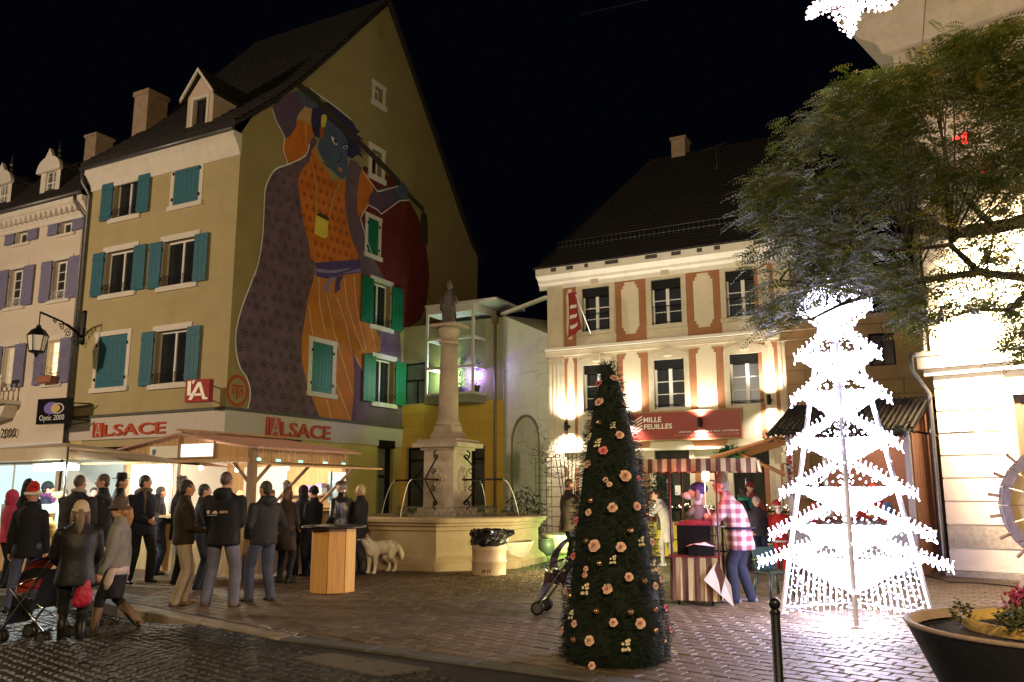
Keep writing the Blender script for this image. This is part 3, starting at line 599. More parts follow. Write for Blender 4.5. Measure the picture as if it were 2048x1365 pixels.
# ---------------------------------------------------------------- the pink and cream house to the left
OP = empty('cream_house', CORNER + EX * UL, -GRID, 'cream terraced house with lavender shutters and round-topped dormers left of the corner house', 'house')
FO = Facade(CORNER + EX * UL, -GRID, (0, 0, 0), 0); OL = -11
oe = FO.uz(172, 397)[1]                                        # underside of the gutter
holes = []
zq = lambda x0, y0, x1, y1: FO.quad((x0, y0 + (x1 - x0) * .10), (x1, y0), (x0 - 4, y1 + (x1 - x0) * .08), (x1 - 4, y1))
wq = FO.quad((119, 449), (152, 440), (117, 472), (150, 464)); hgt = wq[3] - wq[2]
for k in range(3):
    u0 = wq[0] - k * 2.62
    if u0 > OL: window(FO, OP, (u0, u0 + (wq[1] - wq[0]), wq[2] - .1, wq[3] + .1), jamb=.06, lint=.07, sill=.1, msh=lav_paint, shw=.58, rows=1, holes=holes, shz=(.05, -.05))
for rowk, (q, kw) in enumerate(((FO.quad((104, 516), (146, 508), (99, 610), (141, 602)), dict(rows=4, railing=True, railm=white_paint)), (FO.quad((93, 676), (130, 668), (86, 778), (124, 770)), dict(rows=4, louvre=True)))):
    for k in range(3):
        dd = 2.62 * k; window(FO, OP, (q[0] - dd, q[1] - dd, q[2], q[3]), jamb=.13, lint=.17, sill=.12, msh=lav_paint, shw=.62, holes=holes, pane=pane_lit if rowk and k < 1 else (mat('warm_lit_curtain_dim', (.5, .42, .3), emit=(1, .75, .45), estr=.30) if rowk and k == 1 else pane_dark), **kw)
shop2 = (OL + .3, -.55, .3, 2.62); holes.append(shop2)
m = FO.mb(); wall_mesh(m, [(OL, 0), (0, 0), (0, oe), (OL, oe)], holes, .2); m.T = None
m.add([(OL, 0, 0), (OL, 9, 0), (OL, 9, oe), (OL, 0, oe)], [(0, 1, 2, 3)]); m.build('wall', mat('pink_cream_render', (.70, .60, .48), rough=.9, var=.06, scale=1.3, bump=.2, bscale=50, dirt=.2), OP)
m = MB(); st = [(0, oe - .72), (-.05, oe - .72), (-.07, oe - .58), (-.10, oe - .55), (-.28, oe - .22), (-.34, oe - .18), (-.36, oe), (0, oe)]; n = len(st)
m.add([(x, y, z) for x in (OL, -.02) for y, z in st], [(i, (i + 1) % n, (i + 1) % n + n, i + n) for i in range(n)] + [tuple(range(n))[::-1], tuple(range(n, 2 * n))])
x = OL + .1
while x < -.15: m.cbox((x, -.20, oe - .38), (.13, .22, .24)); x += .30
m.build('cornice', trim_white, OP)
m = MB(); m.tube([(OL, -.42, oe + .07), (-.05, -.42, oe + .07)], .075, 8); m.tube([(-.35, -.42, oe + .05), (-.32, -.40, oe - .25), (-.06, -.14, oe - .75), (-.06, -.14, .2)], .05, 8); m.build('gutter', zinc, OP)
m = MB(); m.add([(OL, -.42, oe + .1), (0, -.42, oe + .1), (0, 1.7, oe + 2.6), (OL, 1.7, oe + 2.6), (0, 6, oe + 4.2), (OL, 6, oe + 4.2), (0, 9, oe), (OL, 9, oe)], [(0, 1, 2, 3), (3, 2, 4, 5), (5, 4, 6, 7)])
m.add([(OL, 0, oe), (OL, 9, oe), (OL, 6, oe + 4.2), (OL, 1.7, oe + 2.6)], [(0, 1, 2, 3)]); m.build('roof', slate, OP)
OD = Facade(CORNER + EX * UL, -GRID, (0, .10, 0), 0)
a0, zb_ = OD.uz(78, 397); a1, _ = OD.uz(117, 388); _, zs = OD.uz(95, 342); _, zt_ = OD.uz(97, 305)
for k in range(2):
    dd = -3.0 * k; u0, u1 = a0 + dd, a1 + dd; mid = (u0 + u1) / 2; hw = (u1 - u0) / 2; D = OD.mb()
    arch = [(u0, zs)] + [(mid - hw * math.cos(t), zs + .42 * math.sin(t)) for t in [pi * i / 10 for i in range(1, 10)]] + [(u1, zs)]
    wall_mesh(D, [(u0, zb_ - .2), (u1, zb_ - .2)] + arch[::-1], [(mid - .30, mid + .34, zb_ + .12, zs - .02)], .12)
    do = D.build('dormer', trim_white, OP)
    D = OD.mb(); D.add([(u0, .02, zb_ - .2), (u0, .02, zs), (u0, 2.2, zs), (u0, .6, zb_ - .2), (u1, .02, zb_ - .2), (u1, .02, zs), (u1, 2.2, zs), (u1, .6, zb_ - .2)], [(0, 3, 2, 1), (4, 5, 6, 7)]); D.build('dormer_cheek', slate, do)
    D = OD.mb(); n = len(arch); ar2 = [(u, z + .02) for u, z in arch]
    D.add([(u, -.02, z) for u, z in ar2] + [(u, 2.4, z) for u, z in ar2], [(i, i + 1, i + 1 + n, i + n) for i in range(n - 1)]); D.build('dormer_roof', zinc, do)
    D = OD.mb(); hood = [(u0 - .12, zs - .1), (u0 - .12, zs)] + [(mid - (hw + .1) * math.cos(t), zs + .50 * math.sin(t)) for t in [pi * i / 10 for i in range(1, 5)]] + [(mid, zs + .82)] + [(mid + (hw + .1) * math.cos(t), zs + .50 * math.sin(t)) for t in [pi * i / 10 for i in range(4, 0, -1)]] + [(u1 + .12, zs), (u1 + .12, zs - .1)]
    D.prism(hood, lambda u, v, d: (u, d, v), -.14, .0); D.build('dormer_hood', trim_white, do)
    D = OD.mb(); D.lathe([(.06, 0), (.10, .10), (.05, .2), (.02, .5), (.005, .75)], 8, (mid, .25, zs + .55)); D.ell((mid, .25, zs + .85), .09, 8, 6); D.build('finial', zinc, do)
    D = OD.mb()
    for j in range(2):
        for i in range(2):
            x0 = mid - .27 + i * .32; y0 = zb_ + .15 + j * (zs - zb_ - .2) / 2; hh = (zs - zb_ - .2) / 2 - .05
            OD.mb().add([(x0, .09, y0), (x0 + .26, .09, y0), (x0 + .26, .09, y0 + hh), (x0, .09, y0 + hh)], [(0, 1, 2, 3)]).build('pane', pane_dark, do)
    D.box(mid - .3, mid + .34, .07, .088, zb_ + .12, zs - .02); D.T = D.T; D.build('sash', white_paint, do).location = (0, .02, 0)
ch = MB(); ch.box(-4.5, -3.8, 2.6, 3.4, oe + 2, oe + 4.2); ch.box(-4.55, -3.75, 2.55, 3.45, oe + 4.2, oe + 4.32); ch.build('chimney', MATS['chimney_render'], OP)
m = FO.mb(); m.box(OL, -.02, -.10, -.004, 2.64, 3.30); m.build('fascia_board', white_paint, OP)
tx = FO.uz(29, 881, -.1)[0]; text_on(OP, 'letters', 'Optic 2000', 1, FO.fn, tx - 2.05, FO.uz(15, 881, -.1)[1], mat('black_letters', (.01, .01, .012), rough=.4, var=0), d=-.105, width=2.1, ext=.004)
for i in range(4):
    a = shop2[0] + i * (shop2[1] - shop2[0]) / 4; e = a + (shop2[1] - shop2[0]) / 4 - .06
    sw = FO.mb(); sw.box(a, a + .06, .1, .16, shop2[2], shop2[3]); sw.box(a + .06, e, .1, .16, shop2[3] - .08, shop2[3]); o = sw.build('shop_window', white_paint, OP)
    FO.mb().add([(a + .06, .13, shop2[2]), (e, .13, shop2[2]), (e, .13, shop2[3] - .08), (a + .06, .13, shop2[3] - .08)], [(0, 1, 2, 3)]).build('pane', glow('lit_shop_glass', (.55, .85, .85), .9), o)
# balcony and flower box
b0 = FO.uz(-40, 800)[0]; b1 = FO.uz(43, 800)[0]; bz = FO.uz(20, 812)[1]; m = FO.mb(); m.box(b0, b1, -.8, -.01, bz, bz + .14)
m.prism([(b0 + .3, bz - .02), (b1 - .1, bz - .02), (b1 - .35, bz - .45), ((b0 + b1) / 2, bz - .62), (b0 + .5, bz - .45)], lambda u, v, d: (u, d, v), -.5, -.01); bal = m.build('balcony', trim_white, OP)
m = FO.mb(); n = 9
for i in range(n): x = b0 + (i + .5) * (b1 - b0) / n; m.lathe([(.05, 0), (.07, .15), (.03, .4), (.07, .65), (.05, .75)], 8, (x, -.74, bz + .14))
m.box(b0, b1, -.80, -.66, bz + .89, bz + 1.0); m.build('balustrade', trim_white, bal)
fx = FO.uz(84, 768, -.2); fx1 = FO.uz(113, 768, -.2)
e = empty('flower_box', FO.p0 + EX * fx[0] - EY * .30 + EZ * (fx[1]), -GRID, 'terracotta flower box with small plants under the lit window of the cream house', 'flower box')
wdt = fx1[0] - fx[0]; MB().add([(x * .92 if z == 0 else x, y, z) for z in (0, .22) for y in (-.12, .12) for x in (0, wdt)], [(0, 2, 3, 1), (0, 1, 5, 4), (2, 6, 7, 3), (0, 4, 6, 2), (1, 3, 7, 5), (4, 5, 7, 6)]).build('trough', mat('terracotta', (.36, .13, .07)), e)
m = MB(); R_ = random.Random(5)
for i in range(70):
    p = Vector((R_.uniform(.03, wdt - .03), R_.uniform(-.12, .12), .2 + R_.random() ** 2 * .38)); a = R_.uniform(0, 6.3); q = Vector((math.cos(a), math.sin(a), R_.uniform(-.3, .6))) * .09; t = q.cross(Vector((.3, .2, 1))).normalized() * .03
    m.add([p, p + q * .5 + t, p + q, p + q * .5 - t], [(0, 1, 2, 3)])
m.build('leaves', mat('dull_green_leaves', (.06, .09, .03), rough=.6), e)

# ---------------------------------------------------------------- the low link building with its glass bay
GE = FG.uz(803, 880)[0]                                            # how far back along the gable it stands
LK0 = CORNER + EY * GE
LB = empty('low_link_building', LK0, -GRID, 'low yellow and white annex with a glass corner bay between the two big houses', 'building')
FL = Facade(LK0, -GRID, (0, 0, 0), 0)
lu1, _ = FL.uz(1007, 800); zy0 = FL.uz(900, 893)[1]; zy1 = FL.uz(900, 806)[1]; ztop = FL.uz(815, 655)[1]; zw0 = FL.uz(830, 808)[1]; zw1 = FL.uz(830, 726)[1]
yel = mat('yellow_wall_panels', (.66, .42, .07), rough=.7, var=.06, bump=.1, dirt=.15); wpan = mat('white_wall_panels', (.68, .68, .56), rough=.75, var=.06, bump=.12, dirt=.3)
lw = FL.mb(); gx0 = .28; wall_mesh(lw, [(0, 0), (lu1, 0), (lu1, ztop), (0, ztop)], [(gx0, lu1 - 1.35 + .55, .12, zy0 - .02), (.05, FL.uz(850, 760)[0] + .2, zw0, zw1)], .3)
lw.T = None; lw.add([(0, 9, 0), (0, 0, 0), (0, 0, ztop), (0, 9, ztop), (lu1, 9, ztop), (lu1, 0, ztop)], [(0, 1, 2, 3), (3, 2, 5, 4)])
lw.build('wall', mat('dull_cream_wall', (.38, .34, .20), rough=.9, var=.1, dirt=.3), LB)
k = 0; nrow = 4; hp = (zy1 - zy0) / nrow; cols = [0.02, FL.uz(850, 850)[0], FL.uz(905, 850)[0], FL.uz(960, 850)[0], lu1]
for j in range(nrow):
    for i in range(len(cols) - 1):
        p = FL.mb().box(cols[i] + .006, cols[i + 1] - .006, -.04, -.003, zy0 + j * hp + .006, zy0 + (j + 1) * hp - .006).build('yellow_panel', yel, LB); k += 1
gu1 = lu1 - 1.35 + .55; xs = [gx0, gx0 + .9, gx0 + 1.9, gx0 + 2.95, gu1]
for i in range(4):
    a, e = xs[i], xs[i + 1]; m = FL.mb(); m.box(a, a + .09, .12, .2, .12, zy0 - .02); m.box(a + .09, e, .12, .2, zy0 - .55, zy0 - .47); m.box(a + .09, e, .12, .2, zy0 - .1, zy0 - .02); o = m.build('shop_window', iron, LB)
    for z0, z1 in ((.12, zy0 - .55), (zy0 - .47, zy0 - .1)): FL.mb().add([(a + .09, .17, z0), (e, .17, z0), (e, .17, z1), (a + .09, .17, z1)], [(0, 1, 2, 3)]).build('pane', glass('annex_glass', (.06, .06, .045), .1), o)
sl = FL.mb(); zz = .3
while zz < zy0 - .7: sl.box(xs[3] + .1, xs[4], .10, .115, zz, zz + .05); zz += .075
sl.build('roller_shutter', zinc, LB)
FL.mb().box(gu1 + .02, lu1, -.04, -.003, 0, zy0 - .006).build('yellow_pier', yel, LB); FL.mb().box(.02, gx0 - .03, -.04, -.003, 0, zy0 - .006).build('yellow_pier', yel, LB)
b = FL.uz(850, 760)[0] + .2; m = FL.mb(); m.box(.05, .12, .1, .17, zw0, zw1); m.box(.12, b, .1, .17, zw0 + (zw1 - zw0) * .55, zw0 + (zw1 - zw0) * .55 + .07); m.box(b * .5, b * .5 + .06, .1, .17, zw0, zw0 + (zw1 - zw0) * .55); m.box(.12, b, .1, .17, zw1 - .07, zw1); o = m.build('window', iron, LB)
FL.mb().add([(.12, .15, zw0), (b, .15, zw0), (b, .15, zw1), (.12, .15, zw1)], [(0, 1, 2, 3)]).build('pane', glass('grey_annex_glass', (.12, .12, .115), .2), o)
# glass bay
BD = .95; FB = Facade(LK0, -GRID, (0, -BD, 0), 0)
bu0, _ = FB.uz(851, 700); bu1, _ = FB.uz(947, 700); bz0 = FB.uz(940, 786)[1]; bz1 = FB.uz(945, 606)[1]; bm1 = FB.uz(945, 672)[1]; bm2 = FB.uz(945, 731)[1]; bzt = FB.uz(945, 622)[1]
wf = mat('white_bay_frame', (.74, .70, .66), rough=.5, var=.04, bump=0)
BAYD = 1.75; m = FB.mb(); f = .09
m.box(bu0, bu1, 0, BAYD, bz1 - .28, bz1); m.box(bu0 - .03, bu1 + 1.0, -.05, BAYD + .6, bz1 + .002, bz1 + .10); m.box(bu0, bu1, 0, BAYD, bz0 - .02, bz0 + .06)
mu = FB.uz(906, 700)[0]
for u in (bu0, mu - f / 2, bu1 - f): m.box(u, u + f, 0, f, bz0 + .06, bz1 - .28)
for z in (bm1, bm2): m.box(bu0 + f, mu - f / 2, .005, f - .005, z - .05, z + .05); m.box(mu + f / 2, bu1 - f, .005, f - .005, z - .05, z + .05); m.box(bu1 - f + .005, bu1 - .005, f, BAYD - f, z - .05, z + .05); m.box(bu0 + .005, bu0 + f - .005, f, BAYD - f, z - .05, z + .05)
m.box(bu1 - f, bu1, BAYD - f, BAYD, bz0 + .06, bz1 - .28); m.box(bu0, bu0 + f, BAYD - f, BAYD, bz0 + .06, bz1 - .28)
bay = m.build('glass_bay', wf, LB)
m = FB.mb(); m.box(bu0 - .01, bu1 + .01, -.02, BAYD, bz0 - .34, bz0 - .025); m.build('bay_base', mat('grey_bay_base', (.30, .31, .22), rough=.8), bay)
gl = bpy.data.materials.new('clear_bay_glass'); gl.use_nodes = True; MATS['clear_bay_glass'] = gl; nt = gl.node_tree; nt.nodes.clear()
o_ = nt.nodes.new('ShaderNodeOutputMaterial'); mx = nt.nodes.new('ShaderNodeMixShader'); tr = nt.nodes.new('ShaderNodeBsdfTransparent'); gs = nt.nodes.new('ShaderNodeBsdfGlossy'); tr.inputs[0].default_value = (.80, .86, .82, 1); gs.inputs['Roughness'].default_value = .05
nt.links.new(tr.outputs[0], mx.inputs[1]); nt.links.new(gs.outputs[0], mx.inputs[2]); mx.inputs[0].default_value = .10; nt.links.new(mx.outputs[0], o_.inputs[0])
rowz = ((bz0 + .06, bm2 - .05), (bm2 + .05, bm1 - .05), (bm1 + .05, bz1 - .28))
for z0, z1 in rowz:
    for a, e in ((bu0 + f, mu - f / 2), (mu + f / 2, bu1 - f)): FB.mb().add([(a, .045, z0), (e, .045, z0), (e, .045, z1), (a, .045, z1)], [(0, 1, 2, 3)]).build('pane', gl, bay)
    FB.mb().add([(bu1 - .045, f, z0), (bu1 - .045, BAYD - f, z0), (bu1 - .045, BAYD - f, z1), (bu1 - .045, f, z1)], [(0, 1, 2, 3)]).build('pane', gl, bay)
m = FB.mb(); m.add([(bu0 + .1, BAYD - .05, bz0 + .06), (bu1 - .1, BAYD - .05, bz0 + .06), (bu1 - .1, BAYD - .05, bz1 - .28), (bu0 + .1, BAYD - .05, bz1 - .28)], [(0, 1, 2, 3)]); m.add([(bu0 + .1, .1, bz0 + .07), (bu1 - .1, .1, bz0 + .07), (bu1 - .1, BAYD - .05, bz0 + .07), (bu0 + .1, BAYD - .05, bz0 + .07)], [(0, 1, 2, 3)])
m.build('bay_interior', mat('pale_interior_wall', (.50, .55, .42), rough=.9), bay)
q = Vector(FB.fn(bu0 + .55, .7, bz0 + .42)); gb = MB(); gb.ell((0, 0, 0), .22, 14, 10); gw = LK0 + FB.W @ q
e = gb.build('globe_lamp', glow('white_globe', (.95, 1, .9), 7)); e.location = gw; tag(e, 'glowing white globe lamp standing inside the glass bay above the fountain column', 'lamp')
lamp('globe_lamp_light', 'POINT', gw + Vector((.0, -.0, .32)), 130, (.60, 1, .45), .1)
vp = LK0 + FB.W @ Vector(FB.fn(bu1 - .42, .9, bz0 + .75)); lamp('violet_bay_light', 'POINT', vp, 300, (.40, .22, 1), .1)
for k, (uu, ww, hh) in enumerate(((bu0 + 1.15, .8, 1.5), (bu1 - .3, .7, 1.3))):
    R_ = random.Random(k); pl = empty('bay_plant', LK0 + FB.W @ Vector(FB.fn(uu, ww, bz0 + .07)), 0, ('tall indoor plant inside the glass bay behind the statue column', 'indoor plant in the violet lit corner of the glass bay')[k], 'plant')
    MB().lathe([(.12, 0), (.17, .28), (.15, .28)], 12).build('pot', mat('dark_pot', (.05, .045, .04)), pl)
    m = MB(); m.tube([(0, 0, .2), (.03, .02, hh * .6)], .02, 5)
    for i in range(90):
        a = R_.uniform(0, 6.28); h = .35 + R_.random() * (hh - .3); p = Vector((0, 0, h * .9)); q2 = Vector((math.cos(a), math.sin(a), R_.uniform(-.4, .7))) * R_.uniform(.15, .36); t = q2.cross(EZ).normalized() * .035
        m.add([p + q2 * .25, p + q2 * .6 + t, p + q2, p + q2 * .6 - t], [(0, 1, 2, 3)])
    m.build('foliage', mat('indoor_leaves', (.04, .09, .025), rough=.5), pl)
# white panelled side wall with a blind arch: turns away to the orange house
SD0 = LK0 + EX * lu1; ORG_D = 28.6
OC = at(1100, 1000, ORG_D); OC.z = 0
sv = (OC - SD0); sv.z = 0; sang = math.atan2(sv.y, sv.x)
FS = Facade(SD0, 0, (0, 0, 0), sang); sl_ = sv.length - .05
zsl0 = FS.uz(992, 637)[1]; zsr = FS.uz(1095, 668)[1]; zst = max(zsl0, zsr)
m = FS.mb(); m.add([(0, 0, 0), (sl_, 0, 0), (sl_, 0, zsr), (0, 0, zsl0), (0, 5, 0), (0, 5, zsl0), (sl_, 5, zsr)], [(0, 1, 2, 3), (3, 2, 6, 5)])
SW = m.build('white_side_wall', wpan); SW.location = SD0; tag(SW, 'white panelled side wall with a blind arch beside the orange house', 'wall')
hrow = .40; z = 0; j = 0; archc = FS.uz(1052, 900)[0]
aw = (FS.uz(1080, 900)[0] - FS.uz(1025, 900)[0]) / 2; az1 = FS.uz(1052, 832)[1]
panel_meshes = {}
while z < min(zsl0, zsr) - hrow:
    for (a, e) in ((.01, .62), (sl_ - .62, sl_ - .01)):
        key = 'p'
        FS.mb().box(a + .005, e - .005, -.03, -.002, z + .006, z + hrow - .006).build('wall_panel', wpan, SW)
    if z < az1 - aw: pass
    z += hrow; j += 1
big = FS.mb(); zb = FS.uz(1050, 815)[1]
for z0, z1 in ((zb + .01, (zb + zsr) / 2), ((zb + zsr) / 2 + .015, min(zsl0, zsr) - .05)): big.box(.63, sl_ - .63, -.03, -.002, z0, z1)
big.build('large_panel', wpan, SW)
m = FS.mb(); ar = [(archc - aw, .1)] + [(archc - aw * math.cos(t), az1 - aw + aw * math.sin(t)) for t in [pi * i / 16 for i in range(17)]] + [(archc + aw, .1)]
m.tube([(u, -.03, z) for u, z in ar], .045, 6, flat=1.0); m.build('arch_moulding', mat('green_grey_arch', (.16, .19, .08), rough=.8), SW)
m = FS.mb(); m.sheet(ar, lambda u, v, d: (u, d, v), -.006); m.build('arch_field', mat('pale_arch_plaster', (.50, .52, .38), rough=.9, var=.15, dirt=.4), SW)
m = FS.mb(); m.box(-.02, sl_ + .05, -.12, .05, zst + .0, zst + .10); m.build('coping', trim_white, SW); 
m = FL.mb(); m.tube([(lu1 - .30, -.1, zy0 + (ztop - zy0) * .98), (lu1 - .30, -.1, .1)], .055, 8); m.cbox((lu1 - .30, -.1, ztop - .1), (.22, .2, .3)); m.build('downpipe', mat('tan_downpipe', (.22, .18, .10), rough=.5, metal=.3), LB)

# ---------------------------------------------------------------- the orange house with the bookshop sign
OR = empty('orange_house', OC, -GRID, 'orange and cream bookshop house with steep dark roof and three bays of arched windows', 'house')
FH = Facade(OC, -GRID, (0, 0, 0), 0)
H = lambda x, y: FH.uz(x, y)
z6 = lambda x, y: H(1060 + x / 2.968, 260 + y / 2.968); z7 = lambda x, y: H(1060 + x / 3.102, 660 + y / 3.102)
W_ = z7(1648, 300)[0]; ez = H(1095, 567)[1]; et = H(1087, 547)[1]; bandz = H(1097, 704)[1]
cream = mat('worn_cream_stone', (.60, .51, .38), rough=.9, var=.12, scale=2.5, bump=.3, bscale=30, dirt=.45); orange = mat('orange_render', (.36, .15, .07), rough=.9, var=.12, scale=3, bump=.15, dirt=.25); panelm = mat('cream_panel_paint', (.70, .60, .44), rough=.85, var=.06, scale=3, bump=.15, dirt=.15)
holes = []
ups = [(z6(288, 0)[0], z6(452, 0)[0]), (z6(690, 0)[0], z6(858, 0)[0]), (z6(1118, 0)[0], z6(1300, 0)[0])]
uz0, uz1 = z6(770, 1160)[1], z6(770, 890)[1]; lz0, lz1 = z7(825, 490)[1], z7(825, 185)[1]
cs = [(a + b) / 2 for a, b in ups]; ww = sum(b - a for a, b in ups) / 3 / 2
glassb = glass('bookshop_window_glass', (.016, .018, .024), .28)
def orange_window(c, z0, z1, low):
    q = (c - ww - .12, c + ww + .12, z0 - .16, z1 + .12); a, b = c - ww, c + ww; holes.append((a, b, z0, z1))
    m = FH.mb(); s = .17; p = -.035
    m.box(a - s, a, p, .03, z0, z1); m.box(b, b + s, p, .03, z0, z1)
    if not low: m.box(a - s - .02, b + s + .02, p - .04, .03, z0 - .12, z0)
    n = 8; arc = [(c + (ww + s) * math.cos(t), z1 + .02 + (.22) * math.sin(t)) for t in [pi * i / n for i in range(n + 1)]]
    poly = [(a - s, z1), (b + s, z1)] + [(c + (ww + s) * math.cos(pi * i / n) * (1 if 0 < i < n else 1), z1 + .10 + .20 * math.sin(pi * i / n)) for i in range(n + 1)]
    m.prism(poly, lambda u, v, d: (u, d, v), p, .02); m.cbox((c, p - .03, z1 + .24), (.26, .10, .26))
    win = m.build('window', cream, OR)
    m = FH.mb(); r = .16; t = .05; fr = .05
    m.box(a, a + fr, r, r + t, z0, z1); m.box(b - fr, b, r, r + t, z0, z1); m.box(a + fr, b - fr, r, r + t, z0, z0 + .07); m.box(c - .055, c + .055, r - .015, r + t, z0 + .07, z1 - .30)
    m.build('sash', white_paint, win); zt = z1 - .30; rows = 3; hh = (zt - z0 - .07) / rows
    bl = FH.mb(); bl.box(a + .01, b - .01, .06, .14, zt, z1 - .005); bl.build('blind_box', iron, win)
    gb = FH.mb()
    for j in range(rows):
        for x0, x1 in ((a + fr, c - .055), (c + .055, b - fr)):
            zz = z0 + .07 + j * hh; FH.mb().add([(x0, r + .03, zz + .012), (x1, r + .03, zz + .012), (x1, r + .03, zz + hh - .012), (x0, r + .03, zz + hh - .012)], [(0, 1, 2, 3)]).build('pane', glassb, win)
            if j: gb.box(x0, x1, r + .005, r + .04, zz - .014, zz + .014)
    gb.build('glazing_bars', white_paint, win)
    m = FH.mb(); m.tube([(a, -.02, z0 + (.62 if not low else .12)), (b, -.02, z0 + (.62 if not low else .12))], .014, 5); m.tube([(a, -.02, z0 + .08), (b, -.02, z0 + .08)], .012, 5)
    if not low:
        for i in range(9): x = a + (i + .5) * 2 * ww / 9; m.tube([(x, -.02, z0 + .08), (x, -.02, z0 + .62)], .007, 4)
    m.build('railing', iron, win)
for c in cs: orange_window(c, uz0, uz1, False)
for c in cs: orange_window(c, lz0, lz1, True)
dz = z7(840, 1020)[1] - .9; dt = z7(840, 745)[1]
doors = [(cs[1] - ww * 1.12, cs[1] + ww * 1.12, .05, dt), (cs[2] - ww * 1.1, cs[2] + ww * 1.1, .05, dt)]; holes += doors
m = FH.mb(); wall_mesh(m, [(0, 0), (W_, 0), (W_, ez), (0, ez)], holes, .22); m.T = None
m.add([(0, 0, 0), (0, 10, 0), (0, 10, ez), (0, 0, ez), (W_, 0, 0), (W_, 10, 0), (W_, 10, ez), (W_, 0, ez)], [(0, 3, 2, 1), (4, 5, 6, 7)])
m.build('wall', cream, OR)
strips = [(z6(187, 0)[0], z6(256, 0)[0], z6(203, 0)[0], z6(241, 0)[0]), (z6(482, 0)[0], z6(656, 0)[0], z6(517, 0)[0], z6(616, 0)[0]), (z6(890, 0)[0], z6(1085, 0)[0], z6(930, 0)[0], z6(1042, 0)[0]), (z6(1352, 1300)[0], z6(1468, 1300)[0], z6(1382, 1300)[0], z6(1446, 1300)[0])]
zt6 = ez - .02; gz = 1.0
for a, b, c, d in strips:
    for lo, hi, p0, p1 in ((bandz + .06, zt6, z6(565, 1215)[1], z6(565, 908)[1]), (2.95 if True else gz, bandz - .30, 3.15, z7(600, 140)[1])):
        FH.mb().box(a, b, -.012, -.002, lo, hi).build('orange_strip', orange, OR)
        s = (d - c) / 10; sh = .11; L_ = []
        for i in range(4): L_ += [(c + i * s * 1.0, p1 - (3 - i) * sh), (c + i * s * 1.0, p1 - (2 - i) * sh if i < 3 else p1)]
        right = [(c + d - u, v) for u, v in L_[::-1]]; top = L_[:-1] + right[1:]
        bot = [(u, p0 + (p1 - v)) for u, v in top[::-1]]
        FH.mb().prism(top + bot, lambda u, v, dd: (u, dd, v), -.022, -.013).build('cream_panel', panelm, OR)
    FH.mb().box(a, b, -.012, -.002, .5, 2.35).build('orange_strip', orange, OR); FH.mb().box(c, d, -.022, -.0125, .7, 2.35).build('cream_panel', panelm, OR)
for a, b in ((.0, z6(185, 0)[0]), (z6(1470, 1300)[0], W_)):
    for lo, hi in ((bandz + .06, zt6), (3.0, bandz - .30)):
        m = FH.mb(); m.box(a, b, -.06, -.002, lo, hi); n = 4
        for i in range(n): x = a + .08 + i * (b - a - .16) / (n - 1); m.box(x - .03, x + .03, -.075, -.061, lo + .15, hi - .15)
        m.build('pilaster', cream, OR)
    z = .1; k = 0; RR = random.Random(9)
    while z < 2.85:
        o = FH.mb().chbox((0, 0, 0), (b - a + (.12 if k % 2 else 0), .10, .30), .02).build('quoin_stone', cream, OR); o.location = FH.fn((a + b) / 2, -.055, z + .16); z += .325; k += 1
cz = [(0, ez - .26), (-.05, ez - .26), (-.07, ez - .12), (-.16, ez - .04), (-.18, ez + .05), (-.30, ez + .14), (-.36, ez + .18), (-.38, et + .05), (0, et + .05)]; n = len(cz)
m = MB(); m.add([(x, y, z) for x in (-.30, W_ + .30) for y, z in cz], [(i, (i + 1) % n, (i + 1) % n + n, i + n) for i in range(n)] + [tuple(range(n))[::-1], tuple(range(n, 2 * n))]); m.build('cornice', trim_white, OR, fix=True)
m = MB(); RR = random.Random(4); x = .3
while x < W_ - .5: L_ = RR.uniform(.1, .5); m.box(x, x + L_, -.385, -.381, et - .10, et + .03); x += L_ + RR.uniform(.3, 1.1)
m.build('peeled_paint', mat('peeled_dark_paint', (.07, .06, .055)), OR)
for zz, hh, out, nm in ((bandz, .09, .16, 'string_course'), (bandz - .20, .17, .08, 'string_course'), (2.60 + .25, .08, .10, 'string_course')): FH.mb().box(-.08, W_ + .08, -out, -.003, zz - (0), zz + hh).build(nm, trim_white if zz == bandz else cream, OR)
# roof: steep, hipped on the left
rz = H(1195, 341); rtop = onplane(1340, 312, OC + EY * 5, EY); rzz = rtop.z
rdp = 5.0; pr = [(-.42, et + .06), (.25, et + .55), (rdp, rzz)]
m = MB(); xl, xr = -.38, W_ + .38; hx = 2.3
m.add([(xl, -.42, et + .06), (xr, -.42, et + .06), (xr - .1, .3, et + .62), (xl + .22, .3, et + .62), (xr - .1, rdp, rzz), (hx, rdp, rzz), (xl, 2 * rdp, et + .06), (xr, 2 * rdp, et + .06)],
      [(0, 1, 2, 3), (3, 2, 4, 5), (0, 3, 5), (0, 5, 6), (6, 5, 4, 7), (1, 7, 4, 2)]); RO_ = m.build('roof', slate, OR)
tc = MB(); RR = random.Random(8); A_ = Vector((0, .3, et + .62)); B_ = Vector((0, rdp, rzz)); nrow = 34
nn = Vector((0, -(B_.z - A_.z), (B_.y - A_.y))).normalized()
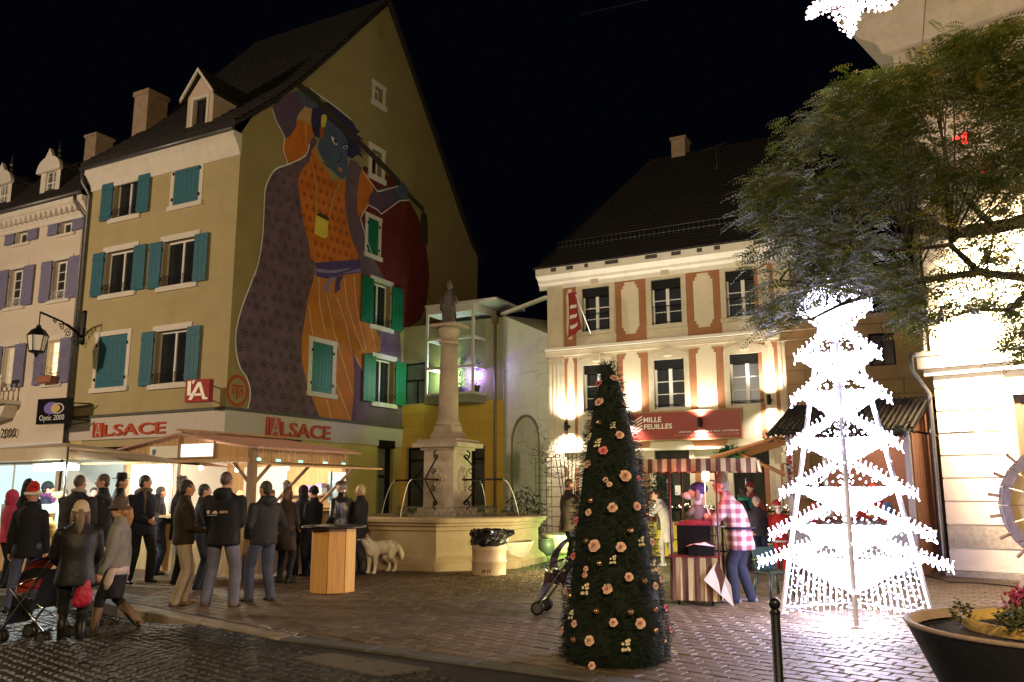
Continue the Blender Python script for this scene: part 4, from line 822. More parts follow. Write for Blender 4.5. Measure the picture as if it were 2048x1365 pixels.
for i in range(-4, nrow):
    f0, f1 = i / nrow, (i + 1) / nrow
    if i < 0: a = Vector((0, -.42, et + .06)).lerp(A_, (i + 4) / 4); b = Vector((0, -.42, et + .06)).lerp(A_, (i + 5) / 4); xs_ = xl + .22 * (i + 4) / 4
    else: a = A_.lerp(B_, f0); b = A_.lerp(B_, f1); xs_ = xl + .22 + (hx - xl - .22) * f0 + .1
    x = xs_ + (.09 if i % 2 else 0)
    while x < xr - .3:
        j = RR.uniform(.03, .05); p = a + nn * j; q = b + nn * .008
        tc.add([(x, p.y, p.z), (x + .17, p.y, p.z), (x + .17, q.y, q.z), (x, q.y, q.z), (x, a.y, a.z), (x + .17, a.y, a.z)], [(0, 1, 2, 3), (4, 5, 1, 0)]); x += .178
tc.build('roof_tiles', mat('brown_flat_tiles', (.016, .012, .010), rough=.85, var=.4, scale=9, bump=.2), RO_, 'stuff')
m = MB(); s0 = A_.lerp(B_, .05); zz = s0 + nn * .16
for k in (0, .2): m.tube([(xl + .6, zz.y, zz.z + k), (xr - .3, zz.y, zz.z + k)], .012, 5)
x = xl + .6
while x < xr - .3: m.tube([(x, zz.y, zz.z - .1), (x, zz.y, zz.z + .2)], .009, 4); x += .17
m.build('snow_guard', zinc, RO_)
cc = onplane(1345, 285, OC + EY * 5, EY); cl = (cc - OC).dot(EX); m = MB(); m.box(cl, cl + .55, 4.8, 5.5, rzz - .5, rzz + .55); m.box(cl - .05, cl + .6, 4.75, 5.55, rzz + .55, rzz + .65); m.build('chimney', MATS['chimney_render'], OR)
cc = onplane(1432, 292, OC + EY * 3.6, EY); cl = (cc - OC).dot(EX); m = MB(); m.tube([(cl, 3.6, cc.z - 1.5), (cl, 3.6, cc.z)], .02, 5); m.tube([(cl - .5, 3.6, cc.z - .1), (cl + .4, 3.6, cc.z + .05)], .012, 4)
for k in range(6): m.tube([(cl - .45 + k * .16, 3.4, cc.z - .09 + k * .026), (cl - .45 + k * .16, 3.8, cc.z - .09 + k * .026)], .006, 4)
m.build('tv_aerial', zinc, OR)
# doors
for k, (a, b, z0, z1) in enumerate(doors):
    m = FH.mb(); n = 8; m.prism([(a - .16, z1 - .03), (b + .16, z1 - .03)] + [((a + b) / 2 + ((b - a) / 2 + .16) * math.cos(pi * i / n), z1 + .12 + .18 * math.sin(pi * i / n)) for i in range(n + 1)], lambda u, v, d: (u, d, v), -.03, .02)
    m.box(a - .16, a, -.03, .02, z0, z1 - .03); m.box(b, b + .16, -.03, .02, z0, z1 - .03); o = m.build('door', cream, OR)
    m = FH.mb(); f = .07; c = (a + b) / 2 - .1; m.box(a, a + f, .12, .18, z0, z1); m.box(b - f, b, .12, .18, z0, z1); m.box(c - .04, c + .04, .12, .18, z0, z1); m.box(a + f, c - .04, .12, .18, z0, z0 + .3); m.box(c + .04, b - f, .12, .18, z0, z0 + .3); m.box(a + f, c - .04, .12, .18, z1 - .5, z1 - .43); m.box(c + .04, b - f, .12, .18, z1 - .5, z1 - .43); m.build('door_frame', iron, o)
    for x0, x1 in ((a + f, c - .04), (c + .04, b - f)):
        for y0, y1 in ((z0 + .3, z1 - .5), (z1 - .43, z1)): FH.mb().add([(x0, .16, y0), (x1, .16, y0), (x1, .16, y1), (x0, .16, y1)], [(0, 1, 2, 3)]).build('pane', glass('door_pane', (.05, .045, .04), .08), o)
    FH.mb().tube([(c - .10, .07, z0 + 1.0), (c - .10, .07, z0 + 1.9)], .02, 6).build('handle', zinc, o)
    if not k: FH.mb().box(c + .12, c + .34, .13, .15, z0 + 1.4, z0 + 1.7).build('notice', white_paint, o)
# bookshop sign
s0 = z7(622, 528); s1 = z7(1315, 668); sz0, sz1 = (z7(640, 690)[1] + z7(1315, 665)[1]) / 2, (z7(622, 530)[1] + z7(1310, 492)[1]) / 2
su0, su1 = z7(596, 600)[0], z7(1313, 580)[0]
sg = empty('bookshop_sign', OC + EX * su0 - EY * .13 + EZ * sz0, -GRID, 'long dark red bookshop sign with white lettering and chevron mark on the orange house', 'shop sign'); sw_, sh_ = su1 - su0, sz1 - sz0
MB().box(0, sw_, 0, .06, 0, sh_).build('board', mat('oxblood_sign_board', (.27, .032, .022), rough=.45, var=.05, bump=0), sg)
m = MB(); m.box(-.04, sw_ + .04, -.01, .065, sh_ + .001, sh_ + .045); m.box(-.04, sw_ + .04, -.01, .065, -.045, -.001); m.box(-.04, -.001, -.01, .065, -.001, sh_ + .001); m.box(sw_ + .001, sw_ + .04, -.01, .065, -.001, sh_ + .001); m.build('sign_frame', mat('wood_sign_frame', (.30, .16, .07)), sg)
idf = lambda u, w, z: Vector((u, w, z)); wl = mat('white_sign_letters', (.8, .76, .70), rough=.5, var=0, bump=0)
kx = lambda x: (x - 596) / (1313 - 596) * sw_
text_on(sg, 'letters', 'MILLE', 1, idf, kx(720), sh_ * .66, wl, d=-.004, width=kx(834) - kx(720), height=sh_ * .19, bold=.02, ext=.003); text_on(sg, 'letters', 'FEUILLES', 1, idf, kx(722), sh_ * .40, wl, d=-.004, width=kx(900) - kx(722), height=sh_ * .19, bold=.02, ext=.003)
text_on(sg, 'letters', 'LIBRAIRIE, THÉ & BAR À VINS • ALTKIRCH', 1, idf, kx(940), sh_ * .22, wl, d=-.004, width=kx(1298) - kx(940), height=sh_ * .075, bold=.012, ext=.003); text_on(sg, 'letters', '03 89 40 90 01 • LIBRAIRIE-MILLEFEUILLES.COM', 1, idf, kx(910), sh_ * .10, mat('pinkish_letters', (.45, .25, .2), var=0, bump=0), d=-.004, width=kx(1300) - kx(910), height=sh_ * .07, ext=.003)
m = MB()
for k in range(5):
    y = sh_ * (.78 - k * .115); xa, xm, xb = kx(612), kx(655), kx(712); h = sh_ * .045
    m.add([(xa, -.005, y), (xm, -.005, y - sh_ * .10), (xb, -.005, y + sh_ * .10), (xb, -.005, y + sh_ * .10 + h), (xm, -.005, y - sh_ * .10 + h), (xa, -.005, y + h)], [(0, 1, 4, 5), (1, 2, 3, 4)])
m.build('chevron_mark', wl, sg)
# up-and-down wall lights
for k, (x, y, lab, pw) in enumerate(((1399, 846, 'slim black up-and-down wall light in front of the bookshop sign', 900), (1132, 853, 'up-and-down wall light near the left corner of the orange house', 1300), (1257, 838, 'up-and-down wall light at the left end of the bookshop sign', 900), (1538, 800, 'up-and-down wall light near the right corner of the orange house', 900))):
    u, z = FH.uz(x, y, -.30); e = empty('wall_light', FH.p0 + EX * u - EY * .30 + EZ * z, -GRID, lab, 'wall light', 'up-and-down lights on the orange house')
    m = MB(); m.lathe([(.055, -.16), (.06, -.15), (.06, .15), (.055, .16)], 10, close=False); m.box(-.03, .03, .03, .28, -.05, .05); m.build('body', iron, e)
    MB().lathe([(.05, .12), (.045, .121)], 10).build('lens', glow('warm_lens', (1, .88, .66), 60), e); MB().lathe([(.05, -.121), (.045, -.12)], 10).build('lens', MATS['warm_lens'], e)
    for sgn in (1, -1):
        p = e.location + EZ * (.20 * sgn); lamp('wall_light_beam', 'SPOT', p, pw * UPK, (1, .90, .76), .10, p + EZ * sgn + EY * .22, 140, 1)
# flag
u, z = FH.uz(1183, 672, -.05); fb = FH.p0 + EX * u - EY * .05 + EZ * z; top = at(1160, 612, fb.xy.length - 1.0)
fl = empty('shop_flag', fb, -GRID, 'limp red and white flag at the upper left window of the orange house', 'flag')
inv = Matrix.Rotation(GRID, 3, 'Z'); tl = inv @ (top - fb); MB().tube([(0, 0, 0), tl * 1.35], .018, 6).build('pole', white_paint, fl)
hh = (FH.uz(1155, 590, -1)[1] - FH.uz(1155, 680, -1)[1]); m = MB(); n = 14
for i in range(n):
    for j in range(6):
        f0 = j / 5; m.v.append((tl.x * 1.3 - .10 + f0 * .48 * (.6 + .4 * i / n) - .2, tl.y * 1.3 + .07 * math.sin(f0 * 9 + i * .3), tl.z * 1.3 + .15 - i / (n - 1) * hh * (1 - .18 * f0)))
for i in range(n - 1):
    for j in range(5): m.f.append((i * 6 + j, i * 6 + j + 1, i * 6 + 7 + j, i * 6 + 6 + j)); m.mi.append(1 if (i % 3 == 1 and 2 < i < 11 and 1 <= j <= 3) else 0); m.sm.append(True)
m.build('cloth', [mat('red_flag', (.25, .02, .02), rough=.8), mat('white_flag', (.6, .55, .5), rough=.8)], fl)

# ---------------------------------------------------------------- dim brown stone building behind the light tree
BR0 = at(1588, 1000, 26.0); BR0.z = 0
BRN = empty('brown_stone_building', BR0, -GRID, 'dim brown masonry building between the orange house and the bright corner building', 'building')
FW = Facade(BR0, -GRID, (0, 0, 0), 0); bw = FW.uz(1925, 900)[0]; bt = FW.uz(1735, 632)[1]
brs = mat('brown_sandstone', (.30, .19, .11), rough=.9, var=.16, scale=2.5, bump=.35, bscale=25, dirt=.3)
wq = FW.quad((1738, 668), (1790, 660), (1738, 735), (1790, 728))
m = FW.mb(); wall_mesh(m, [(0, 0), (bw, 0), (bw, bt), (0, bt)], [wq], .3); m.T = None; m.add([(0, 0, 0), (0, 8, 0), (0, 8, bt), (0, 0, bt), (bw, 0, 0), (bw, 8, 0), (bw, 8, bt), (bw, 0, bt)], [(0, 3, 2, 1), (4, 5, 6, 7), (3, 2, 6, 7)]); m.build('wall', brs, BRN)
m = FW.mb(); m.box(-.1, bw + .1, -.30, -.003, bt - .28, bt); m.box(-.1, bw + .1, -.14, -.003, bt - .55, bt - .282); m.build('cornice', brs, BRN)
a, b, c, d = wq; m = FW.mb(); m.box(a, b, .2, .25, c, c + .06); m.box(a, b, .2, .25, d - .06, d); m.box(a, a + .06, .2, .25, c + .06, d - .06); m.box(b - .06, b, .2, .25, c + .06, d - .06); m.box((a + b) / 2 - .03, (a + b) / 2 + .03, .2, .25, c + .06, d - .06); o = m.build('window', iron, BRN)
for x0, x1 in ((a + .06, (a + b) / 2 - .03), ((a + b) / 2 + .03, b - .06)): FW.mb().add([(x0, .23, c), (x1, .23, c), (x1, .23, d), (x0, .23, d)], [(0, 1, 2, 3)]).build('pane', glass('violet_grey_glass', (.05, .04, .06), .15), o)
RR = random.Random(12); z = .05; j = 0; protos = {}
while z < bt - .9:
    h = .42; x = -.0 - (.5 if j % 2 else 0)
    while x < bw:
        L_ = 1.05; x0, x1 = max(x, 0.01), min(x + L_, bw - .01)
        if x1 - x0 > .2 and not (x1 > a - .15 and x0 < b + .15 and z + h > c - .1 and z < d + .1):
            key = (round(x1 - x0, 2), RR.randrange(3))
            if key not in protos: protos[key] = MB().chbox((0, 0, 0), (x1 - x0 - .02, .05 + .008 * key[1], h - .02), .008).build('stone_block', brs, BRN); o = protos[key]
            else: o = inst(protos[key], 'stone_block', BRN, (0, 0, 0))
            o.location = FW.fn((x0 + x1) / 2, -.027, z + h / 2)
        x += L_
    z += h; j += 1

# ---------------------------------------------------------------- the floodlit corner building on the right
RC = gp(1905, 1152); RA = rad(41.77)
RB_ = empty('corner_building', RC, -RA, 'bright cream corner building with grooved ground floor and heavy dentilled cornice under the tree', 'building')
FR = Facade(RC, -RA, (0, 0, 0), 0)
rw = 7.0; ledge = FR.uz(1872, 737)[1]; cor_z = FR.uz(1812, 165)[1]; 
pcream = mat('pale_cream_paint', (.78, .70, .55), rough=.85, var=.05, scale=2, bump=.15, dirt=.15); pinkst = mat('patched_render', (.42, .36, .30), rough=.95, var=.25, scale=12, bump=.5, dirt=.3)
d0 = FR.uz(2036, 900)[0]; dtop = FR.uz(2043, 788)[1]
up_w = FR.quad((2010, 120), (2090, 90), (2010, 420), (2090, 400)); up2 = (FR.uz(2030, 300)[0], FR.uz(2030, 300)[0] + 1.2, ledge + 2.0, cor_z - .9)
m = FR.mb(); wall_mesh(m, [(0, 0), (rw, 0), (rw, cor_z), (0, cor_z)], [(d0, d0 + 1.5, .2, dtop), up2], .3); m.T = None; m.add([(0, 0, 0), (0, 9, 0), (0, 9, cor_z + 1.2), (0, 0, cor_z + 1.2), (rw, 0, 0), (rw, 9, 0), (rw, 9, cor_z + 1), (rw, 0, cor_z + 1)], [(0, 3, 2, 1), (4, 5, 6, 7)])
m.build('wall', pcream, RB_)
ys = [FR.uz(1890, y)[1] for y in (743, 777, 823, 868, 912, 957, 1003, 1049, 1095, 1140)]
pk_ = mat('cream_paint_with_pink_light', (.78, .66, .56), rough=.85, var=.05, scale=2, bump=.12, dirt=.1)  # lower courses: pinkish light from the light tree put into the cream colour
for i in range(len(ys) - 1):
    t, b_ = ys[i], ys[i + 1]; o = FR.mb().chbox((0, 0, 0), (d0 - .12, .06, 1), .02)
    o = MB(); hh = t - b_ - .03; o.box(0, d0 - .10, -.06, -.002, 0, hh); k = o.build('course_block', pinkst if i == 7 else pk_ if i > 3 else pcream, RB_); k.location = (0.0, 0, b_ + .015)
m = FR.mb(); m.box(-.08, d0 - .02, -.14, -.003, 0, ys[-1] - .0); m.build('plinth', pinkst, RB_)
m = FR.mb(); m.box(-.22, rw, -.26, -.003, ledge - .02, ledge + .22); m.box(-.14, rw, -.16, -.003, ledge - .16, ledge - .022); m.box(-.26, rw, -.30, -.003, ledge + .222, ledge + .30); m.build('ledge', pcream, RB_)
m = MB(); m.tube([(-.10, -.10, cor_z), (-.10, -.10, ledge + .35), (-.30, -.33, ledge + .25), (-.30, -.33, ledge - .05), (-.09, -.12, ledge - .5), (-.09, -.12, .25), (-.12, -.2, .1)], .05, 8); m.build('downpipe', zinc, RB_)
m = FR.mb(); m.box(0, .85, -.07, -.003, ledge + .35, cor_z - .02); m.build('corner_pilaster', pcream, RB_)
m = FR.mb(); m.box(1.15, 1.9, -.05, -.003, cor_z - .62, cor_z - .1); m.box(1.3, 1.75, -.05, -.003, ledge + .6, cor_z - .622); m.build('wall_relief', pcream, RB_)
ctop = FR.uz(1738, 22, -.9)[1]
greyc = mat('weathered_cornice', (.50, .44, .36), rough=.85, var=.15, scale=3, bump=.2, dirt=.5)
H_ = ctop - cor_z
st = [(0, cor_z), (.06, cor_z), (.08, cor_z + H_ * .16), (.16, cor_z + H_ * .2), (.18, cor_z + H_ * .42), (.34, cor_z + H_ * .46), (.42, cor_z + H_ * .62), (.70, cor_z + H_ * .72), (.78, cor_z + H_ * .88), (.92, cor_z + H_ * .92), (.95, ctop), (0, ctop + .02)]
m = MB(); n = len(st); m.v += [(-r, -r, z) for r, z in st] + [(rw, -r, z) for r, z in st] + [(-r, 9, z) for r, z in st]
for i in range(n - 1): m.f += [(i, n + i, n + i + 1, i + 1), (2 * n + i, i, i + 1, 2 * n + i + 1)]; m.mi += [0, 0]; m.sm += [False, False]
m.build('cornice', greyc, RB_)
x = .05; dm0 = None
while x < rw - .2:
    if dm0 is None: dm0 = MB().box(-.055, .055, -.10, 0, 0, H_ * .15).build('dentil', greyc, RB_); dm0.location = (x, -.19, cor_z + H_ * .25); 
    else: inst(dm0, 'dentil', RB_, (x, -.19, cor_z + H_ * .25))
    x += .20
m = MB(); m.add([(-.97, -.97, ctop + .03), (rw, -.97, ctop + .03), (rw, 4.5, ctop + 3.5), (-.97, 4.5, ctop + 3.5), (-.97, 9, ctop), (rw, 9, ctop)], [(0, 1, 2, 3), (3, 2, 5, 4)]); m.tube([(-.97, -.99, ctop + .05), (rw, -.99, ctop + .05)], .08, 8); m.build('roof', zinc, RB_)
a, b, c, d = d0, d0 + 1.5, .2, dtop
m = FR.mb(); m.box(a, a + .1, .15, .22, c, d); m.box(b - .1, b, .15, .22, c, d); m.box(a + .1, b - .1, .15, .22, d - .1, d); o = m.build('door', mat('dark_brown_door', (.06, .035, .02), rough=.5), RB_); FR.mb().box(a + .1, b - .1, .17, .2, c, d - .1).build('door_leaf', MATS['dark_brown_door'], o)
a, b, c, d = up2; m = FR.mb(); m.box(a, a + .08, .15, .22, c, d); m.box(b - .08, b, .15, .22, c, d); m.box(a + .08, b - .08, .15, .22, c, c + .08); m.box(a + .08, b - .08, .15, .22, d - .08, d); o = m.build('window', white_paint, RB_); FR.mb().add([(a, .2, c), (b, .2, c), (b, .2, d), (a, .2, d)], [(0, 1, 2, 3)]).build('pane', pane_dark, o)
u0, z1 = FR.uz(1898, 828, -.07); u1, z0 = FR.uz(1950, 862, -.07); m = FR.mb(); m.box(u0, u1, -.085, -.062, z0, z1); m.build('wall_plaque', mat('pale_lilac_plaque', (.62, .52, .58), rough=.4, var=.05), RB_)
# the wall lamp hidden in the leaves
lz = FR.uz(1962, 560, -.6); lp = FR.p0 + FR.eu * (lz[0] + .35) - FR.en * 1.7 + EZ * (lz[1])
e = empty('wall_floodlight', lp, -RA, 'bright wall lamp half hidden by leaves on the cream corner building', 'lamp'); MB().lathe([(.16, 0), (.05, .16), (.03, .3)], 12).build('lamp_shade', iron, e); MB().ell((0, 0, -.04), (.11, .11, .09)).build('bulb', glow('warm_bulb', (1, .78, .45), 90), e); MB().tube([(0, 0, .25), (0, .8, .40), (0, 1.7, .3)], .02, 6).build('bracket', iron, e)
lamp('wall_floodlight_glow', 'SPOT', lp - EZ * .22, 2600 * WFK, (1, .76, .46), .12, lp - EZ * .45 + FR.en + FR.eu * .45, 140, .4)

# ---------------------------------------------------------------- ground, kerb, paving, road
road_z = -.13
K0, K1, K2 = gp(252, 1211), gp(574, 1276), gp(1200, 1358)
kd = (K1 - K0).normalized(); kn = Vector((-kd.y, kd.x, 0))          # along the kerb, and into the plaza
if kn.y < 0: kn = -kn
def kline(s): return K0 + kd * s
k2d = (K2 - K1).normalized()
KL = []                                                                 # kerb polyline, far left to right
for s in range(-14, 0): KL.append(K0 + kd * s * 1.0)
L01 = (K1 - K0).length; n = int(L01 / 1.0); KL += [K0 + (K1 - K0) * i / n for i in range(n)]
L12 = (K2 - K1).length; n2 = int(L12 / 1.0); KL += [K1 + (K2 - K1) * i / n2 for i in range(n2)]
for s in range(0, 16): KL.append(K2 + k2d * s)
def drop(p):                                                            # the kerb sinks to a flush crossing on the right
    t = (p - K0).dot(kd); return road_z + .13 * max(0, min(1, (t - .9) / 1.6)) if t > .9 else road_z
wet = bpy.data.materials.new('wet_cobbles'); wet.use_nodes = True; MATS['wet_cobbles'] = wet
asphalt = mat('road_bed', (.018, .016, .013), rough=.6, var=.3, scale=8, bump=.4, bscale=60)
sett = mat('wet_dark_setts', (.024, .020, .014), rough=.52, var=.4, scale=9, bump=.5, bscale=35, spec=.3)
per_piece(sett, .5, 1.4)
pave = mat('clay_pavers', (.115, .083, .056), rough=.62, var=.28, scale=2.2, bump=.35, bscale=45, dirt=.55)
per_piece(pave, .72, 1.22)
bed = mat('sandy_joint', (.07, .055, .035), rough=.95, var=.3, scale=10, bump=.3)
granite = mat('granite_kerb', (.26, .21, .15), rough=.7, var=.3, scale=14, bump=.3, dirt=.3); granite_d = mat('dark_granite_kerb', (.075, .07, .065), rough=.7, var=.3, scale=14, bump=.3)
# plaza: one sheet from the kerb to beyond the houses
pl = MB(); far = 240
A = [p.copy() for p in KL]; A = [Vector((p.x, p.y, 0)) + kn * .12 for p in A]; A[0] = A[0] - kd * 120; A[-1] = A[-1] + k2d * 150
B = [a + Vector((0, far, 0)) for a in A]; n = len(A)
pl.add([(a.x, a.y, -.012) for a in A] + [(b.x, b.y, -.012) for b in B], [(i, i + 1, n + i + 1, n + i) for i in range(n - 1)])
PLZ = pl.build('plaza_ground', bed, None, 'structure')
far_p = MB(); far_p.add([(-18, 19.5, -.008), (14, 19.5, -.008), (20, 60, -.008), (-40, 60, -.008)], [(0, 1, 2, 3)]); far_p.build('far_paving', pave, PLZ)
rd = MB(); rd.add([(a.x, a.y, drop(a) - .012) for a in A] + [(a.x * 1.5, -60, road_z - .012) for a in A], [(i, n + i, n + i + 1, i + 1) for i in range(n - 1)])
RD = rd.build('road', asphalt, None, 'structure')
# kerbstones one by one
RR = random.Random(2); KS = []
for i in range(len(KL) - 1):
    p, q = KL[i], KL[i + 1]; c = (p + q) / 2
    if c.y > 22 or c.x > 4 or c.x < -16: continue
    d_ = (q - p); L_ = d_.length; dz = drop(c); h = max(.03, 0 - dz + .02); ang = math.atan2(d_.y, d_.x)
    o = MB().chbox((0, 0, 0), (L_ - .012, .24, h + .1), .015).build('kerbstone', granite_d if RR.random() < .45 else granite); o.location = (c.x, c.y, -(h + .1) / 2 + .012); o.location += Vector((kn.x, kn.y, 0)) * .0; o.rotation_euler = (0, 0, ang)
    KS.append(o); o.parent = PLZ
# plaza paving: the nearest stones one by one, the rest joined
RR = random.Random(21); sx, sy = .25, .165; cells = []
for j in range(1, 95):
    for i in range(-55, 85):
        p = K1 + kd * ((i + (.5 if j % 2 else 0)) * sx) + kn * (.16 + j * sy)
        if p.y > 19.6 or p.y < 3: continue
        v = Vector((p.x, p.y, 0)) - EYE; z_ = v.dot(_f); x_ = v.dot(CR) / z_ * FPX; y_ = v.dot(CD) / z_ * FPX
        if abs(x_) > 1100 or y_ > 760: continue
        # stay on the plaza side of the bent kerb
        if (Vector((p.x, p.y, 0)) - K1).dot(k2d) > 0:
            k2n = Vector((-k2d.y, k2d.x, 0)); k2n = k2n if k2n.y > 0 else -k2n
            if (Vector((p.x, p.y, 0)) - K1).dot(k2n) < .22: continue
        cells.append((v.length, p))
cells.sort(key=lambda t: t[0]); pang = math.atan2(kd.y, kd.x)
pv = [MB().chbox((0, 0, -.03), (sx - .014 + e, sy - .014, .06), .008).build('paving_stone', pave, PLZ) for e in (0, -.004, -.008)]
used = 0; rest = MB()
for k, (L_, p) in enumerate(cells):
    zz = RR.uniform(-.004, .003)
    if k < 297:
        o = pv[k] if k < 3 else inst(pv[k % 3], 'paving_stone', PLZ, p)
        o.location = (p.x, p.y, zz); o.rotation_euler = (RR.uniform(-.012, .012), RR.uniform(-.012, .012), pang + RR.uniform(-.015, .015))
    else: rest.chbox((p.x, p.y, zz - .03), (sx - .014, sy - .014, .06), .008, pang + RR.uniform(-.012, .012))
rest.build('paving_stones', pave, PLZ, 'stuff')
# road setts
cells = []
for j in range(0, 60):
    for i in range(-90, 110):
        p = K1 + kd * ((i + (.5 if j % 2 else 0)) * .125 + .02 * math.sin(j * 1.7 + i * .3)) - kn * (.20 + j * .115)
        if p.y > 13 or p.y < 4: continue
        v = Vector((p.x, p.y, road_z)) - EYE; z_ = v.dot(_f)
        if z_ < 3: continue
        x_ = v.dot(CR) / z_ * FPX; y_ = v.dot(CD) / z_ * FPX
        if abs(x_) > 1060 or y_ > 720: continue
        q = Vector((p.x, p.y, 0))
        if (q - K1).dot(kd) > 0:
            k2n = Vector((-k2d.y, k2d.x, 0)); k2n = k2n if k2n.y > 0 else -k2n
            if (q - K1).dot(k2n) > -.2: continue
        cells.append((v.length, p))
cells.sort(key=lambda t: t[0])
def sett_shape(mb, c, s, rz): mb.chbox(c, s, .02, rz)
pv = [MB().chbox((0, 0, -.03), (.112 + e, .102 + e, .06), .018).build('cobblestone', sett, RD) for e in (0, -.008, -.004)]; rest = MB()
for k, (L_, p) in enumerate(cells):
    zz = drop(p) + RR.uniform(-.008, .006)
    if k < 297:
        o = pv[k] if k < 3 else inst(pv[k % 3], 'cobblestone', RD, p); o.location = (p.x, p.y, zz); o.rotation_euler = (RR.uniform(-.05, .05), RR.uniform(-.05, .05), pang + RR.uniform(-.12, .12))
    else:
        R = Euler((RR.uniform(-.05, .05), RR.uniform(-.05, .05), pang + RR.uniform(-.12, .12))).to_matrix(); c = Vector((p.x, p.y, zz - .03)); a, b, d = .056, .051, .03
        vs = [c + R @ Vector((sx_ * A_, sy_ * B_, Z)) for A_, B_, Z in ((a, b, 0), (a, b, d - .016), (a - .018, b - .018, d)) for sx_, sy_ in ((-1, -1), (1, -1), (1, 1), (-1, 1))]
        rest.add(vs, [(i + q, (i + 1) % 4 + q, (i + 1) % 4 + 4 + q, i + 4 + q) for q in (0, 4) for i in range(4)] + [(8, 9, 10, 11)])
rest.build('cobblestones', sett, RD, 'stuff')
# pale crossing stripe painted on the road
a, b, c, d = gp(588, 1345, road_z), gp(665, 1334, road_z), gp(860, 1368, road_z), gp(760, 1385, road_z)
z_ = .006; m = MB(); m.prism([(a.x, a.y), (b.x, b.y), (c.x, c.y), (d.x, d.y)], lambda u, v, q: (u, v, q), -.13, .004); m.build('crossing_stripe', mat('worn_white_road_paint', (.085, .07, .05), rough=.6, var=.3, scale=12, bump=.3), RD)
# chalk scrawl on the kerb
def kp(px, py): return gp(px, py, .016)
ch = MB(); pts = [(515, 1252), (524, 1251), (535, 1254), (545, 1260), (556, 1262), (546, 1260), (536, 1257), (520, 1256)]
for L_ in (pts, [(545, 1262), (557, 1262), (570, 1259)], [(556, 1264), (566, 1265), (577, 1263)], [(560, 1268), (575, 1266), (588, 1265)], [(572, 1270), (585, 1268), (596, 1267), (588, 1272), (600, 1275), (612, 1272)]):
    P = [kp(*q) for q in L_]
    for i in range(len(P) - 1):
        t = (P[i + 1] - P[i]); s_ = Vector((-t.y, t.x, 0)).normalized() * .009; ch.add([P[i] - s_, P[i + 1] - s_, P[i + 1] + s_, P[i] + s_], [(0, 1, 2, 3)])
ch.build('chalk_scrawl', mat('white_chalk', (.75, .72, .68), rough=.9, var=.2), PLZ)
# leaf litter, grass
RR = random.Random(6); lit = MB()
def leaf_at(mb, p, r, a, tilt=.3):
    u = Vector((math.cos(a), math.sin(a), RR.uniform(-tilt, tilt))) * r; v = Vector((-math.sin(a), math.cos(a), RR.uniform(-tilt, tilt))) * r * .45; mb.add([p - u, p + v, p + u, p - v], [(0, 1, 2, 3)])
for i in range(2600):
    px = RR.gauss(1010, 120); py = RR.gauss(1165, 16)
    if py < 1128 or py > 1215: continue
    leaf_at(lit, gp(px, py) + EZ * RR.uniform(.008, .02), RR.uniform(.018, .04), RR.uniform(0, 6.3))
for i in range(1500):
    px = RR.uniform(1330, 1960); py = RR.uniform(1215, 1360) if px > 1560 else RR.uniform(1190, 1300)
    leaf_at(lit, gp(px, py) + EZ * RR.uniform(.006, .015), RR.uniform(.010, .022), RR.uniform(0, 6.3))
for i in range(500): leaf_at(lit, gp(RR.uniform(300, 1300), RR.uniform(1180, 1330)) + EZ * .008, RR.uniform(.010, .022), RR.uniform(0, 6.3))
tag(lit.build('fallen_leaves', mat('yellow_fallen_leaves', (.26, .18, .06), rough=.7, var=.5, scale=2), None, 'stuff'), 'yellow and brown fallen leaves scattered over the paving by the fountain', 'leaves')
gr = MB()
for i in range(7000):
    t = RR.random(); px = RR.gauss(1085, 55) if t < .8 else RR.uniform(1280, 1420); py = RR.gauss(1122, 10) if t < .8 else RR.gauss(1150, 18)
    if py < 1095: continue
    p = gp(px, py); a = RR.uniform(0, 6.3); s_ = Vector((math.cos(a), math.sin(a), 0)) * .006; h = RR.uniform(.02, .055); l = Vector((RR.uniform(-.03, .03), RR.uniform(-.03, .03), h)); gr.add([p - s_, p + s_, p + l], [(0, 1, 2)])
tag(gr.build('grass', mat('short_grass', (.07, .12, .03), rough=.6, var=.3), None, 'stuff'), 'short green lit grass round the foot of the fountain and bowls', 'grass')
gr = MB()
for i in range(2500):
    px = RR.choice((RR.gauss(1650, 40), RR.gauss(1800, 40), RR.gauss(1890, 30), RR.gauss(1830, 20))); py = RR.choice((RR.gauss(1255, 10), RR.gauss(1215, 8), RR.gauss(1300, 6)))
    leaf_at(gr, gp(px, py) + EZ * RR.uniform(.006, .02), RR.uniform(.008, .018), RR.uniform(0, 6.3))
tag(gr.build('green_clippings', mat('green_clippings', (.09, .13, .05), rough=.7), None, 'stuff'), 'green leaf clippings and needles strewn on the paving under the light tree', 'clippings')

# ================================================================== MARKET STALLS
pine = mat('raw_pine', (.52, .33, .15), rough=.7, var=.2, scale=3, bump=.15, bscale=25, stretch=(6, 6, .6)); pine_d = mat('weathered_timber', (.26, .17, .10), rough=.8, var=.25, scale=4, bump=.25, stretch=(5, 5, .6))
whitecloth = mat('white_banner_cloth', (.80, .80, .74), rough=.8, var=.05, bump=.05); pinkroof = mat('pink_roof_sheet', (.46, .26, .20), rough=.6, var=.12, scale=3, bump=.1)
ST0 = gp(493, 1160); STL, STW = 3.50, 2.74
ST = empty('timber_stall', ST0, -GRID, 'open timber market stall with low pink roof and lit counter before the corner house', 'market stall')
def post(mb, x, y, z0, z1, s=.10): mb.box(x - s / 2, x + s / 2, y - s / 2, y + s / 2, z0, z1)
for x, y, zt in ((0, 0, 2.40), (-STL, 0, 2.32), (0, STW, 2.32), (-STL, STW, 2.32), (-STL * .5 - .15, .0, 2.2)): m = MB(); post(m, x, y, 0, zt, .13 if y == 0 and x == 0 else .10); m.build('post', pine_d, ST)
apx, apz, ez_ = -1.92, 2.70, 2.42
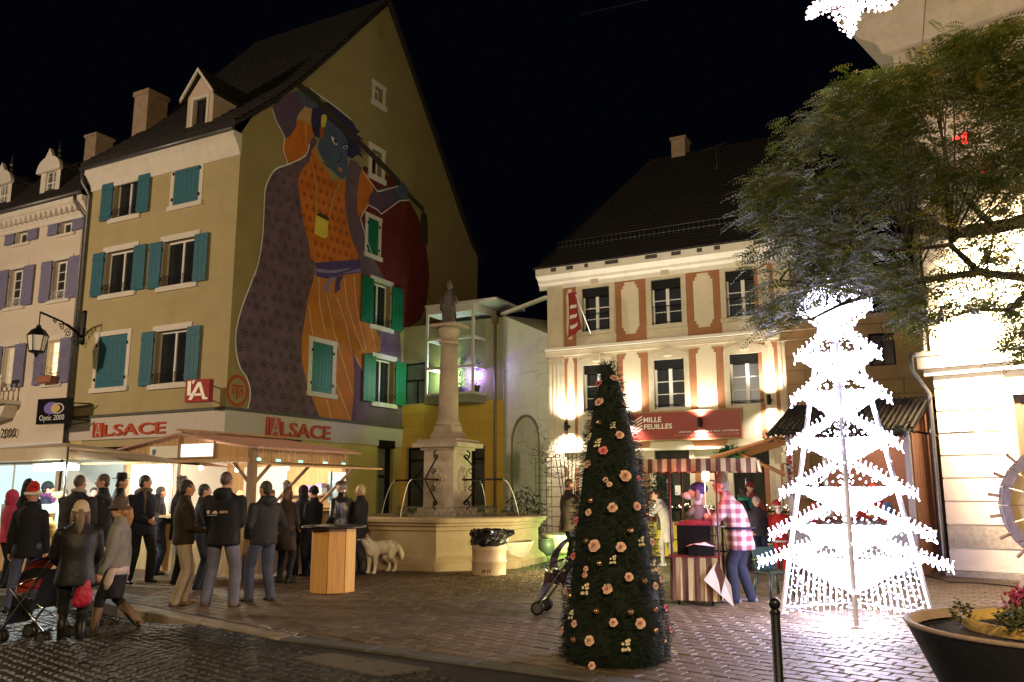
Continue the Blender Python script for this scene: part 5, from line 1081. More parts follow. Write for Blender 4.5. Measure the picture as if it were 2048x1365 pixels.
# boards of the gable end and of the long side, one by one
x = -STL + .06; bw_ = .085; k = 0
def ridge(x): t = abs(x - apx); return apz - t * (apz - ez_) / 1.92 - .03
while x < -.08:
    zt = min(ridge(x), ridge(x + bw_)); zb = 2.22
    if zt - zb > .04: MB().box(x, x + bw_ - .012, -.035 - .004 * (k % 2), -.012, zb, zt).build('board', pine, ST)
    x += bw_; k += 1
y = .09; k = 0
bp = MB().box(0, .024, 0, bw_ - .012, 2.17, 2.39).build('board', pine, ST); bp.location = (.015, y, 0); y += bw_
while y < STW - .05: inst(bp, 'board', ST, (.015 + .004 * (k % 2), y, 0)); y += bw_; k += 1
m = MB(); m.box(-STL, 0, -.08, -.04, 2.14, 2.215); m.build('beam', pine, ST); m = MB(); m.box(.045, .085, 0, STW, 2.10, 2.165); m.build('beam', pine, ST)
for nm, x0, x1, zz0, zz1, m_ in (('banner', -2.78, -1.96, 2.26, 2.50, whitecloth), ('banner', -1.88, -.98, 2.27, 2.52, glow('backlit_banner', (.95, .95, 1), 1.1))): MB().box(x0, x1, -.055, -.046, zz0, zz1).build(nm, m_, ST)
m = MB(); m.prism([(-2.70, 2.44), (-2.60, 2.44), (-2.60, 2.36), (-2.65, 2.31), (-2.70, 2.36)], lambda u, v, d: (u, d, v), -.062, -.0555); m.build('crest', mat('blue_grey_crest', (.12, .16, .25)), ST)
m = MB(); m.box(-1.945, -1.895, -.075, -.047, 2.22, apz - .02); m.box(-.97, -.93, -.075, -.047, 2.22, 2.56); m.box(-2.8, -.93, -.07, -.0565, 2.225, 2.258); m.build('banner_frame', pine_d, ST)
r = MB(); ov = .12
for sgn, x_e in ((1, .22), (-1, -STL - .38)):
    z_e = apz - abs(x_e - apx) * (apz - ez_) / 1.92
    r.add([(x_e, -ov, z_e), (apx, -ov, apz + .02), (apx, STW + .25, apz + .02), (x_e, STW + .25, z_e), (x_e, -ov, z_e + .035), (apx, -ov, apz + .055), (apx, STW + .25, apz + .055), (x_e, STW + .25, z_e + .035)],
          [(0, 1, 2, 3), (4, 7, 6, 5), (0, 4, 5, 1), (3, 2, 6, 7), (0, 3, 7, 4)])
ROOF_ST = r.build('roof', pinkroof, ST)
m = MB()
for i in range(14):
    yy = -ov + .1 + i * (STW + .25) / 14; z_e = apz - abs(.22 - apx) * (apz - ez_) / 1.92
    m.add([(.24, yy - .025, z_e + .036), (.24, yy + .025, z_e + .036), (apx, yy + .025, apz + .057), (apx, yy - .025, apz + .057), (.24, yy, z_e + .066), (apx, yy, apz + .085)], [(0, 4, 5, 3), (4, 1, 2, 5), (0, 1, 4)])
m.build('roof_ribs', pinkroof, ROOF_ST)
m = MB(); m.box(apx - .06, apx + .06, -ov - .02, STW + .3, apz + .09, apz + .13); m.build('ridge_board', pine, ROOF_ST)
# hinged flap held out over each counter
m = MB(); m.add([(.06, .0, 2.13), (.95, -.05, 2.04), (.95, STW + .05, 2.04), (.06, STW, 2.13), (.06, .0, 2.165), (.95, -.05, 2.075), (.95, STW + .05, 2.075), (.06, STW, 2.165)], [(0, 1, 2, 3), (4, 7, 6, 5), (0, 4, 5, 1), (1, 5, 6, 2), (3, 2, 6, 7)]); m.build('flap', pine, ST)
m = MB(); m.add([(-STL - .9, -.06, 2.19), (.0, -.06, 2.13), (.0, -.75, 2.12), (-STL - .9, -.75, 2.14), (-STL - .9, -.06, 2.22), (.0, -.06, 2.165), (.0, -.75, 2.155), (-STL - .9, -.75, 2.175)], [(0, 3, 2, 1), (4, 5, 6, 7), (3, 7, 6, 2), (2, 6, 5, 1)]); m.build('flap', pine, ST)
m = MB()
for yy in (.55, 1.9): m.tube([(.03, yy, 1.35), (.88, yy, 2.05)], .035, 4, smooth=False)
m.build('flap_strut', pine_d, ST)
m = MB(); m.tube([(.02, .05, 1.75), (.02, .5, 2.15)], .04, 4); m.tube([(-.05, .0, 1.75), (-.5, .0, 2.15)], .04, 4); m.build('brace', pine_d, ST)
# counters, low walls of boards
m = MB(); m.box(-.30, .28, .12, STW - .1, 1.22, 1.27); m.build('counter', pine, ST); m = MB(); m.box(-STL + .1, -.08, -.28, .25, 1.10, 1.15); m.build('counter', pine, ST)
bpv = MB().box(0, .03, 0, .165, .08, 1.2).build('board', pine_d, ST); bpv.location = (-.02, .12, 0)
y = .295
while y < STW - .15: inst(bpv, 'board', ST, (-.02, y, 0)); y += .175
bph = MB().box(0, .165, -.03, 0, .08, 1.08).build('board', pine, ST); bph.location = (-STL + .1, -.0, 0); x = -STL + .275
while x < -.2: inst(bph, 'board', ST, (x, 0, 0)); x += .175
m = MB(); m.box(-STL + .05, -.05, STW - .04, STW, .05, 2.3); m.build('back_wall', pine, ST)
m = MB(); m.box(-STL + .02, -STL + .06, .06, STW - .06, 1.0, 2.25); m.build('side_cloth', whitecloth, ST)
m = MB(); m.box(-STL + .6, -1.6, STW - .07, STW - .045, .9, 2.15); m.build('back_banner', whitecloth, ST)
m = MB(); m.box(-1.2, -.35, STW - .35, STW - .05, 1.05, 1.1); m.box(-1.5, -.3, STW - .35, STW - .05, 1.5, 1.53); m.build('shelf', pine_d, ST)
for k, (x, y, z, sx_, sy_, sz_, c, lab) in enumerate(((-.75, STW - .22, 1.531, .22, .16, .20, (.30, .20, .42), 'violet carton on the stall back shelf'), (-.48, STW - .22, 1.531, .20, .18, .14, (.75, .74, .72), 'white carton on the stall back shelf'), (-.48, STW - .22, 1.672, .16, .14, .10, (.34, .24, .45), 'small violet carton standing on the white carton'), (-1.05, STW - .22, 1.531, .18, .16, .17, (.62, .40, .22), 'brown carton at the end of the stall back shelf'))):
    o = MB().chbox((0, 0, sz_ / 2), (sx_, sy_, sz_), .01).build('carton', mat('carton_%d' % k, c, rough=.7)); o.location = ST0 + Matrix.Rotation(-GRID, 3, 'Z') @ Vector((x, y, z)); o.rotation_euler = (0, 0, -GRID); tag(o, lab, 'box')
MB().box(-.38, -.33, STW - .09, STW - .05, 1.35, 2.02).build('poster_board', mat('blue_white_poster', (.30, .50, .62), rough=.4, var=.5, scale=9), ST)
m = MB(); m.box(-.30, .06, STW - .06, STW - .045, 1.25, 2.0); m.build('poster', MATS['blue_white_poster'], ST)
tap = empty('drinks_machine', ST0 + Matrix.Rotation(-GRID, 3, 'Z') @ Vector((-.10, 1.05, 1.27)), -GRID, 'tall steel urn on the right hand counter of the timber stall', 'urn'); MB().lathe([(.09, 0), (.11, .02), (.11, .45), (.08, .5), (.03, .55)], 14).build('body', zinc, tap); MB().tube([(.1, 0, .08), (.17, 0, .08), (.17, 0, .03)], .015, 6).build('tap', iron, tap)
SM = Matrix.Rotation(-GRID, 3, 'Z')
for k, (x, y, z, lab) in enumerate(((-.9, .5, 2.02, 'bare bulb hanging in the timber stall nearest its corner post'), (-1.75, .35, 2.07, 'bare bulb hanging above the stall counter behind the middle post'), (-2.7, .3, 2.08, 'bluish bare bulb hanging at the left end of the stall counter'), (-.7, 1.7, 2.08, 'bare bulb hanging over the back shelf of the timber stall'))):
    e = empty('hanging_bulb', ST0 + SM @ Vector((x, y, z)), 0, lab, 'bulb'); MB().ell((0, 0, 0), .045, 10, 8).build('bulb', glow('stall_bulb', (1, .80, .5), 30), e); MB().tube([(0, 0, .04), (0, 0, .25)], .012, 5).build('flex', iron, e)
    lamp('hanging_bulb_light', 'POINT', e.location - EZ * .10, (60, 75, 75, 60)[k] * STK, (1, .86, .64), .06)
for k, (y_, z_) in enumerate(((.09, 2.195), (.62, 2.185), (1.25, 2.18), (2.0, 2.175), (2.6, 2.17))):
    o = MB().cbox((0, 0, 0), (.03, .10, .05)).build('stall_light', glow('mint_lamp', (.35, 1, .75), 1.6)); o.location = ST0 + SM @ Vector((.06, y_, z_)); o.rotation_euler = (0, 0, -GRID); tag(o, ('mint green lamp on the stall edge nearest its corner post', 'mint green lamp on the stall edge, second from the corner post', 'mint green lamp at the middle of the stall edge', 'mint green lamp on the stall edge, second from its far end', 'mint green lamp at the far end of the stall edge')[k], 'lamp', 'mint lamps along the stall edge')
# the pop-up tent stall at the far left
TT0 = at(125, 1000, 17.6); TT0.z = 0
TT = empty('tent_stall', TT0, -GRID, 'cream tent stall with glaring white tube lamp at the left edge', 'market stall')
canvas = mat('cream_canvas', (.62, .50, .34), rough=.8, var=.06, bump=.1); TW, TDp = 3.6, 2.4; zt_, zb_ = 2.42, 2.05
m = MB(); m.add([(-TW, 0, zt_), (0, 0, zt_), (0, TDp, zt_ - .1), (-TW, TDp, zt_), (-TW / 2, TDp / 2, 2.60), ], [(0, 1, 4), (1, 2, 4), (2, 3, 4), (3, 0, 4)]); m.build('canopy', canvas, TT)
m = MB(); m.box(-TW, 0, -.012, 0, zb_ + .14, zt_); m.build('valance', canvas, TT); m = MB(); m.add([(.0, -.012, zt_), (.012, TDp, zt_ - .1), (.012, TDp, zb_ + .15), (.0, -.012, zb_ + .14)], [(0, 1, 2, 3)]); m.build('valance', canvas, TT)
m = MB(); m.add([(.02, 0, zt_ - .05), (.02, TDp, zt_ - .1), (1.9, TDp, 2.05), (1.9, 0.2, 2.12)], [(0, 3, 2, 1)]); m.build('side_awning', canvas, TT)
for x, y in ((0, 0), (-TW, 0), (0, TDp), (-TW, TDp)): MB().tube([(x, y + .02, 0), (x, y + .02, zt_)], .022, 6).build('pole', zinc, TT)
MB().box(-TW + .05, -.05, TDp - .03, TDp, .3, 2.3).build('back_cloth', whitecloth, TT)
m = MB(); m.box(-TW + .1, -.1, .25, .8, .86, .90); m.box(-TW + .1, -.1, .25, .27, .1, .86); m.build('counter', pine, TT)
m = MB(); m.box(-2.4, -.6, .35, .36, .9, 1.35); m.box(-2.4, -.6, .35, .75, 1.35, 1.365); m.build('display_glass', mat('display_case', (.35, .45, .42), rough=.1), TT)
tl_ = empty('tube_lamp', TT0 + SM @ Vector((-.45, .12, 2.04)), -GRID, 'glaring white tube lamp under the front edge of the tent stall', 'lamp'); MB().tube([(-.62, 0, 0), (.62, 0, 0)], .045, 8).build('tube', glow('tube_glow', (.9, 1, .97), 40), tl_); MB().box(-.66, .66, -.04, .04, .05, .09).build('housing', white_paint, tl_)
lamp('tube_lamp_light', 'POINT', TT0 + SM @ Vector((-.45, .05, 1.92)), 230 * STK, (.86, 1, .95), .12)
for k, (x, y, c, lab) in enumerate(((-.9, .5, (.5, .3, .1), 'round loaf shaped goods on the tent stall counter'),)):
    e = empty('cake_stand', TT0 + SM @ Vector((x, y, 1.37)), 0, 'round goods on a little stand on the tent stall display', 'cake'); MB().lathe([(.10, 0), (.02, .02), (.02, .12), (.14, .13)], 12).build('stand', white_paint, e); MB().ell((0, 0, .17), (.11, .11, .06)).build('cake', mat('brown_cake', (.34, .18, .07)), e)

# ================================================================== FOUNTAIN
V1, V2 = gp(864, 1134), None
fc_px = at(895, 1000, 19.6); FC = Vector((fc_px.x, fc_px.y, 0))
FO_ = empty('fountain', FC, -GRID, 'octagonal stone fountain basin with a carved pedestal, column and dark statue', 'fountain')
stone = mat('fountain_stone', (.38, .29, .17), rough=.85, var=.14, scale=3, bump=.25, bscale=30, dirt=.45); stone_d = mat('column_stone', (.36, .29, .22), rough=.85, var=.2, scale=3, bump=.3, bscale=30, dirt=.6)
RBs = 2.16; a8 = pi / 8 + .06
m = MB(); m.lathe([(RBs + .10, 0), (RBs + .10, .14), (RBs + .02, .22), (RBs - .04, .26), (RBs - .08, .30)], 8, a0=a8, smooth=False, close=False); m.build('basin_foot', stone, FO_)
m = MB(); m.lathe([(RBs - .08, .30), (RBs - .08, .78), (RBs - .03, .80), (RBs - .03, .86), (RBs + .03, .90), (RBs + .03, .93), (RBs + .10, .96), (RBs + .12, 1.03), (RBs + .08, 1.06), (RBs - .28, 1.06), (RBs - .30, .60), (.1, .60)], 8, a0=a8, smooth=False, close=False); m.build('basin', stone, FO_)
m = MB(); m.lathe([(RBs - .295, .93), (.01, .93)], 8, a0=a8, smooth=False, close=False); m.build('water', mat('dark_water', (.02, .03, .025), rough=.05, var=.1, bump=.3, bscale=9), FO_)
m = MB(); S = .40; c4 = lambda h, z0, z1: m.box(-h, h, -h, h, z0, z1)
c4(.58, .62, 1.10); c4(.50, 1.102, 1.22); m.build('pedestal_base', stone_d, FO_)
m = MB(); c4(S, 1.222, 2.52); PED = m.build('pedestal', stone_d, FO_)
m = MB(); c4(.46, 2.522, 2.58); c4(.60, 2.582, 2.68); c4(.52, 2.682, 2.76); m.lathe([(.42, 2.762), (.44, 2.84), (.38, 2.93), (.34, 2.97), (.32, 3.10)], 4, a0=pi / 4, smooth=False); m.build('pedestal_cornice', stone_d, FO_)
m = MB(); m.lathe([(.29, 3.1), (.29, 3.16), (.25, 3.22), (.235, 3.3), (.225, 4.0), (.20, 4.85), (.19, 5.02)], 20); m.build('column', stone_d, FO_)
m = MB(); m.lathe([(.20, 5.02), (.24, 5.04), (.24, 5.09), (.20, 5.11), (.21, 5.25), (.25, 5.28), (.26, 5.40), (.24, 5.42)], 20); m.box(-.34, .34, -.34, .34, 5.422, 5.49); m.build('capital', stone_d, FO_)
m = MB(); m.lathe([(.14, 5.49), (.17, 5.55), (.16, 5.75), (.13, 6.0), (.15, 6.12), (.13, 6.25), (.05, 6.33), (.045, 6.38), (.075, 6.42), (.08, 6.50), (.05, 6.57), (.01, 6.60)], 12); m.tube([(.13, 0, 6.24), (.21, -.03, 6.05), (.17, -.12, 5.9)], [.05, .045, .035], 7); m.tube([(-.13, 0, 6.24), (-.21, -.03, 6.0), (-.17, -.10, 5.86)], [.05, .045, .035], 7); m.tube([(-.16, -.02, 5.55), (-.20, -.06, 6.3)], .02, 5); m.lathe([(.17, 5.49), (.20, 5.51), (.16, 5.56)], 12)
m.build('statue', mat('dark_bronze_stone', (.07, .06, .05), rough=.7, var=.3, bump=.3, dirt=.3), FO_)
for k in range(4):
    a = k * pi / 2 - pi / 2; R = Matrix.Rotation(a + pi / 2, 4, 'Z'); m = MB(R); y = -S
    for sz in (1, -1):
        m.tube([(0, y - .05, 1.85 + .52 * sz)] + [(0, y - .05 - .10 * math.sin(t) - .05, 1.85 + sz * (.50 - .1 * math.cos(t) + .06)) for t in (0, 1, 2, 3)], .018, 5)
        m.tube([(0, y - .1 + .07 * math.cos(t) * (1 - t / 12), 1.85 + sz * (.50 + .07 * math.sin(t) * (1 - t / 12))) for t in [i * .6 for i in range(12)]], .014, 5)
        m.tube([(0, y - .06, 1.85 + sz * .52), (0, y - .35, 1.85 + sz * .22), (0, y - .55, 1.85)], .018, 5)
        m.tube([(0, y - .22 + .07 * math.cos(t) * (1 - t / 12), 1.85 + sz * (.18 + .07 * math.sin(t) * (1 - t / 12))) for t in [i * .6 for i in range(12)]], .012, 5)
    m.tube([(0, y, 1.85), (0, y - 1.02, 1.85), (0, y - 1.06, 1.83)], .024, 6); m.build('spout_bracket', iron, FO_)
    m = MB(R); m.tube([(0, y - 1.06, 1.84)] + [(0, y - 1.06 - .42 * t, 1.84 - .91 * t * t) for t in [.15 * i for i in range(1, 7)] + [1]], [.010] * 8, 5); m.build('water_jet', mat('falling_water', (.75, .72, .55), rough=.15, var=0, emit=(1, .9, .6), estr=.05), FO_)
    m = MB(R); R_ = random.Random(3)
    m.lathe([(.22, 0), (.20, .02)], 16, close=False); m2 = MB(R)
    for i in range(3): m2.tube([(x * .2, y - .012, 1.85 + z * .28) for x, z in [(math.cos(t) * (1 - .2 * i), math.sin(t) * (1 - .2 * i)) for t in [j * 2 * pi / 16 for j in range(17)]]], .02, 5)
    for i in range(8): m2.ell((.1 * math.cos(i * pi / 4), y - .02, 1.85 + .16 * math.sin(i * pi / 4)), (.04, .025, .06), 6, 4)
    m2.build('carved_relief', stone_d, FO_)
m = MB()
for k in range(8):
    a, b = a8 + k * pi / 4, a8 + (k + 1) * pi / 4; r_ = 1.15; p, q = Vector((r_ * math.cos(a), r_ * math.sin(a), 1.0)), Vector((r_ * math.cos(b), r_ * math.sin(b), 1.0))
    m.tube([p, q], .010, 4); m.tube([p + EZ * .24, q + EZ * .24], .010, 4)
    for i in range(6): u = p.lerp(q, i / 6); v = p.lerp(q, (i + 1) / 6); m.tube([u, v + EZ * .24], .006, 4); m.tube([u + EZ * .24, v], .006, 4)
m.build('inner_railing', mat('green_grey_iron', (.14, .16, .10), rough=.6), FO_)

# ================================================================== THINGS ROUND THE FOUNTAIN
steel_beige = mat('beige_drum_paint', (.55, .42, .30), rough=.45, var=.08, bump=.05, dirt=.3); blackbag = mat('black_bin_bag', (.010, .010, .011), rough=.22, var=.2, bump=1.0, bscale=14, spec=.7)
p = gp(978, 1153); p = farther(p, .33); e = empty('steel_drum', p, 0, 'beige steel drum used as a litter bin in front of the fountain', 'drum')
MB().lathe([(.325, 0), (.335, .015), (.33, .03), (.33, .23), (.345, .25), (.345, .27), (.33, .29), (.33, .46), (.345, .48), (.345, .50), (.33, .52), (.33, .63), (.34, .645), (.32, .65), (.31, .3)], 28, close=False).build('body', steel_beige, e)
m = MB(); 
for x, w_ in ((-.13, .02), (-.09, .02), (-.03, .015), (.01, .02)): m.add([(x, -.336 + .0, .06), (x + w_, -.336, .06), (x + w_ + .01, -.336, .12), (x + .01, -.336, .12)], [(0, 1, 2, 3)])
m.build('painted_mark', iron, e)
RR = random.Random(3); bb = MB(); n = 26
prof = [(.345, .56), (.36, .62), (.355, .70), (.37, .78), (.35, .84), (.30, .86), (.24, .80), (.1, .72)]
for i, (r_, z) in enumerate(prof):
    for k in range(n): q = 1 + RR.uniform(-.07, .07); bb.v.append((r_ * q * math.cos(2 * pi * k / n) + (.12 if 2 < i < 5 and k in (0, 1, 25) else 0), r_ * q * math.sin(2 * pi * k / n), z + RR.uniform(-.025, .025)))
bb.f = [(i * n + k, i * n + (k + 1) % n, (i + 1) * n + (k + 1) % n, (i + 1) * n + k) for i in range(len(prof) - 1) for k in range(n)]; bb.mi = [0] * len(bb.f); bb.sm = [False] * len(bb.f)
o = bb.build('bin_bag', blackbag); o.location = p; tag(o, 'shiny black bin bag lining the beige steel drum', 'bin bag')
def bowl(name, p, R, h, m_, lab, soil=True):
    e = empty(name, p, 0, lab, 'planter'); MB().lathe([(R * .45, 0), (R * .62, h * .12), (R * .85, h * .5), (R * .97, h * .9), (R, h), (R * .95, h + .01), (R * .90, h * .92), (R * .5, h * .85)], 32).build('bowl', m_, e)
    if soil: m = MB(); m.lathe([(R * .90, h * .9), (R * .5, h * .95), (.02, h * .97)], 24); m.build('soil', mat('dark_soil', (.04, .03, .02), rough=1, bump=.6), e)
    return e
whitebowl = mat('white_fibre_bowl', (.62, .54, .42), rough=.6, var=.08, bump=.1, dirt=.3)
bowl('bowl_planter', farther(gp(1000, 1137), .6), .74, .52, whitebowl, 'wide white bowl planter right behind the steel drum'); bowl('bowl_planter', farther(gp(1135, 1112), .6), .70, .50, whitebowl, 'white bowl planter further right by the side wall, behind the baubled tree')
e = empty('dark_pot', gp(1090, 1112), 0, 'round dark pot lying between the white bowl planters', 'pot'); MB().lathe([(.14, 0), (.22, .1), (.25, .28), (.22, .40), (.24, .42), (.19, .42), (.15, .3)], 20).build('body', mat('charcoal_pot', (.03, .032, .035), rough=.5), e)
e = empty('folded_sack', gp(905, 1133), rad(20), 'crumpled grey sack standing against the fountain foot', 'sack'); m = MB(); RR = random.Random(2)
pts = [(-.28, -.05, 0), (.02, -.18, 0), (.22, .1, 0), (-.2, .2, 0), (-.10, .02, .30), (.06, -.04, .34), (.10, .12, .30), (-.04, .05, .48), (.08, .08, .50)]; m.add(pts, [(0, 1, 5, 4), (1, 2, 6, 5), (2, 3, 6), (3, 0, 4), (4, 5, 8, 7), (5, 6, 8), (6, 3, 7, 8), (3, 4, 7)]); m.build('cloth', mat('grey_sackcloth', (.26, .22, .17), rough=.9, bump=.8, bscale=12), e)
# shrub, railing and trellis by the side wall
def leafy(mb, c, r, n, seed, ls=.05, dense=.5):
    R_ = random.Random(seed)
    for i in range(n):
        while 1:
            v = Vector((R_.uniform(-1, 1), R_.uniform(-1, 1), R_.uniform(-1, 1)))
            if v.length < 1: break
        v = v * (.55 + .45 * R_.random()) if R_.random() < dense else v.normalized() * R_.uniform(.75, 1.12)
        p = Vector(c) + Vector((v.x * r[0], v.y * r[1], v.z * r[2])); a = R_.uniform(0, 6.3); q = Vector((math.cos(a), math.sin(a), R_.uniform(-.6, .9))) * ls * R_.uniform(.7, 1.4); t = q.cross(Vector((R_.uniform(-1, 1), R_.uniform(-1, 1), 1))).normalized() * ls * .38
        mb.add([p, p + q * .5 + t, p + q, p + q * .5 - t], [(0, 1, 2, 3)])
p = at(1048, 1040, 24.5); p.z = 0; sh = empty('dark_shrub', p, 0, 'dark rounded shrub growing in front of the blind arch', 'shrub'); m = MB(); leafy(m, (0, 0, .85), (.62, .5, .80), 1500, 5, .07); m.build('foliage', mat('dark_shrub_leaves', (.018, .028, .016), rough=.5), sh); m = MB()
for k in range(5): m.tube([(0, 0, 0), (.2 * math.cos(k * 1.3), .2 * math.sin(k * 1.3), .6), (.45 * math.cos(k * 1.3), .4 * math.sin(k * 1.3), 1.1)], .02, 5)
m.build('stems', mat('bark_brown', (.05, .035, .025)), sh)
p = at(1092, 1040, 25.8); p.z = 0; tr_ = empty('trellis', p, rad(-5), 'thin iron trellis with bare climbing stems at the corner of the orange house', 'trellis'); m = MB()
for i in range(4): m.tube([(i * .16 - .3, 0, 0), (i * .16 - .3, 0, 2.6)], .010, 4)
for i in range(12): m.tube([(-.3, 0, .15 + i * .21), (.18, 0, .15 + i * .21)], .008, 4)
for i in range(6): m.tube([(.35 + i * .02, -.1, 0), (.50 + .07 * i, -.05, 1.3), (.30 + .13 * i, 0, 2.7)], .014, 4)
m.build('frame', mat('grey_trellis', (.06, .06, .055)), tr_)
m = MB(); R_ = random.Random(14)
for i in range(26):
    x = R_.uniform(-.5, 1.0); pts = [Vector((x, -.08, 2.0 + R_.uniform(0, .8)))]
    for k in range(6): pts.append(pts[-1] + Vector((R_.uniform(-.28, .28), R_.uniform(-.06, .06), R_.uniform(-.1, .22))))
    m.tube(pts, .007, 3)
m.build('climbing_stems', mat('bare_stems', (.09, .07, .05)), tr_); m = MB(); leafy(m, (.2, -.1, 2.5), (.9, .2, .6), 200, 9, .05); m.build('sparse_leaves', mat('sparse_leaves', (.08, .10, .04)), tr_)
# terrace railing, yellow bin box, potted plant in front of the bookshop
T0 = at(1270, 1040, 23.6); T1 = at(1590, 1040, 20.6); T0.z = T1.z = 0; tv = (T1 - T0); tang = math.atan2(tv.y, tv.x); TLn = tv.length
tr2 = empty('terrace_railing', T0, tang, 'dark lattice terrace railing with string lights in front of the bookshop', 'railing'); m = MB()
for z in (.12, 1.10): m.tube([(0, 0, z), (TLn, 0, z)], .022, 5)
x = 0
while x < TLn - .3:
    m.tube([(x, 0, 0), (x, 0, 1.16)], .018, 5)
    for k in range(4): m.tube([(x + k * .2, 0, .12), (x + (k + 1) * .2, 0, 1.1)], .008, 4); m.tube([(x + (k + 1) * .2, 0, .12), (x + k * .2, 0, 1.1)], .008, 4)
    x += .8
m.build('bars', iron, tr2); m = MB(); R_ = random.Random(2)
for i in range(90): m.octa((R_.uniform(0, TLn), R_.uniform(-.06, .06), 1.10 + R_.uniform(0, .16)), .017)
m.build('string_lights', glow('warm_mini_lights', (1, .82, .55), 5), tr2); m = MB(); leafy(m, (TLn / 2, 0, 1.13), (TLn / 2, .12, .10), 700, 4, .06); m.build('garland_leaves', mat('dark_shrub_leaves', (.02, .03, .02)), tr2)
p = at(1300, 1070, 21.0); p.z = 0; e = empty('yellow_planter', p, rad(-12), 'yellow wooden planter box behind the woman who is eating', 'planter'); MB().box(-.75, .75, 0, .5, .04, .80).build('box', mat('yellow_box_paint', (.62, .40, .04), rough=.6), e); MB().box(-.78, .78, -.025, .525, .80, .84).build('rim', MATS['yellow_box_paint'], e); m = MB(); m.box(-.76, .76, -.012, -.001, .42, .45); m.build('joint', iron, e)
p = at(1318, 1000, 22.4); p.z = 0; e = empty('potted_bush', p, 0, 'bushy plant in a tall red pot beside the bookshop door', 'plant'); MB().lathe([(.16, .0), (.20, .1), (.26, 1.05), (.28, 1.08), (.22, 1.06)], 14).build('pot', mat('dark_red_pot', (.22, .05, .035), rough=.5), e); m = MB(); leafy(m, (0, 0, 1.6), (.38, .38, .55), 700, 8, .07); m.build('foliage', MATS['dark_shrub_leaves'], e)

# round standing table with octagonal pine base
p = farther(gp(664, 1190), .4); tb = empty('standing_table', p, rad(9), 'bar height table with black round top on an octagonal pine base', 'table')
for k in range(8):
    a = k * pi / 4 + .2; r_ = .325; mm = MB(Matrix.Rotation(a, 4, 'Z') @ Matrix.Translation((0, -r_, 0))).box(-.130, .130, -.012, .012, .01, 1.0).build('plank', mat('orange_pine', (.60, .32, .085), rough=.55, var=.22, scale=3, bump=.1, stretch=(7, 7, .5)), tb)
MB().lathe([(.315, .02), (.315, .98)], 8, a0=pi / 8 + .2, smooth=False).build('core', pine_d, tb)
MB().lathe([(.51, 1.005), (.53, 1.015), (.53, 1.04), (.51, 1.05)], 40).build('tabletop', mat('black_table_laminate', (.014, .013, .013), rough=.25, var=.2), tb)

# ================================================================== ORGAN CART
CT0 = gp(1343, 1210); CT1 = gp(1440, 1214); cv = CT1 - CT0; cang = math.atan2(cv.y, cv.x); cw = cv.length; 
ct = empty('organ_cart', CT0, cang, 'street organ cart with brown and cream striped skirt and canopy', 'cart')
stripe_b = mat('brown_stripe_cloth', (.10, .045, .025), rough=.85, var=.1, bump=.1); stripe_c = mat('cream_stripe_cloth', (.42, .31, .16), rough=.85, var=.08, bump=.1)
cd_ = .62; m = MB(); ns = 8
def skirt(mb, pts, z0, z1, n, wave=.012):
    (x0, y0), (x1, y1) = pts; 
    for i in range(n):
        mb.m = i % 2
        for j in range(3):
            f0, f1 = (i + j / 3) / n, (i + (j + 1) / 3) / n; a = (x0 + (x1 - x0) * f0, y0 + (y1 - y0) * f0); b = (x0 + (x1 - x0) * f1, y0 + (y1 - y0) * f1); nx, ny = (y1 - y0), -(x1 - x0); L_ = math.hypot(nx, ny); nx, ny = nx / L_, ny / L_
            o0, o1 = wave * math.sin(f0 * 37), wave * math.sin(f1 * 37)
            mb.add([(a[0] + nx * (.02 + o0), a[1] + ny * (.02 + o0), z0), (b[0] + nx * (.02 + o1), b[1] + ny * (.02 + o1), z0), (b[0], b[1], z1), (a[0], a[1], z1)], [(0, 1, 2, 3)])
    mb.m = 0
skirt(m, ((0, 0), (cw, 0)), .07, .66, ns); skirt(m, ((cw, 0), (cw, cd_)), .07, .66, 6); skirt(m, ((cw, cd_), (0, cd_)), .07, .66, 8); skirt(m, ((0, cd_), (0, 0)), .07, .66, 6)
m.build('skirt', [stripe_b, stripe_c], ct)
m = MB(); m.add([(cw * .98, -.03, .62), (cw + .17, -.10, .30), (cw + .20, -.12, .02), (cw * .70, -.06, .36)], [(0, 1, 2), (0, 2, 3)]); m.add([(cw * .98, -.034, .62), (cw + .10, -.085, .42), (cw + .02, -.095, .14), (cw * .90, -.05, .45)], [(0, 1, 2, 3)]); m.mi[-1] = 1; m.build('loose_cloth', [mat('pale_lining', (.72, .66, .62)), stripe_b], ct)
MB().box(-.02, cw + .02, -.02, cd_ + .02, .662, .69).build('deck', mat('dark_red_deck', (.16, .02, .02), rough=.4), ct)
m = MB(); bx0, bx1 = .10, cw - .10; m.box(bx0, bx1, .08, cd_ - .08, .692, 1.10); ORB = m.build('organ_box', mat('black_lacquer', (.010, .009, .010), rough=.2, coat=.5), ct)
m = MB(); m.box(bx0 - .03, bx1 + .03, .05, cd_ - .05, 1.102, 1.13); m.ell(((bx0 + bx1) / 2, cd_ / 2, 1.13), ((bx1 - bx0) / 2 + .02, cd_ / 2 - .05, .05)); m.build('organ_lid', mat('maroon_lid', (.20, .02, .035), rough=.3), ct)
m = MB(); m.tube([(bx1, cd_ / 2, .95), (bx1 + .10, cd_ / 2, .95), (bx1 + .10, cd_ / 2, 1.08), (bx1 + .2, cd_ / 2, 1.08)], .014, 6); m.build('crank', zinc, ct)
for k, (x, y) in enumerate(((.03, .0), (cw + .02, .0), (.12, cd_), (cw + .02, cd_))): MB().tube([(x, y, .1), (x, y, 2.02)], .017, 6).build('post', mat('red_black_post', (.05, .012, .012), rough=.35), ct)
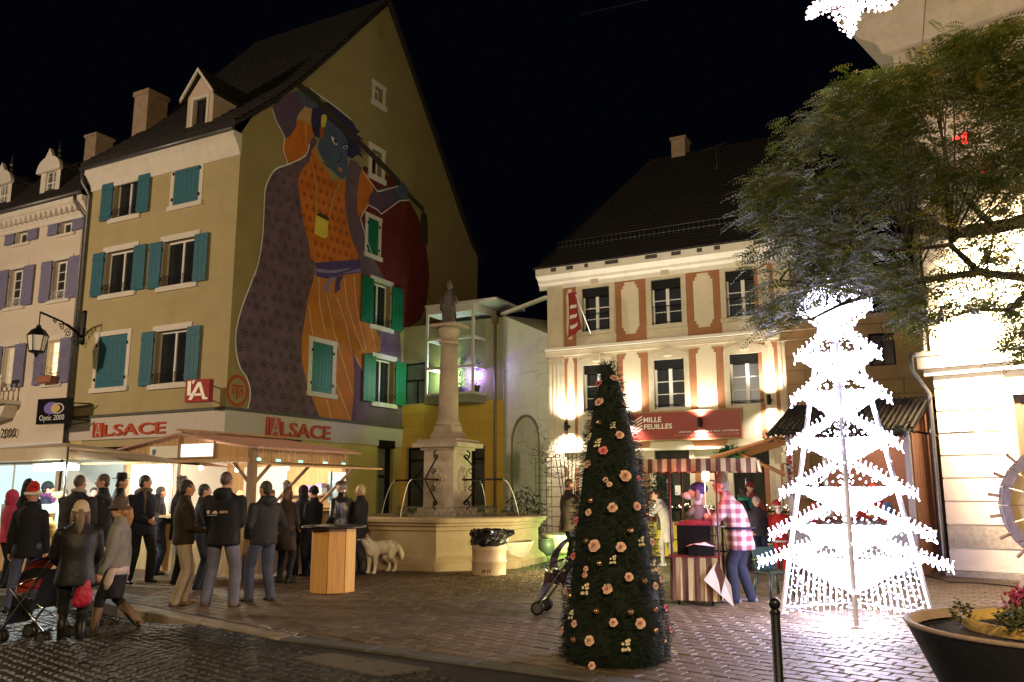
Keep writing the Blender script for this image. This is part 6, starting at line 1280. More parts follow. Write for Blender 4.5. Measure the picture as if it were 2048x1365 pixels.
m = MB(); cx0, cx1 = -.50, cw + .60; zc = 2.04; skirt(m, ((cx0, -.28), (cx1, -.28)), 1.86, zc, 26, .015); skirt(m, ((cx1, -.28), (cx1, cd_ + .2)), 1.86, zc, 10); skirt(m, ((cx1, cd_ + .2), (cx0, cd_ + .2)), 1.86, zc, 26); skirt(m, ((cx0, cd_ + .2), (cx0, -.28)), 1.86, zc, 10)
m.m = 1; m.add([(cx0, -.28, zc), (cx1, -.28, zc), (cx1, cd_ + .2, zc), (cx0, cd_ + .2, zc), ((cx0 + cx1) / 2 - .3, cd_ / 2, zc + .015), ((cx0 + cx1) / 2 + .3, cd_ / 2, zc + .015)], [(0, 1, 5, 4), (1, 2, 5), (2, 3, 4, 5), (3, 0, 4)]); m.build('canopy', [stripe_b, stripe_c], ct)
m = MB(); m.tube([(cx0, -.26, zc - .01), (cx1, -.26, zc - .01), (cx1, cd_ + .18, zc - .01), (cx0, cd_ + .18, zc - .01), (cx0, -.26, zc - .01)], .014, 6); m.build('canopy_rail', iron, ct)
for k, (x, y) in enumerate(((.1, .08), (cw - .1, .08), (.1, cd_ - .08), (cw - .1, cd_ - .08))): MB().tube([(x - .015, y, .05), (x + .015, y, .05)], .05, 12).build('wheel', iron, ct)
CTM = Matrix.Rotation(cang, 3, 'Z')
wp = lambda x, y, z: CT0 + CTM @ Vector((x, y, z))
e = empty('red_cart_lamp', wp(cw - .12, .02, 1.80), 0, 'glowing red lamp clipped to the front post of the organ cart', 'lamp'); MB().lathe([(.03, -.07), (.055, -.02), (.055, .05), (.03, .08)], 12).build('bulb', glow('red_lamp_glow', (1, .25, .22), 14), e); MB().tube([(0, 0, .07), (.06, 0, .2)], .012, 5).build('clip', iron, e); MB().tube([(-.02, -.02, -.05), (-.03, -.03, -.4), (.03, -.02, -.55)], .008, 5).build('cable', white_paint, e)
lamp('red_cart_lamp_light', 'POINT', wp(cw - .16, -.06, 1.68), 62 * REDK, (1, .10, .07), .05); lamp('red_cart_lamp_light', 'POINT', wp(.2, -.45, 1.70), 30 * REDK, (1, .16, .14), .05)
e = empty('tip_basket', wp(cw * .62, .0, .692), cang, 'small black tray with pink paper and trinkets on the front of the cart deck', 'tray'); MB().box(-.14, .22, -.10, .06, 0, .13).build('tray', MATS['black_lacquer'], e); m = MB(); m.add([(-.18, -.14, .12), (-.05, -.16, .16), (.10, -.13, .19), (.22, -.10, .13), (.24, .04, .12), (.05, .06, .17), (-.12, .04, .15)], [(0, 1, 2, 3, 4, 5, 6)]); m.build('paper', mat('pink_white_paper', (.75, .50, .50)), e)
e = empty('plush_dog', wp(cw * .55, .45, 1.13), cang + rad(180), 'grey and white toy dog with a round blue cap sitting on the organ', 'toy'); e.scale = (.85, .85, .85)
gw_ = mat('white_plush', (.62, .62, .62), rough=1, bump=.6, bscale=80); gg = mat('grey_plush', (.16, .16, .17), rough=1, bump=.6, bscale=80)
MB().ell((0, 0, .15), (.15, .13, .18)).build('body', gg, e); MB().ell((0, .0, .36), (.09, .08, .08)).build('bib', gw_, e); m = MB(); m.ell((.02, 0, .50), (.14, .12, .12)); m.ell((.16, 0, .46), (.10, .08, .07)); m.build('head', gw_, e); MB().ell((.26, 0, .47), (.04, .035, .035)).build('nose', gg, e); m = MB(); m.ell((-.03, 0, .58), (.16, .14, .12)); m.build('cap', mat('navy_cap', (.02, .025, .13), rough=.7), e)
m = MB(); m.ell((-.02, .13, .47), (.05, .03, .1)); m.ell((-.02, -.13, .47), (.05, .03, .1)); m.build('ears', gg, e); m = MB(); m.tube([(.05, .12, .25), (.16, .14, .12)], .05, 8); m.tube([(.05, -.12, .25), (.16, -.14, .12)], .05, 8); m.build('arms', gg, e)

# ================================================================== HUT BEHIND THE LIGHT TREE
HP = at(1577, 1000, 18.2); HP.z = 0; HQ = at(1828, 1000, 17.4); HQ.z = 0; hv = HQ - HP; hang = math.atan2(hv.y, hv.x); HW = hv.length
HU = empty('wooden_hut', HP, hang, 'wooden market hut with grey corrugated roof hung with garlands behind the light tree', 'market hut')
hutp = mat('lilac_grey_boards', (.34, .32, .36), rough=.7, var=.12, bump=.15, stretch=(1, 1, .2)); hutb = mat('red_brown_boards', (.20, .085, .045), rough=.7, var=.2, bump=.15); he, hr = 2.72, 3.40; hd = 2.0
for x, y in ((.05, .05), (HW - .05, .05), (.05, hd), (HW - .05, hd)): MB().box(x - .05, x + .05, y - .05, y + .05, 0, he).build('post', hutp, HU)
k = 0; bp = MB().box(0, .145, 0, .02, .05, 1.02).build('board', hutp, HU); bp.location = (.1, 0, 0); x = .255
while x < HW - .25: inst(bp, 'board', HU, (x, 0, 0)); x += .155
MB().box(.05, HW - .05, -.2, .25, 1.03, 1.07).build('counter', hutb, HU)
bs = MB().box(0, .02, 0, .18, .05, he - .05).build('board', hutb, HU); bs.location = (HW + .002, .1, 0); y = .29
while y < hd: inst(bs, 'board', HU, (HW + .002, y, 0)); y += .19
MB().box(.1, HW - .1, hd - .03, hd, 0, he).build('back_wall', hutb, HU); MB().box(-.002, .02, .1, hd, .05, 1.05).build('side_wall', hutp, HU)
m = MB(); x0, x1 = -.25, HW + .25; nst = 110
for i in range(nst):
    a, b = x0 + (x1 - x0) * i / nst, x0 + (x1 - x0) * (i + 1) / nst; za, zb = .03 * (i % 4 in (1, 2)), .03 * ((i + 1) % 4 in (1, 2))
    m.add([(a, -.45, he - .05 + za), (b, -.45, he - .05 + zb), (b, hd / 2, hr + zb), (a, hd / 2, hr + za), (b, hd + .4, he + zb), (a, hd + .4, he + za)], [(0, 1, 2, 3), (3, 2, 4, 5)])
m.build('roof', mat('corrugated_grey_sheet', (.040, .036, .034), rough=.6, metal=.1, var=.2), HU)
m = MB(); m.prism([(-.1, he - .1), (-.1, hr - .1), (hd * .0, hr)], lambda u, v, d: (d, u, v), 0, .02); 
m = MB(); m.add([(HW, 0, he), (HW, hd, he), (HW, hd / 2, hr - .03), (0, 0, he), (0, hd, he), (0, hd / 2, hr - .03)], [(0, 1, 2), (3, 5, 4)]); m.build('gable', hutb, HU)
m = MB(); m.add([(-1.35, -.7, 2.25), (0, -.5, 2.62), (0, .7, 2.62), (-1.35, .5, 2.25), (-1.35, -.7, 2.30), (0, -.5, 2.67), (0, .7, 2.67), (-1.35, .5, 2.30)], [(0, 3, 2, 1), (4, 5, 6, 7), (0, 1, 5, 4), (3, 0, 4, 7)]); m.tube([(-.0, -.1, 1.9), (-.9, -.3, 2.38)], .04, 4); m.build('side_flap', mat('orange_lit_board', (.42, .18, .06), rough=.6, var=.15), HU)  # orange light falling on the flap is put into its board colour
g = MB(); R_ = random.Random(31)
for i in range(900):
    t = R_.random(); p = Vector((-.28 + (HW + .5) * t, -.48 + R_.gauss(0, .06), he - .02 + R_.gauss(0, .07))); a = R_.uniform(0, 6.3); q = Vector((math.cos(a), math.sin(a), R_.uniform(-.8, .6))) * .11; tt = q.cross(EZ).normalized() * .02; g.add([p, p + q * .5 + tt, p + q, p + q * .5 - tt], [(0, 1, 2, 3)])
g.build('eaves_garland', mat('dark_garland', (.02, .035, .03), rough=.5), HU)
def garland(name, pts, n, lab, col, sd):
    R_ = random.Random(sd); m = MB(); b = MB(); o0 = Vector(pts[0]); pts = [Vector(p) - o0 for p in pts]
    for i in range(n):
        t = R_.random() * (len(pts) - 1); k = min(int(t), len(pts) - 2); p = pts[k].lerp(pts[k + 1], t - k) + Vector((R_.gauss(0, .035), R_.gauss(0, .035), R_.gauss(0, .03))); a = R_.uniform(0, 6.3); q = Vector((math.cos(a), math.sin(a), R_.uniform(-.8, .8))) * .07; tt = q.cross(Vector((.2, .1, 1))).normalized() * .014
        m.add([p, p + q * .5 + tt, p + q, p + q * .5 - tt], [(0, 1, 2, 3)])
        if i % 9 == 0: b.octa(p + Vector((0, -.04, 0)), .025)
    e = empty(name, o0, 0, lab, 'garland'); m.build('tinsel', mat('dark_garland', ()) if 0 else MATS['dark_garland'], e); b.build('beads', mat('red_beads', col, rough=.25), e); return e
HM = Matrix.Rotation(hang, 3, 'Z'); hp = lambda x, y, z: HP + HM @ Vector((x, y, z))
garland('red_garland', [hp(.12, -.1, 2.45), hp(.12, -.1, 1.45)], 260, 'red beaded garland hanging down the left post of the wooden hut', (.5, .02, .02), 3)
garland('counter_garland', [hp(.1, -.24, 1.1), hp(HW * .3, -.24, .98), hp(HW * .6, -.24, 1.08), hp(HW - .1, -.24, 1.0)], 420, 'dark garland with red beads looped along the hut counter', (.5, .02, .02), 5)
wc = at(1462, 906, 18.4); e = empty('fir_wreath', wc, hang, 'green fir spray hung under the flap at the left of the wooden hut', 'wreath'); m = MB(); leafy(m, (0, 0, 0), (.34, .12, .14), 420, 3, .08, .8); m.build('fir', mat('bright_fir', (.05, .20, .06), rough=.5), e)
for k in range(6):
    x = .5 + k * (HW - 1) / 5; e = empty('hut_goods', hp(x, .02, 1.07), hang, ('red boxed goods at the left end of the hut counter', 'pale jar beside the red box on the hut counter', 'brown parcel in the middle of the hut counter', 'red lantern standing on the hut counter', 'orange bag on the hut counter', 'blue tin at the right end of the hut counter')[k], 'goods')
    c = ((.45, .04, .04), (.6, .55, .45), (.3, .15, .07), (.5, .06, .04), (.55, .22, .05), (.08, .15, .3))[k]; MB().lathe([(.08, 0), (.10, .02), (.10, .18 + .03 * (k % 3)), (.05, .24 + .03 * (k % 3)), (.05, .28)], 4 if k % 2 == 0 else 12, a0=pi / 4, smooth=False).build('body', mat('goods_%d' % k, c, rough=.5), e)
lamp('hut_lamp_light', 'POINT', hp(HW * .5, .8, 2.5), 90, (1, .74, .55), .1)

# ================================================================== THE LIGHT TREE
LT = at(1702, 1100, 11.95); LT.z = 0
view = math.atan2(LT.x, LT.y)
lt = empty('light_tree', LT, -view, 'tall frame tree of star shaped tiers covered in dazzling white lights', 'light tree')
alu = mat('white_metal_frame', (.70, .70, .78), rough=.4, metal=.2, var=.05, bump=0)
BW = glow('cold_white_bulb', (.80, .77, 1), 13.0); kpx = 11.95 * .80 / 1670.15
def zpx(y, dist=11.95): return (at(1702, y, dist)).z
bulb_proto = None
tiers = [(1125, 112, 1187, 1130, 200), (1055, 107, 1112, 1072, 172), (978, 103, 1030, 990, 144), (880, 101, 925, 896, 120), (786, 89, 831, 800, 106), (710, 80, 752, 712, 92), (616, 75, 658, 612, 80)]
RR = random.Random(77)
def bulbs_line(mb, p, q, step=.05, r=.016, jit=.02, spike=None):
    n = max(1, int((q - p).length / step))
    for i in range(n + 1):
        c = p.lerp(q, i / n) + Vector((RR.uniform(-jit, jit), RR.uniform(-jit, jit), RR.uniform(-jit, jit))); mb.octa(c, r * RR.uniform(.7, 1.2))
        if spike and RR.random() < spike: mb.octa(c + Vector((RR.uniform(-.03, .03), RR.uniform(-.03, .03), RR.choice((-1, 1)) * RR.uniform(.03, .07))), r * .8)
for ti, (yi, lpx, yf, yr, rpx) in enumerate(tiers):
    Li = lpx * kpx; zi = zpx(yi); zr = zpx(yr, 11.95); rt = rpx * kpx; zf = zpx(yf, 11.95 - rt * .75) + .0
    zt = (zf + zr) / 2 if ti else zr - .10
    fr = MB(); bu = MB()
    Ld = Li * 1.04
    for k in range(4):
        R = Matrix.Rotation(k * pi / 2, 3, 'Z'); A, B = R @ Vector((-Ld, -Ld * .42, zi)), R @ Vector((Ld, -Ld * .42, zi)); Cn = Vector((0, 0, zi + .42))
        if k in (0, 2):                                # the pointed kite with its zigzag lower edge
            T = Vector((0, (-1 if k == 0 else 1) * rt * .75, zf))
            for p, q in ((A, T), (B, T), (A, B), (A, Cn * .5 + A * .5), (B, Cn * .5 + B * .5)): fr.tube([p, q], .016, 4, smooth=False); bulbs_line(bu, p, q, .028, .019, .010, .10)
            if True:
                n = int(Ld * 2 / (.030 if k == 0 else .06))
                for i in range(1, n):
                    p = A.lerp(B, i / n); f = 1 - abs(2 * i / n - 1); q = p.lerp((A if i < n / 2 else B).lerp(T, f), .97); bulbs_line(bu, p, q, .034, .021, .014)
                for i in range(1, 16):
                    p = A.lerp(B, i / 16); q = Cn.lerp(A if i < 8 else B, abs(i - 8) / 8); bulbs_line(bu, p, q, .10, .013, .02)
        else:                                          # the drooping arm with spiky lights
            T = R @ Vector((0, -rt, zr)); w1 = R @ Vector((-.10, -rt * .30, zr + .30)); w2 = R @ Vector((.10, -rt * .30, zr + .30))
            for p in (Cn, w1, w2): fr.tube([p, T], .018, 4, smooth=False)
            for p in (Cn, Cn - EZ * .09, w1, w2): bulbs_line(bu, p, T, .030, .020, .014, .30)
            nsp = int(rt / .055)
            for i in range(2, nsp + 1):
                c = Cn.lerp(T, i / nsp); o_ = (R @ Vector((0, -1, 0))) * .025
                for s_ in (-1, 1): bulbs_line(bu, c, c + EZ * s_ * .075 + o_, .025, .012, .003)
            n = 7
            for i in range(n): p = w1.lerp(w2, i / (n - 1)); bulbs_line(bu, p, p.lerp(T, .9), .045, .016, .012)
    tr = fr.build('star_tier', alu, lt); bu.build('bulbs', BW, tr, 'stuff')
ztop = zpx(582); zb0 = zpx(1128)
def legp(s, z): t = (ztop + .3 - z) / (ztop + .3); return s * (.85 * t + .05)
for sx_, sy_ in ((-1, 0), (1, 0), (0, -1), (0, 1)):
    m = MB(); a = Vector((sx_ * legp(1, 0), sy_ * legp(1, 0), 0)); b = Vector((sx_ * legp(1, ztop), sy_ * legp(1, ztop), ztop)); m.tube([a, b], .030, 4, smooth=False); m.cbox(a + EZ * .01, (.16, .16, .02)); leg = m.build('leg', alu, lt)
    bu = MB(); bulbs_line(bu, a.lerp(b, .22), b, .06, .014, .02, .2); bu.build('bulbs', BW, leg, 'stuff')
m = MB(); m.tube([(0, 0, 0), (0, 0, ztop + .25)], .03, 8); mast = m.build('mast', alu, lt); bu = MB()
for k in range(5): bulbs_line(bu, Vector((.04 * math.cos(k * 1.3), .04 * math.sin(k * 1.3), .5)), Vector((.03 * math.cos(k), .03 * math.sin(k), ztop + .25)), .05, .018, .04, .3)
bu.build('bulbs', BW, mast, 'stuff')
# light curtains between the legs
cu = MB(); wi = MB()
cn = [Vector((-1, 0, 0)), Vector((0, -1, 0)), Vector((1, 0, 0)), Vector((0, 1, 0))]
for k in range(4):
    for i in range(1, 12):
        d0_, d1_ = cn[k], cn[(k + 1) % 4]; f = i / 12; bot = (d0_.lerp(d1_, f)) * legp(1, .1); bot.z = .06; top = d0_.lerp(d1_, f) * legp(1, .82); top.z = .82
        wi.tube([bot, top], .004, 3); n = int((top - bot).length / .075)
        for j in range(n): 
            p = bot.lerp(top, j / n); cu.octa(p + Vector((RR.uniform(-.03, .03), RR.uniform(-.02, .02), RR.uniform(-.02, .02))), .012 if p.z < .6 else .014)
    for z in (.08, .72): p, q = cn[k] * legp(1, z), cn[(k + 1) % 4] * legp(1, z); p.z = q.z = z; wi.tube([p, q], .014, 4)
ct_ = wi.build('light_curtain', alu, lt); cu.build('bulbs', BW, ct_, 'stuff')
for z, pw in ((.35, 85), (.85, 62), (1.6, 32), (2.3, 24), (3.0, 18), (3.7, 12)):
    for sy_ in (-1,): lamp('light_tree_glow', 'POINT', LT + Matrix.Rotation(-view, 3, 'Z') @ Vector((.0, -legp(1, z) * .8, z)), pw * LTK, (.80, .74, 1), .12)

# ================================================================== THE BAUBLED CONE TREE
XT = gp(1231, 1318); XH, XR = 2.88, .56
xt = empty('christmas_tree', XT, 0, 'dark green artificial cone tree dressed with peach roses and gold baubles', 'christmas tree')
def xr_(z): t = max(0, min(1, z / XH)); return XR * (1 - t) ** .60 * (.94 + .06 * min(1, z / .25))
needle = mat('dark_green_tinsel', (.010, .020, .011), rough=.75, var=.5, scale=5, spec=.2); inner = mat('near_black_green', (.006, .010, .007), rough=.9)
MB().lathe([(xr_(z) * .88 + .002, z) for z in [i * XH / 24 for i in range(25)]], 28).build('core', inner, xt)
R_ = random.Random(50); m = MB()
for i in range(8600):
    z = XH * (1 - math.sqrt(R_.random())) if R_.random() < .75 else R_.random() * XH
    a = R_.uniform(0, 2 * pi); r0 = xr_(z) * (.87 + .045 * math.sin(5 * a + 7 * z) + .035 * math.sin(9 * a - 11 * z) + .025 * math.sin(17 * a + 19 * z)); ax = Vector((math.cos(a), math.sin(a), R_.uniform(-.55, .35))).normalized(); p = Vector((r0 * math.cos(a), r0 * math.sin(a), z)); L_ = R_.uniform(.045, .085)
    if z > XH - .15: ax.z += .6
    u = ax.cross(EZ).normalized(); v = ax.cross(u)
    for k in range(8):
        f = .15 + .85 * k / 7; b = R_.uniform(0, 6.28); d = (ax * .75 + u * math.cos(b) + v * math.sin(b)).normalized() * R_.uniform(.018, .030); q = p + ax * L_ * f; s_ = ax.cross(d).normalized() * .0032
        m.add([q - s_, q + s_, q + d], [(0, 1, 2)])
m.build('needles', needle, xt, 'stuff')
def on_cone(px, py, out=.03):
    d = ray(px, py).normalized(); best = None; t = 5.5
    while t < 11:
        p = EYE + d * t; q = p - XT; h = math.hypot(q.x, q.y); R0 = xr_(q.z) + out
        if h <= R0: return p
        if best is None or h - R0 < best[0]: best = (h - R0, p)
        t += .01
    return best[1]
def rose_mesh(name, mm, seed, R0=.046):
    R_ = random.Random(seed); m = MB()
    for ring, (n, r, tilt, hz) in enumerate(((6, 1.05, .25, .0), (6, .80, .65, .10), (5, .55, 1.0, .25), (4, .30, 1.35, .35))):
        m.m = 1 if ring >= 2 else 0
        for k in range(n):
            a = 2 * pi * k / n + ring * .5 + R_.uniform(-.2, .2); e = Vector((math.cos(a), math.sin(a), 0)); s_ = Vector((-math.sin(a), math.cos(a), 0)); rr_ = R0 * r * R_.uniform(.85, 1.12); w_ = rr_ * .55; c = math.cos(tilt); s2 = math.sin(tilt)
            P = lambda f, g, lift=0: e * (R0 * .05 + rr_ * f * c) + s_ * w_ * g + EZ * (R0 * hz + rr_ * f * s2 * .9 + lift * rr_)
            m.add([P(0, -.3), P(0, .3), P(.55, -1, .10), P(.55, 0, -.08), P(.55, 1, .10), P(.95, -.7, .02), P(1.05, 0, -.14), P(.95, .7, .02)], [(0, 1, 3), (0, 3, 2), (1, 4, 3), (2, 3, 6, 5), (3, 4, 7, 6)], True)
    return m.build(name, mm).data
peach_d = mat('peach_rose_heart', (.54, .28, .21), rough=.7, var=.25, scale=30); pink_d = mat('pink_rose_heart', (.50, .08, .11), rough=.7, var=.2, scale=30)  # inner petals darker: shading of the rose heart put into the colour
peach = mat('peach_petals', (.70, .46, .38), rough=.7, var=.25, scale=30, bump=.1); pink = mat('pink_petals', (.68, .20, .24), rough=.7, var=.2, scale=30, bump=.1); ivory = mat('ivory_petals', (.62, .56, .38), rough=.7, var=.2, scale=30); gold = mat('gold_bauble', (.62, .36, .20), rough=.18, metal=.85, var=.1, bump=0)
def pxy(x, y): return 1080 + x / 2.053, 700 + y / 2.053
roses = [(242, 140, 'pink', 1), (303, 117, 'peach', .95), (243, 215, 'peach', 1.05), (325, 350, 'peach', .95), (260, 415, 'pink', 1), (195, 470, 'peach', .95), (347, 518, 'peach', 1.3), (268, 535, 'peach', .6), (284, 553, 'peach', .6), (296, 648, 'peach', 1.05), (396, 643, 'peach', .95), (199, 668, 'peach', .75), (150, 703, 'pink', .9), (222, 805, 'peach', 1.3), (330, 810, 'peach', 1.05), (138, 848, 'pink', .8), (188, 900, 'peach', .6), (184, 925, 'peach', .65), (363, 933, 'peach', .9), (275, 982, 'peach', 1.05), (409, 1124, 'peach', 1.1), (300, 1120, 'peach', .85), (141, 1125, 'peach', .75), (202, 1195, 'peach', 1.05), (92, 1152, 'peach', .8), (515, 1060, 'pink', .85), (472, 970, 'peach', .8), (484, 905, 'peach', .75), (212, 1297, 'peach', .8), (458, 790, 'peach', .85), (535, 1150, 'pink', .7), (405, 528, 'pink', .65), (105, 990, 'peach', .7), (494, 945, 'peach', .7)]
ords = 'first second third fourth fifth sixth seventh eighth ninth tenth eleventh twelfth thirteenth fourteenth fifteenth sixteenth seventeenth eighteenth nineteenth twentieth twenty-first twenty-second twenty-third twenty-fourth twenty-fifth twenty-sixth twenty-seventh twenty-eighth'.split()
def hang_items(items, name, cat, build, words):
    cnt = {}
    for x, y, c, s in sorted(items, key=lambda t: t[1]):
        p = on_cone(*pxy(x, y)); q = p - XT; n = Vector((q.x, q.y, .12)).normalized(); o = build(c, s); o.location = p
        o.rotation_euler = n.to_track_quat('Z', 'Y').to_euler(); s *= .92; o.scale = (s, s, s); k = cnt.get(c, 0); cnt[c] = k + 1
        tag(o, words(c, ords[k], x), cat, cat + 's on the cone tree')
rm = {}
def rose_b(c, s):
    if c not in rm:
        o = MB(); me = rose_mesh('rose', {'peach': [peach, peach_d], 'pink': [pink, pink_d]}[c], 3 if c == 'pink' else 8); rm[c] = me; ob = [k for k in bpy.data.objects if k.data == me][0]; return ob
    o = bpy.data.objects.new('rose', rm[c]); COL.objects.link(o); return o
hang_items(roses, 'rose', 'rose', rose_b, lambda c, k, x: '%s cloth rose on the dark cone tree, the %s %s one counted from the top' % (c, k, c))
fw = {}
def flower_b(c, s):
    if 'm' not in fw:
        m = MB(); R_ = random.Random(4)
        for k in range(12):
            cc = Vector((R_.uniform(-.04, .04), R_.uniform(-.055, .055), R_.uniform(0, .02))); 
            for j in range(5): a = j * 1.257; e = Vector((math.cos(a), math.sin(a), .3)) * .016; s_ = Vector((-math.sin(a), math.cos(a), 0)) * .007; m.add([cc, cc + e * .6 + s_, cc + e, cc + e * .6 - s_], [(0, 1, 2, 3)])
        o = m.build('flower_sprig', ivory); fw['m'] = o.data; return o
    o = bpy.data.objects.new('flower_sprig', fw['m']); COL.objects.link(o); return o
hang_items([(237, 382, 'ivory', .9), (203, 358, 'ivory', .8), (298, 310, 'ivory', .7), (412, 785, 'ivory', .9), (298, 860, 'ivory', .8), (187, 980, 'ivory', 1.1), (130, 1085, 'ivory', .9), (350, 1210, 'ivory', 1.1), (460, 885, 'ivory', 1.1)], 'flower_sprig', 'sprig', flower_b, lambda c, k, x: 'small ivory flower sprig on the dark cone tree, the %s counted from the top' % k)
bw2 = {}
def bauble_b(c, s):
    if 'm' not in bw2:
        m = MB(); m.ell((0, 0, 0), .030, 14, 10); o = m.build('bauble', gold); bw2['m'] = o.data
        m = MB(); m.lathe([(.008, .028), (.008, .038)], 8); cp_ = m.build('bauble_cap', zinc, o); bw2['c'] = cp_.data; return o
    o = bpy.data.objects.new('bauble', bw2['m']); COL.objects.link(o); q = bpy.data.objects.new('bauble_cap', bw2['c']); COL.objects.link(q); q.parent = o; return o
hang_items([(342, 222, 'gold', 1), (205, 320, 'gold', 1), (243, 298, 'gold', 1.0), (209, 620, 'gold', 1.05), (371, 743, 'gold', 1), (190, 785, 'gold', 1), (244, 878, 'gold', 1.05), (428, 949, 'gold', 1.05), (122, 1009, 'gold', 1), (232, 1073, 'gold', 1.05), (371, 1077, 'gold', 1.15), (472, 1068, 'gold', 1), (138, 1190, 'gold', 1), (473, 1153, 'gold', 1), (512, 1197, 'gold', .7), (441, 675, 'gold', .9)], 'bauble', 'bauble', bauble_b, lambda c, k, x: 'shiny copper gold bauble on the dark cone tree, the %s counted from the top' % k)
o = flower_b('', 1); o.location = gp(1345, 1312) + EZ * .02; o.scale = (1.1, 1.1, 1.1); tag(o, 'ivory flower sprig fallen on the paving at the right foot of the cone tree', 'sprig')

# ================================================================== THE LEAFY TREE ON THE RIGHT
TB = at(2290, 1100, 8.9); TB.z = 0
dt_ = empty('leafy_tree', TB, 0, 'large leafy tree with feathery leaves reaching in from the right over the light tree', 'tree')
bark = mat('dark_tree_bark', (.05, .04, .032), rough=.95, var=.3, scale=8, bump=.8, bscale=18)
W2 = lambda px, py, d: at(px, py, d) - TB
m = MB(); m.tube([(0, 0, 0), (.05, 0, 1.2), (-.05, .05, 2.4), (-.1, 0, 3.4), (.1, .1, 5.2), (.1, .0, 7)], [.26, .21, .19, .16, .11, .05], 12); fork = Vector((-.1, 0, 3.4))
limbs = [[fork, W2(2120, 430, 8.9), W2(1990, 455, 8.9), W2(1890, 470, 9.1), W2(1840, 430, 9.2), W2(1800, 410, 9.2), W2(1750, 405, 9.2), W2(1710, 350, 9.2), W2(1680, 300, 9.2)],
         [W2(1870, 470, 9.1), W2(1800, 440, 9.0), W2(1740, 395, 8.9), W2(1690, 385, 8.8), W2(1600, 380, 8.8)],
         [Vector((-.05, 0, 2.9)), W2(2080, 560, 8.3), W2(1960, 545, 8.0), W2(1850, 560, 8.0), W2(1740, 590, 8.1), W2(1640, 570, 8.3), W2(1560, 560, 8.4)],
         [W2(1990, 455, 8.9), W2(1930, 400, 9.3), W2(1900, 340, 9.5), W2(1880, 260, 9.5)],
         [Vector((0, .05, 4.2)), W2(2150, 250, 9.2), W2(2040, 210, 9.2), W2(1930, 180, 9.0), W2(1820, 200, 8.9), W2(1740, 210, 8.9)],
         [W2(1740, 590, 8.1), W2(1680, 610, 8.1), W2(1620, 640, 8.2), W2(1550, 640, 8.3)], [W2(2080, 560, 8.3), W2(2020, 620, 8.1), W2(1950, 620, 8.0), W2(1880, 640, 8.0)], [W2(1960, 545, 8.0), W2(1900, 490, 7.9), W2(1820, 500, 7.9), W2(1700, 500, 7.9)]]
rr = [(.085, .015), (.05, .010), (.05, .006), (.035, .008), (.07, .01), (.022, .005), (.03, .006), (.03, .006)]
for L_, (r0, r1) in zip(limbs, rr): m.tube(L_, [r0 + (r1 - r0) * i / (len(L_) - 1) for i in range(len(L_))], 8)
# the thick pruned limb seen among the leaves
m.tube([W2(1905, 468, 9.1), W2(1832, 452, 9.0), W2(1770, 420, 8.9), W2(1730, 392, 8.85)], [.06, .068, .06, .045], 10)
outline = [(1500, 432), (1512, 360), (1570, 300), (1590, 260), (1640, 235), (1655, 195), (1720, 150), (1790, 140), (1850, 110), (1925, 70), (2060, 30), (2300, 30), (2300, 720), (2030, 715), (2005, 615), (1930, 610), (1890, 640), (1845, 668), (1800, 640), (1770, 595), (1690, 585), (1640, 605), (1600, 630), (1555, 655), (1510, 635), (1525, 570), (1498, 505)]
R_ = random.Random(99); lf = MB(); tw = MB(); n = 0; cl = [p for L_ in limbs for p in L_]
def spray(mb, p, d, L_, nl, wl, R_):
    d = d.normalized(); side = d.cross(EZ); side = side.normalized() if side.length > .1 else Vector((1, 0, 0)); up = side.cross(d)
    side = (side * math.cos(.5 * R_.uniform(-1, 1)) + up * R_.uniform(-.6, .6)).normalized()
    for i in range(nl):
        f = (i + 1) / (nl + 1); c = p + d * L_ * f - EZ * L_ * .35 * f * f; ll = wl * (1 - .45 * abs(f - .45) * 2)
        for s_ in (-1, 1):
            t = c + side * s_ * ll + d * ll * .35 - EZ * ll * R_.uniform(.0, .35); mid = (c + t) / 2; wv = (d - EZ * .3 * f).normalized() * ll * .20
            mb.m = 1 if yel else 0
            mb.add([c, mid - wv, t, mid + wv], [(0, 1, 2, 3)])
while n < 7600:
    px, py = R_.uniform(1495, 2150), R_.uniform(30, 720)
    if not inside((px, py), outline): continue
    # thinner where the lit wall shows through
    hole_ = 1 if (px > 1870 and 380 < py < 600) else 0
    if hole_ and R_.random() < .55: continue
    if 1600 < px < 1850 and 380 < py < 470 and R_.random() < .55: continue
    gap = math.sin(px * .021 + 1.3 * math.sin(py * .017)) + math.sin(py * .027 + 1.1 * math.sin(px * .013 + 2)) + .6 * math.sin((px + py) * .045)
    if gap > 1.15 and R_.random() < .85: continue
    if px > 2075 and R_.random() < .7: continue
    d_ = R_.uniform(7.3, 9.6); p = W2(px, py, d_); yel = R_.random() < (.10 + .25 * hole_)  # stray yellow leaves, more by the bright wall: its light put into colour
    a = R_.uniform(0, 2 * pi); dr = Vector((math.cos(a) - .35, math.sin(a) * .7, R_.uniform(-.35, .35)))
    spray(lf, p, dr, R_.uniform(.16, .30), 7, R_.uniform(.046, .070), R_); n += 1
    if n % 60 == 0:
        b = min(cl, key=lambda c: (c - p).length); tw.tube([p, p.lerp(b, .5) + Vector((R_.uniform(-.08, .08), 0, R_.uniform(-.05, .1))), b], [.004, .008, .012], 4)
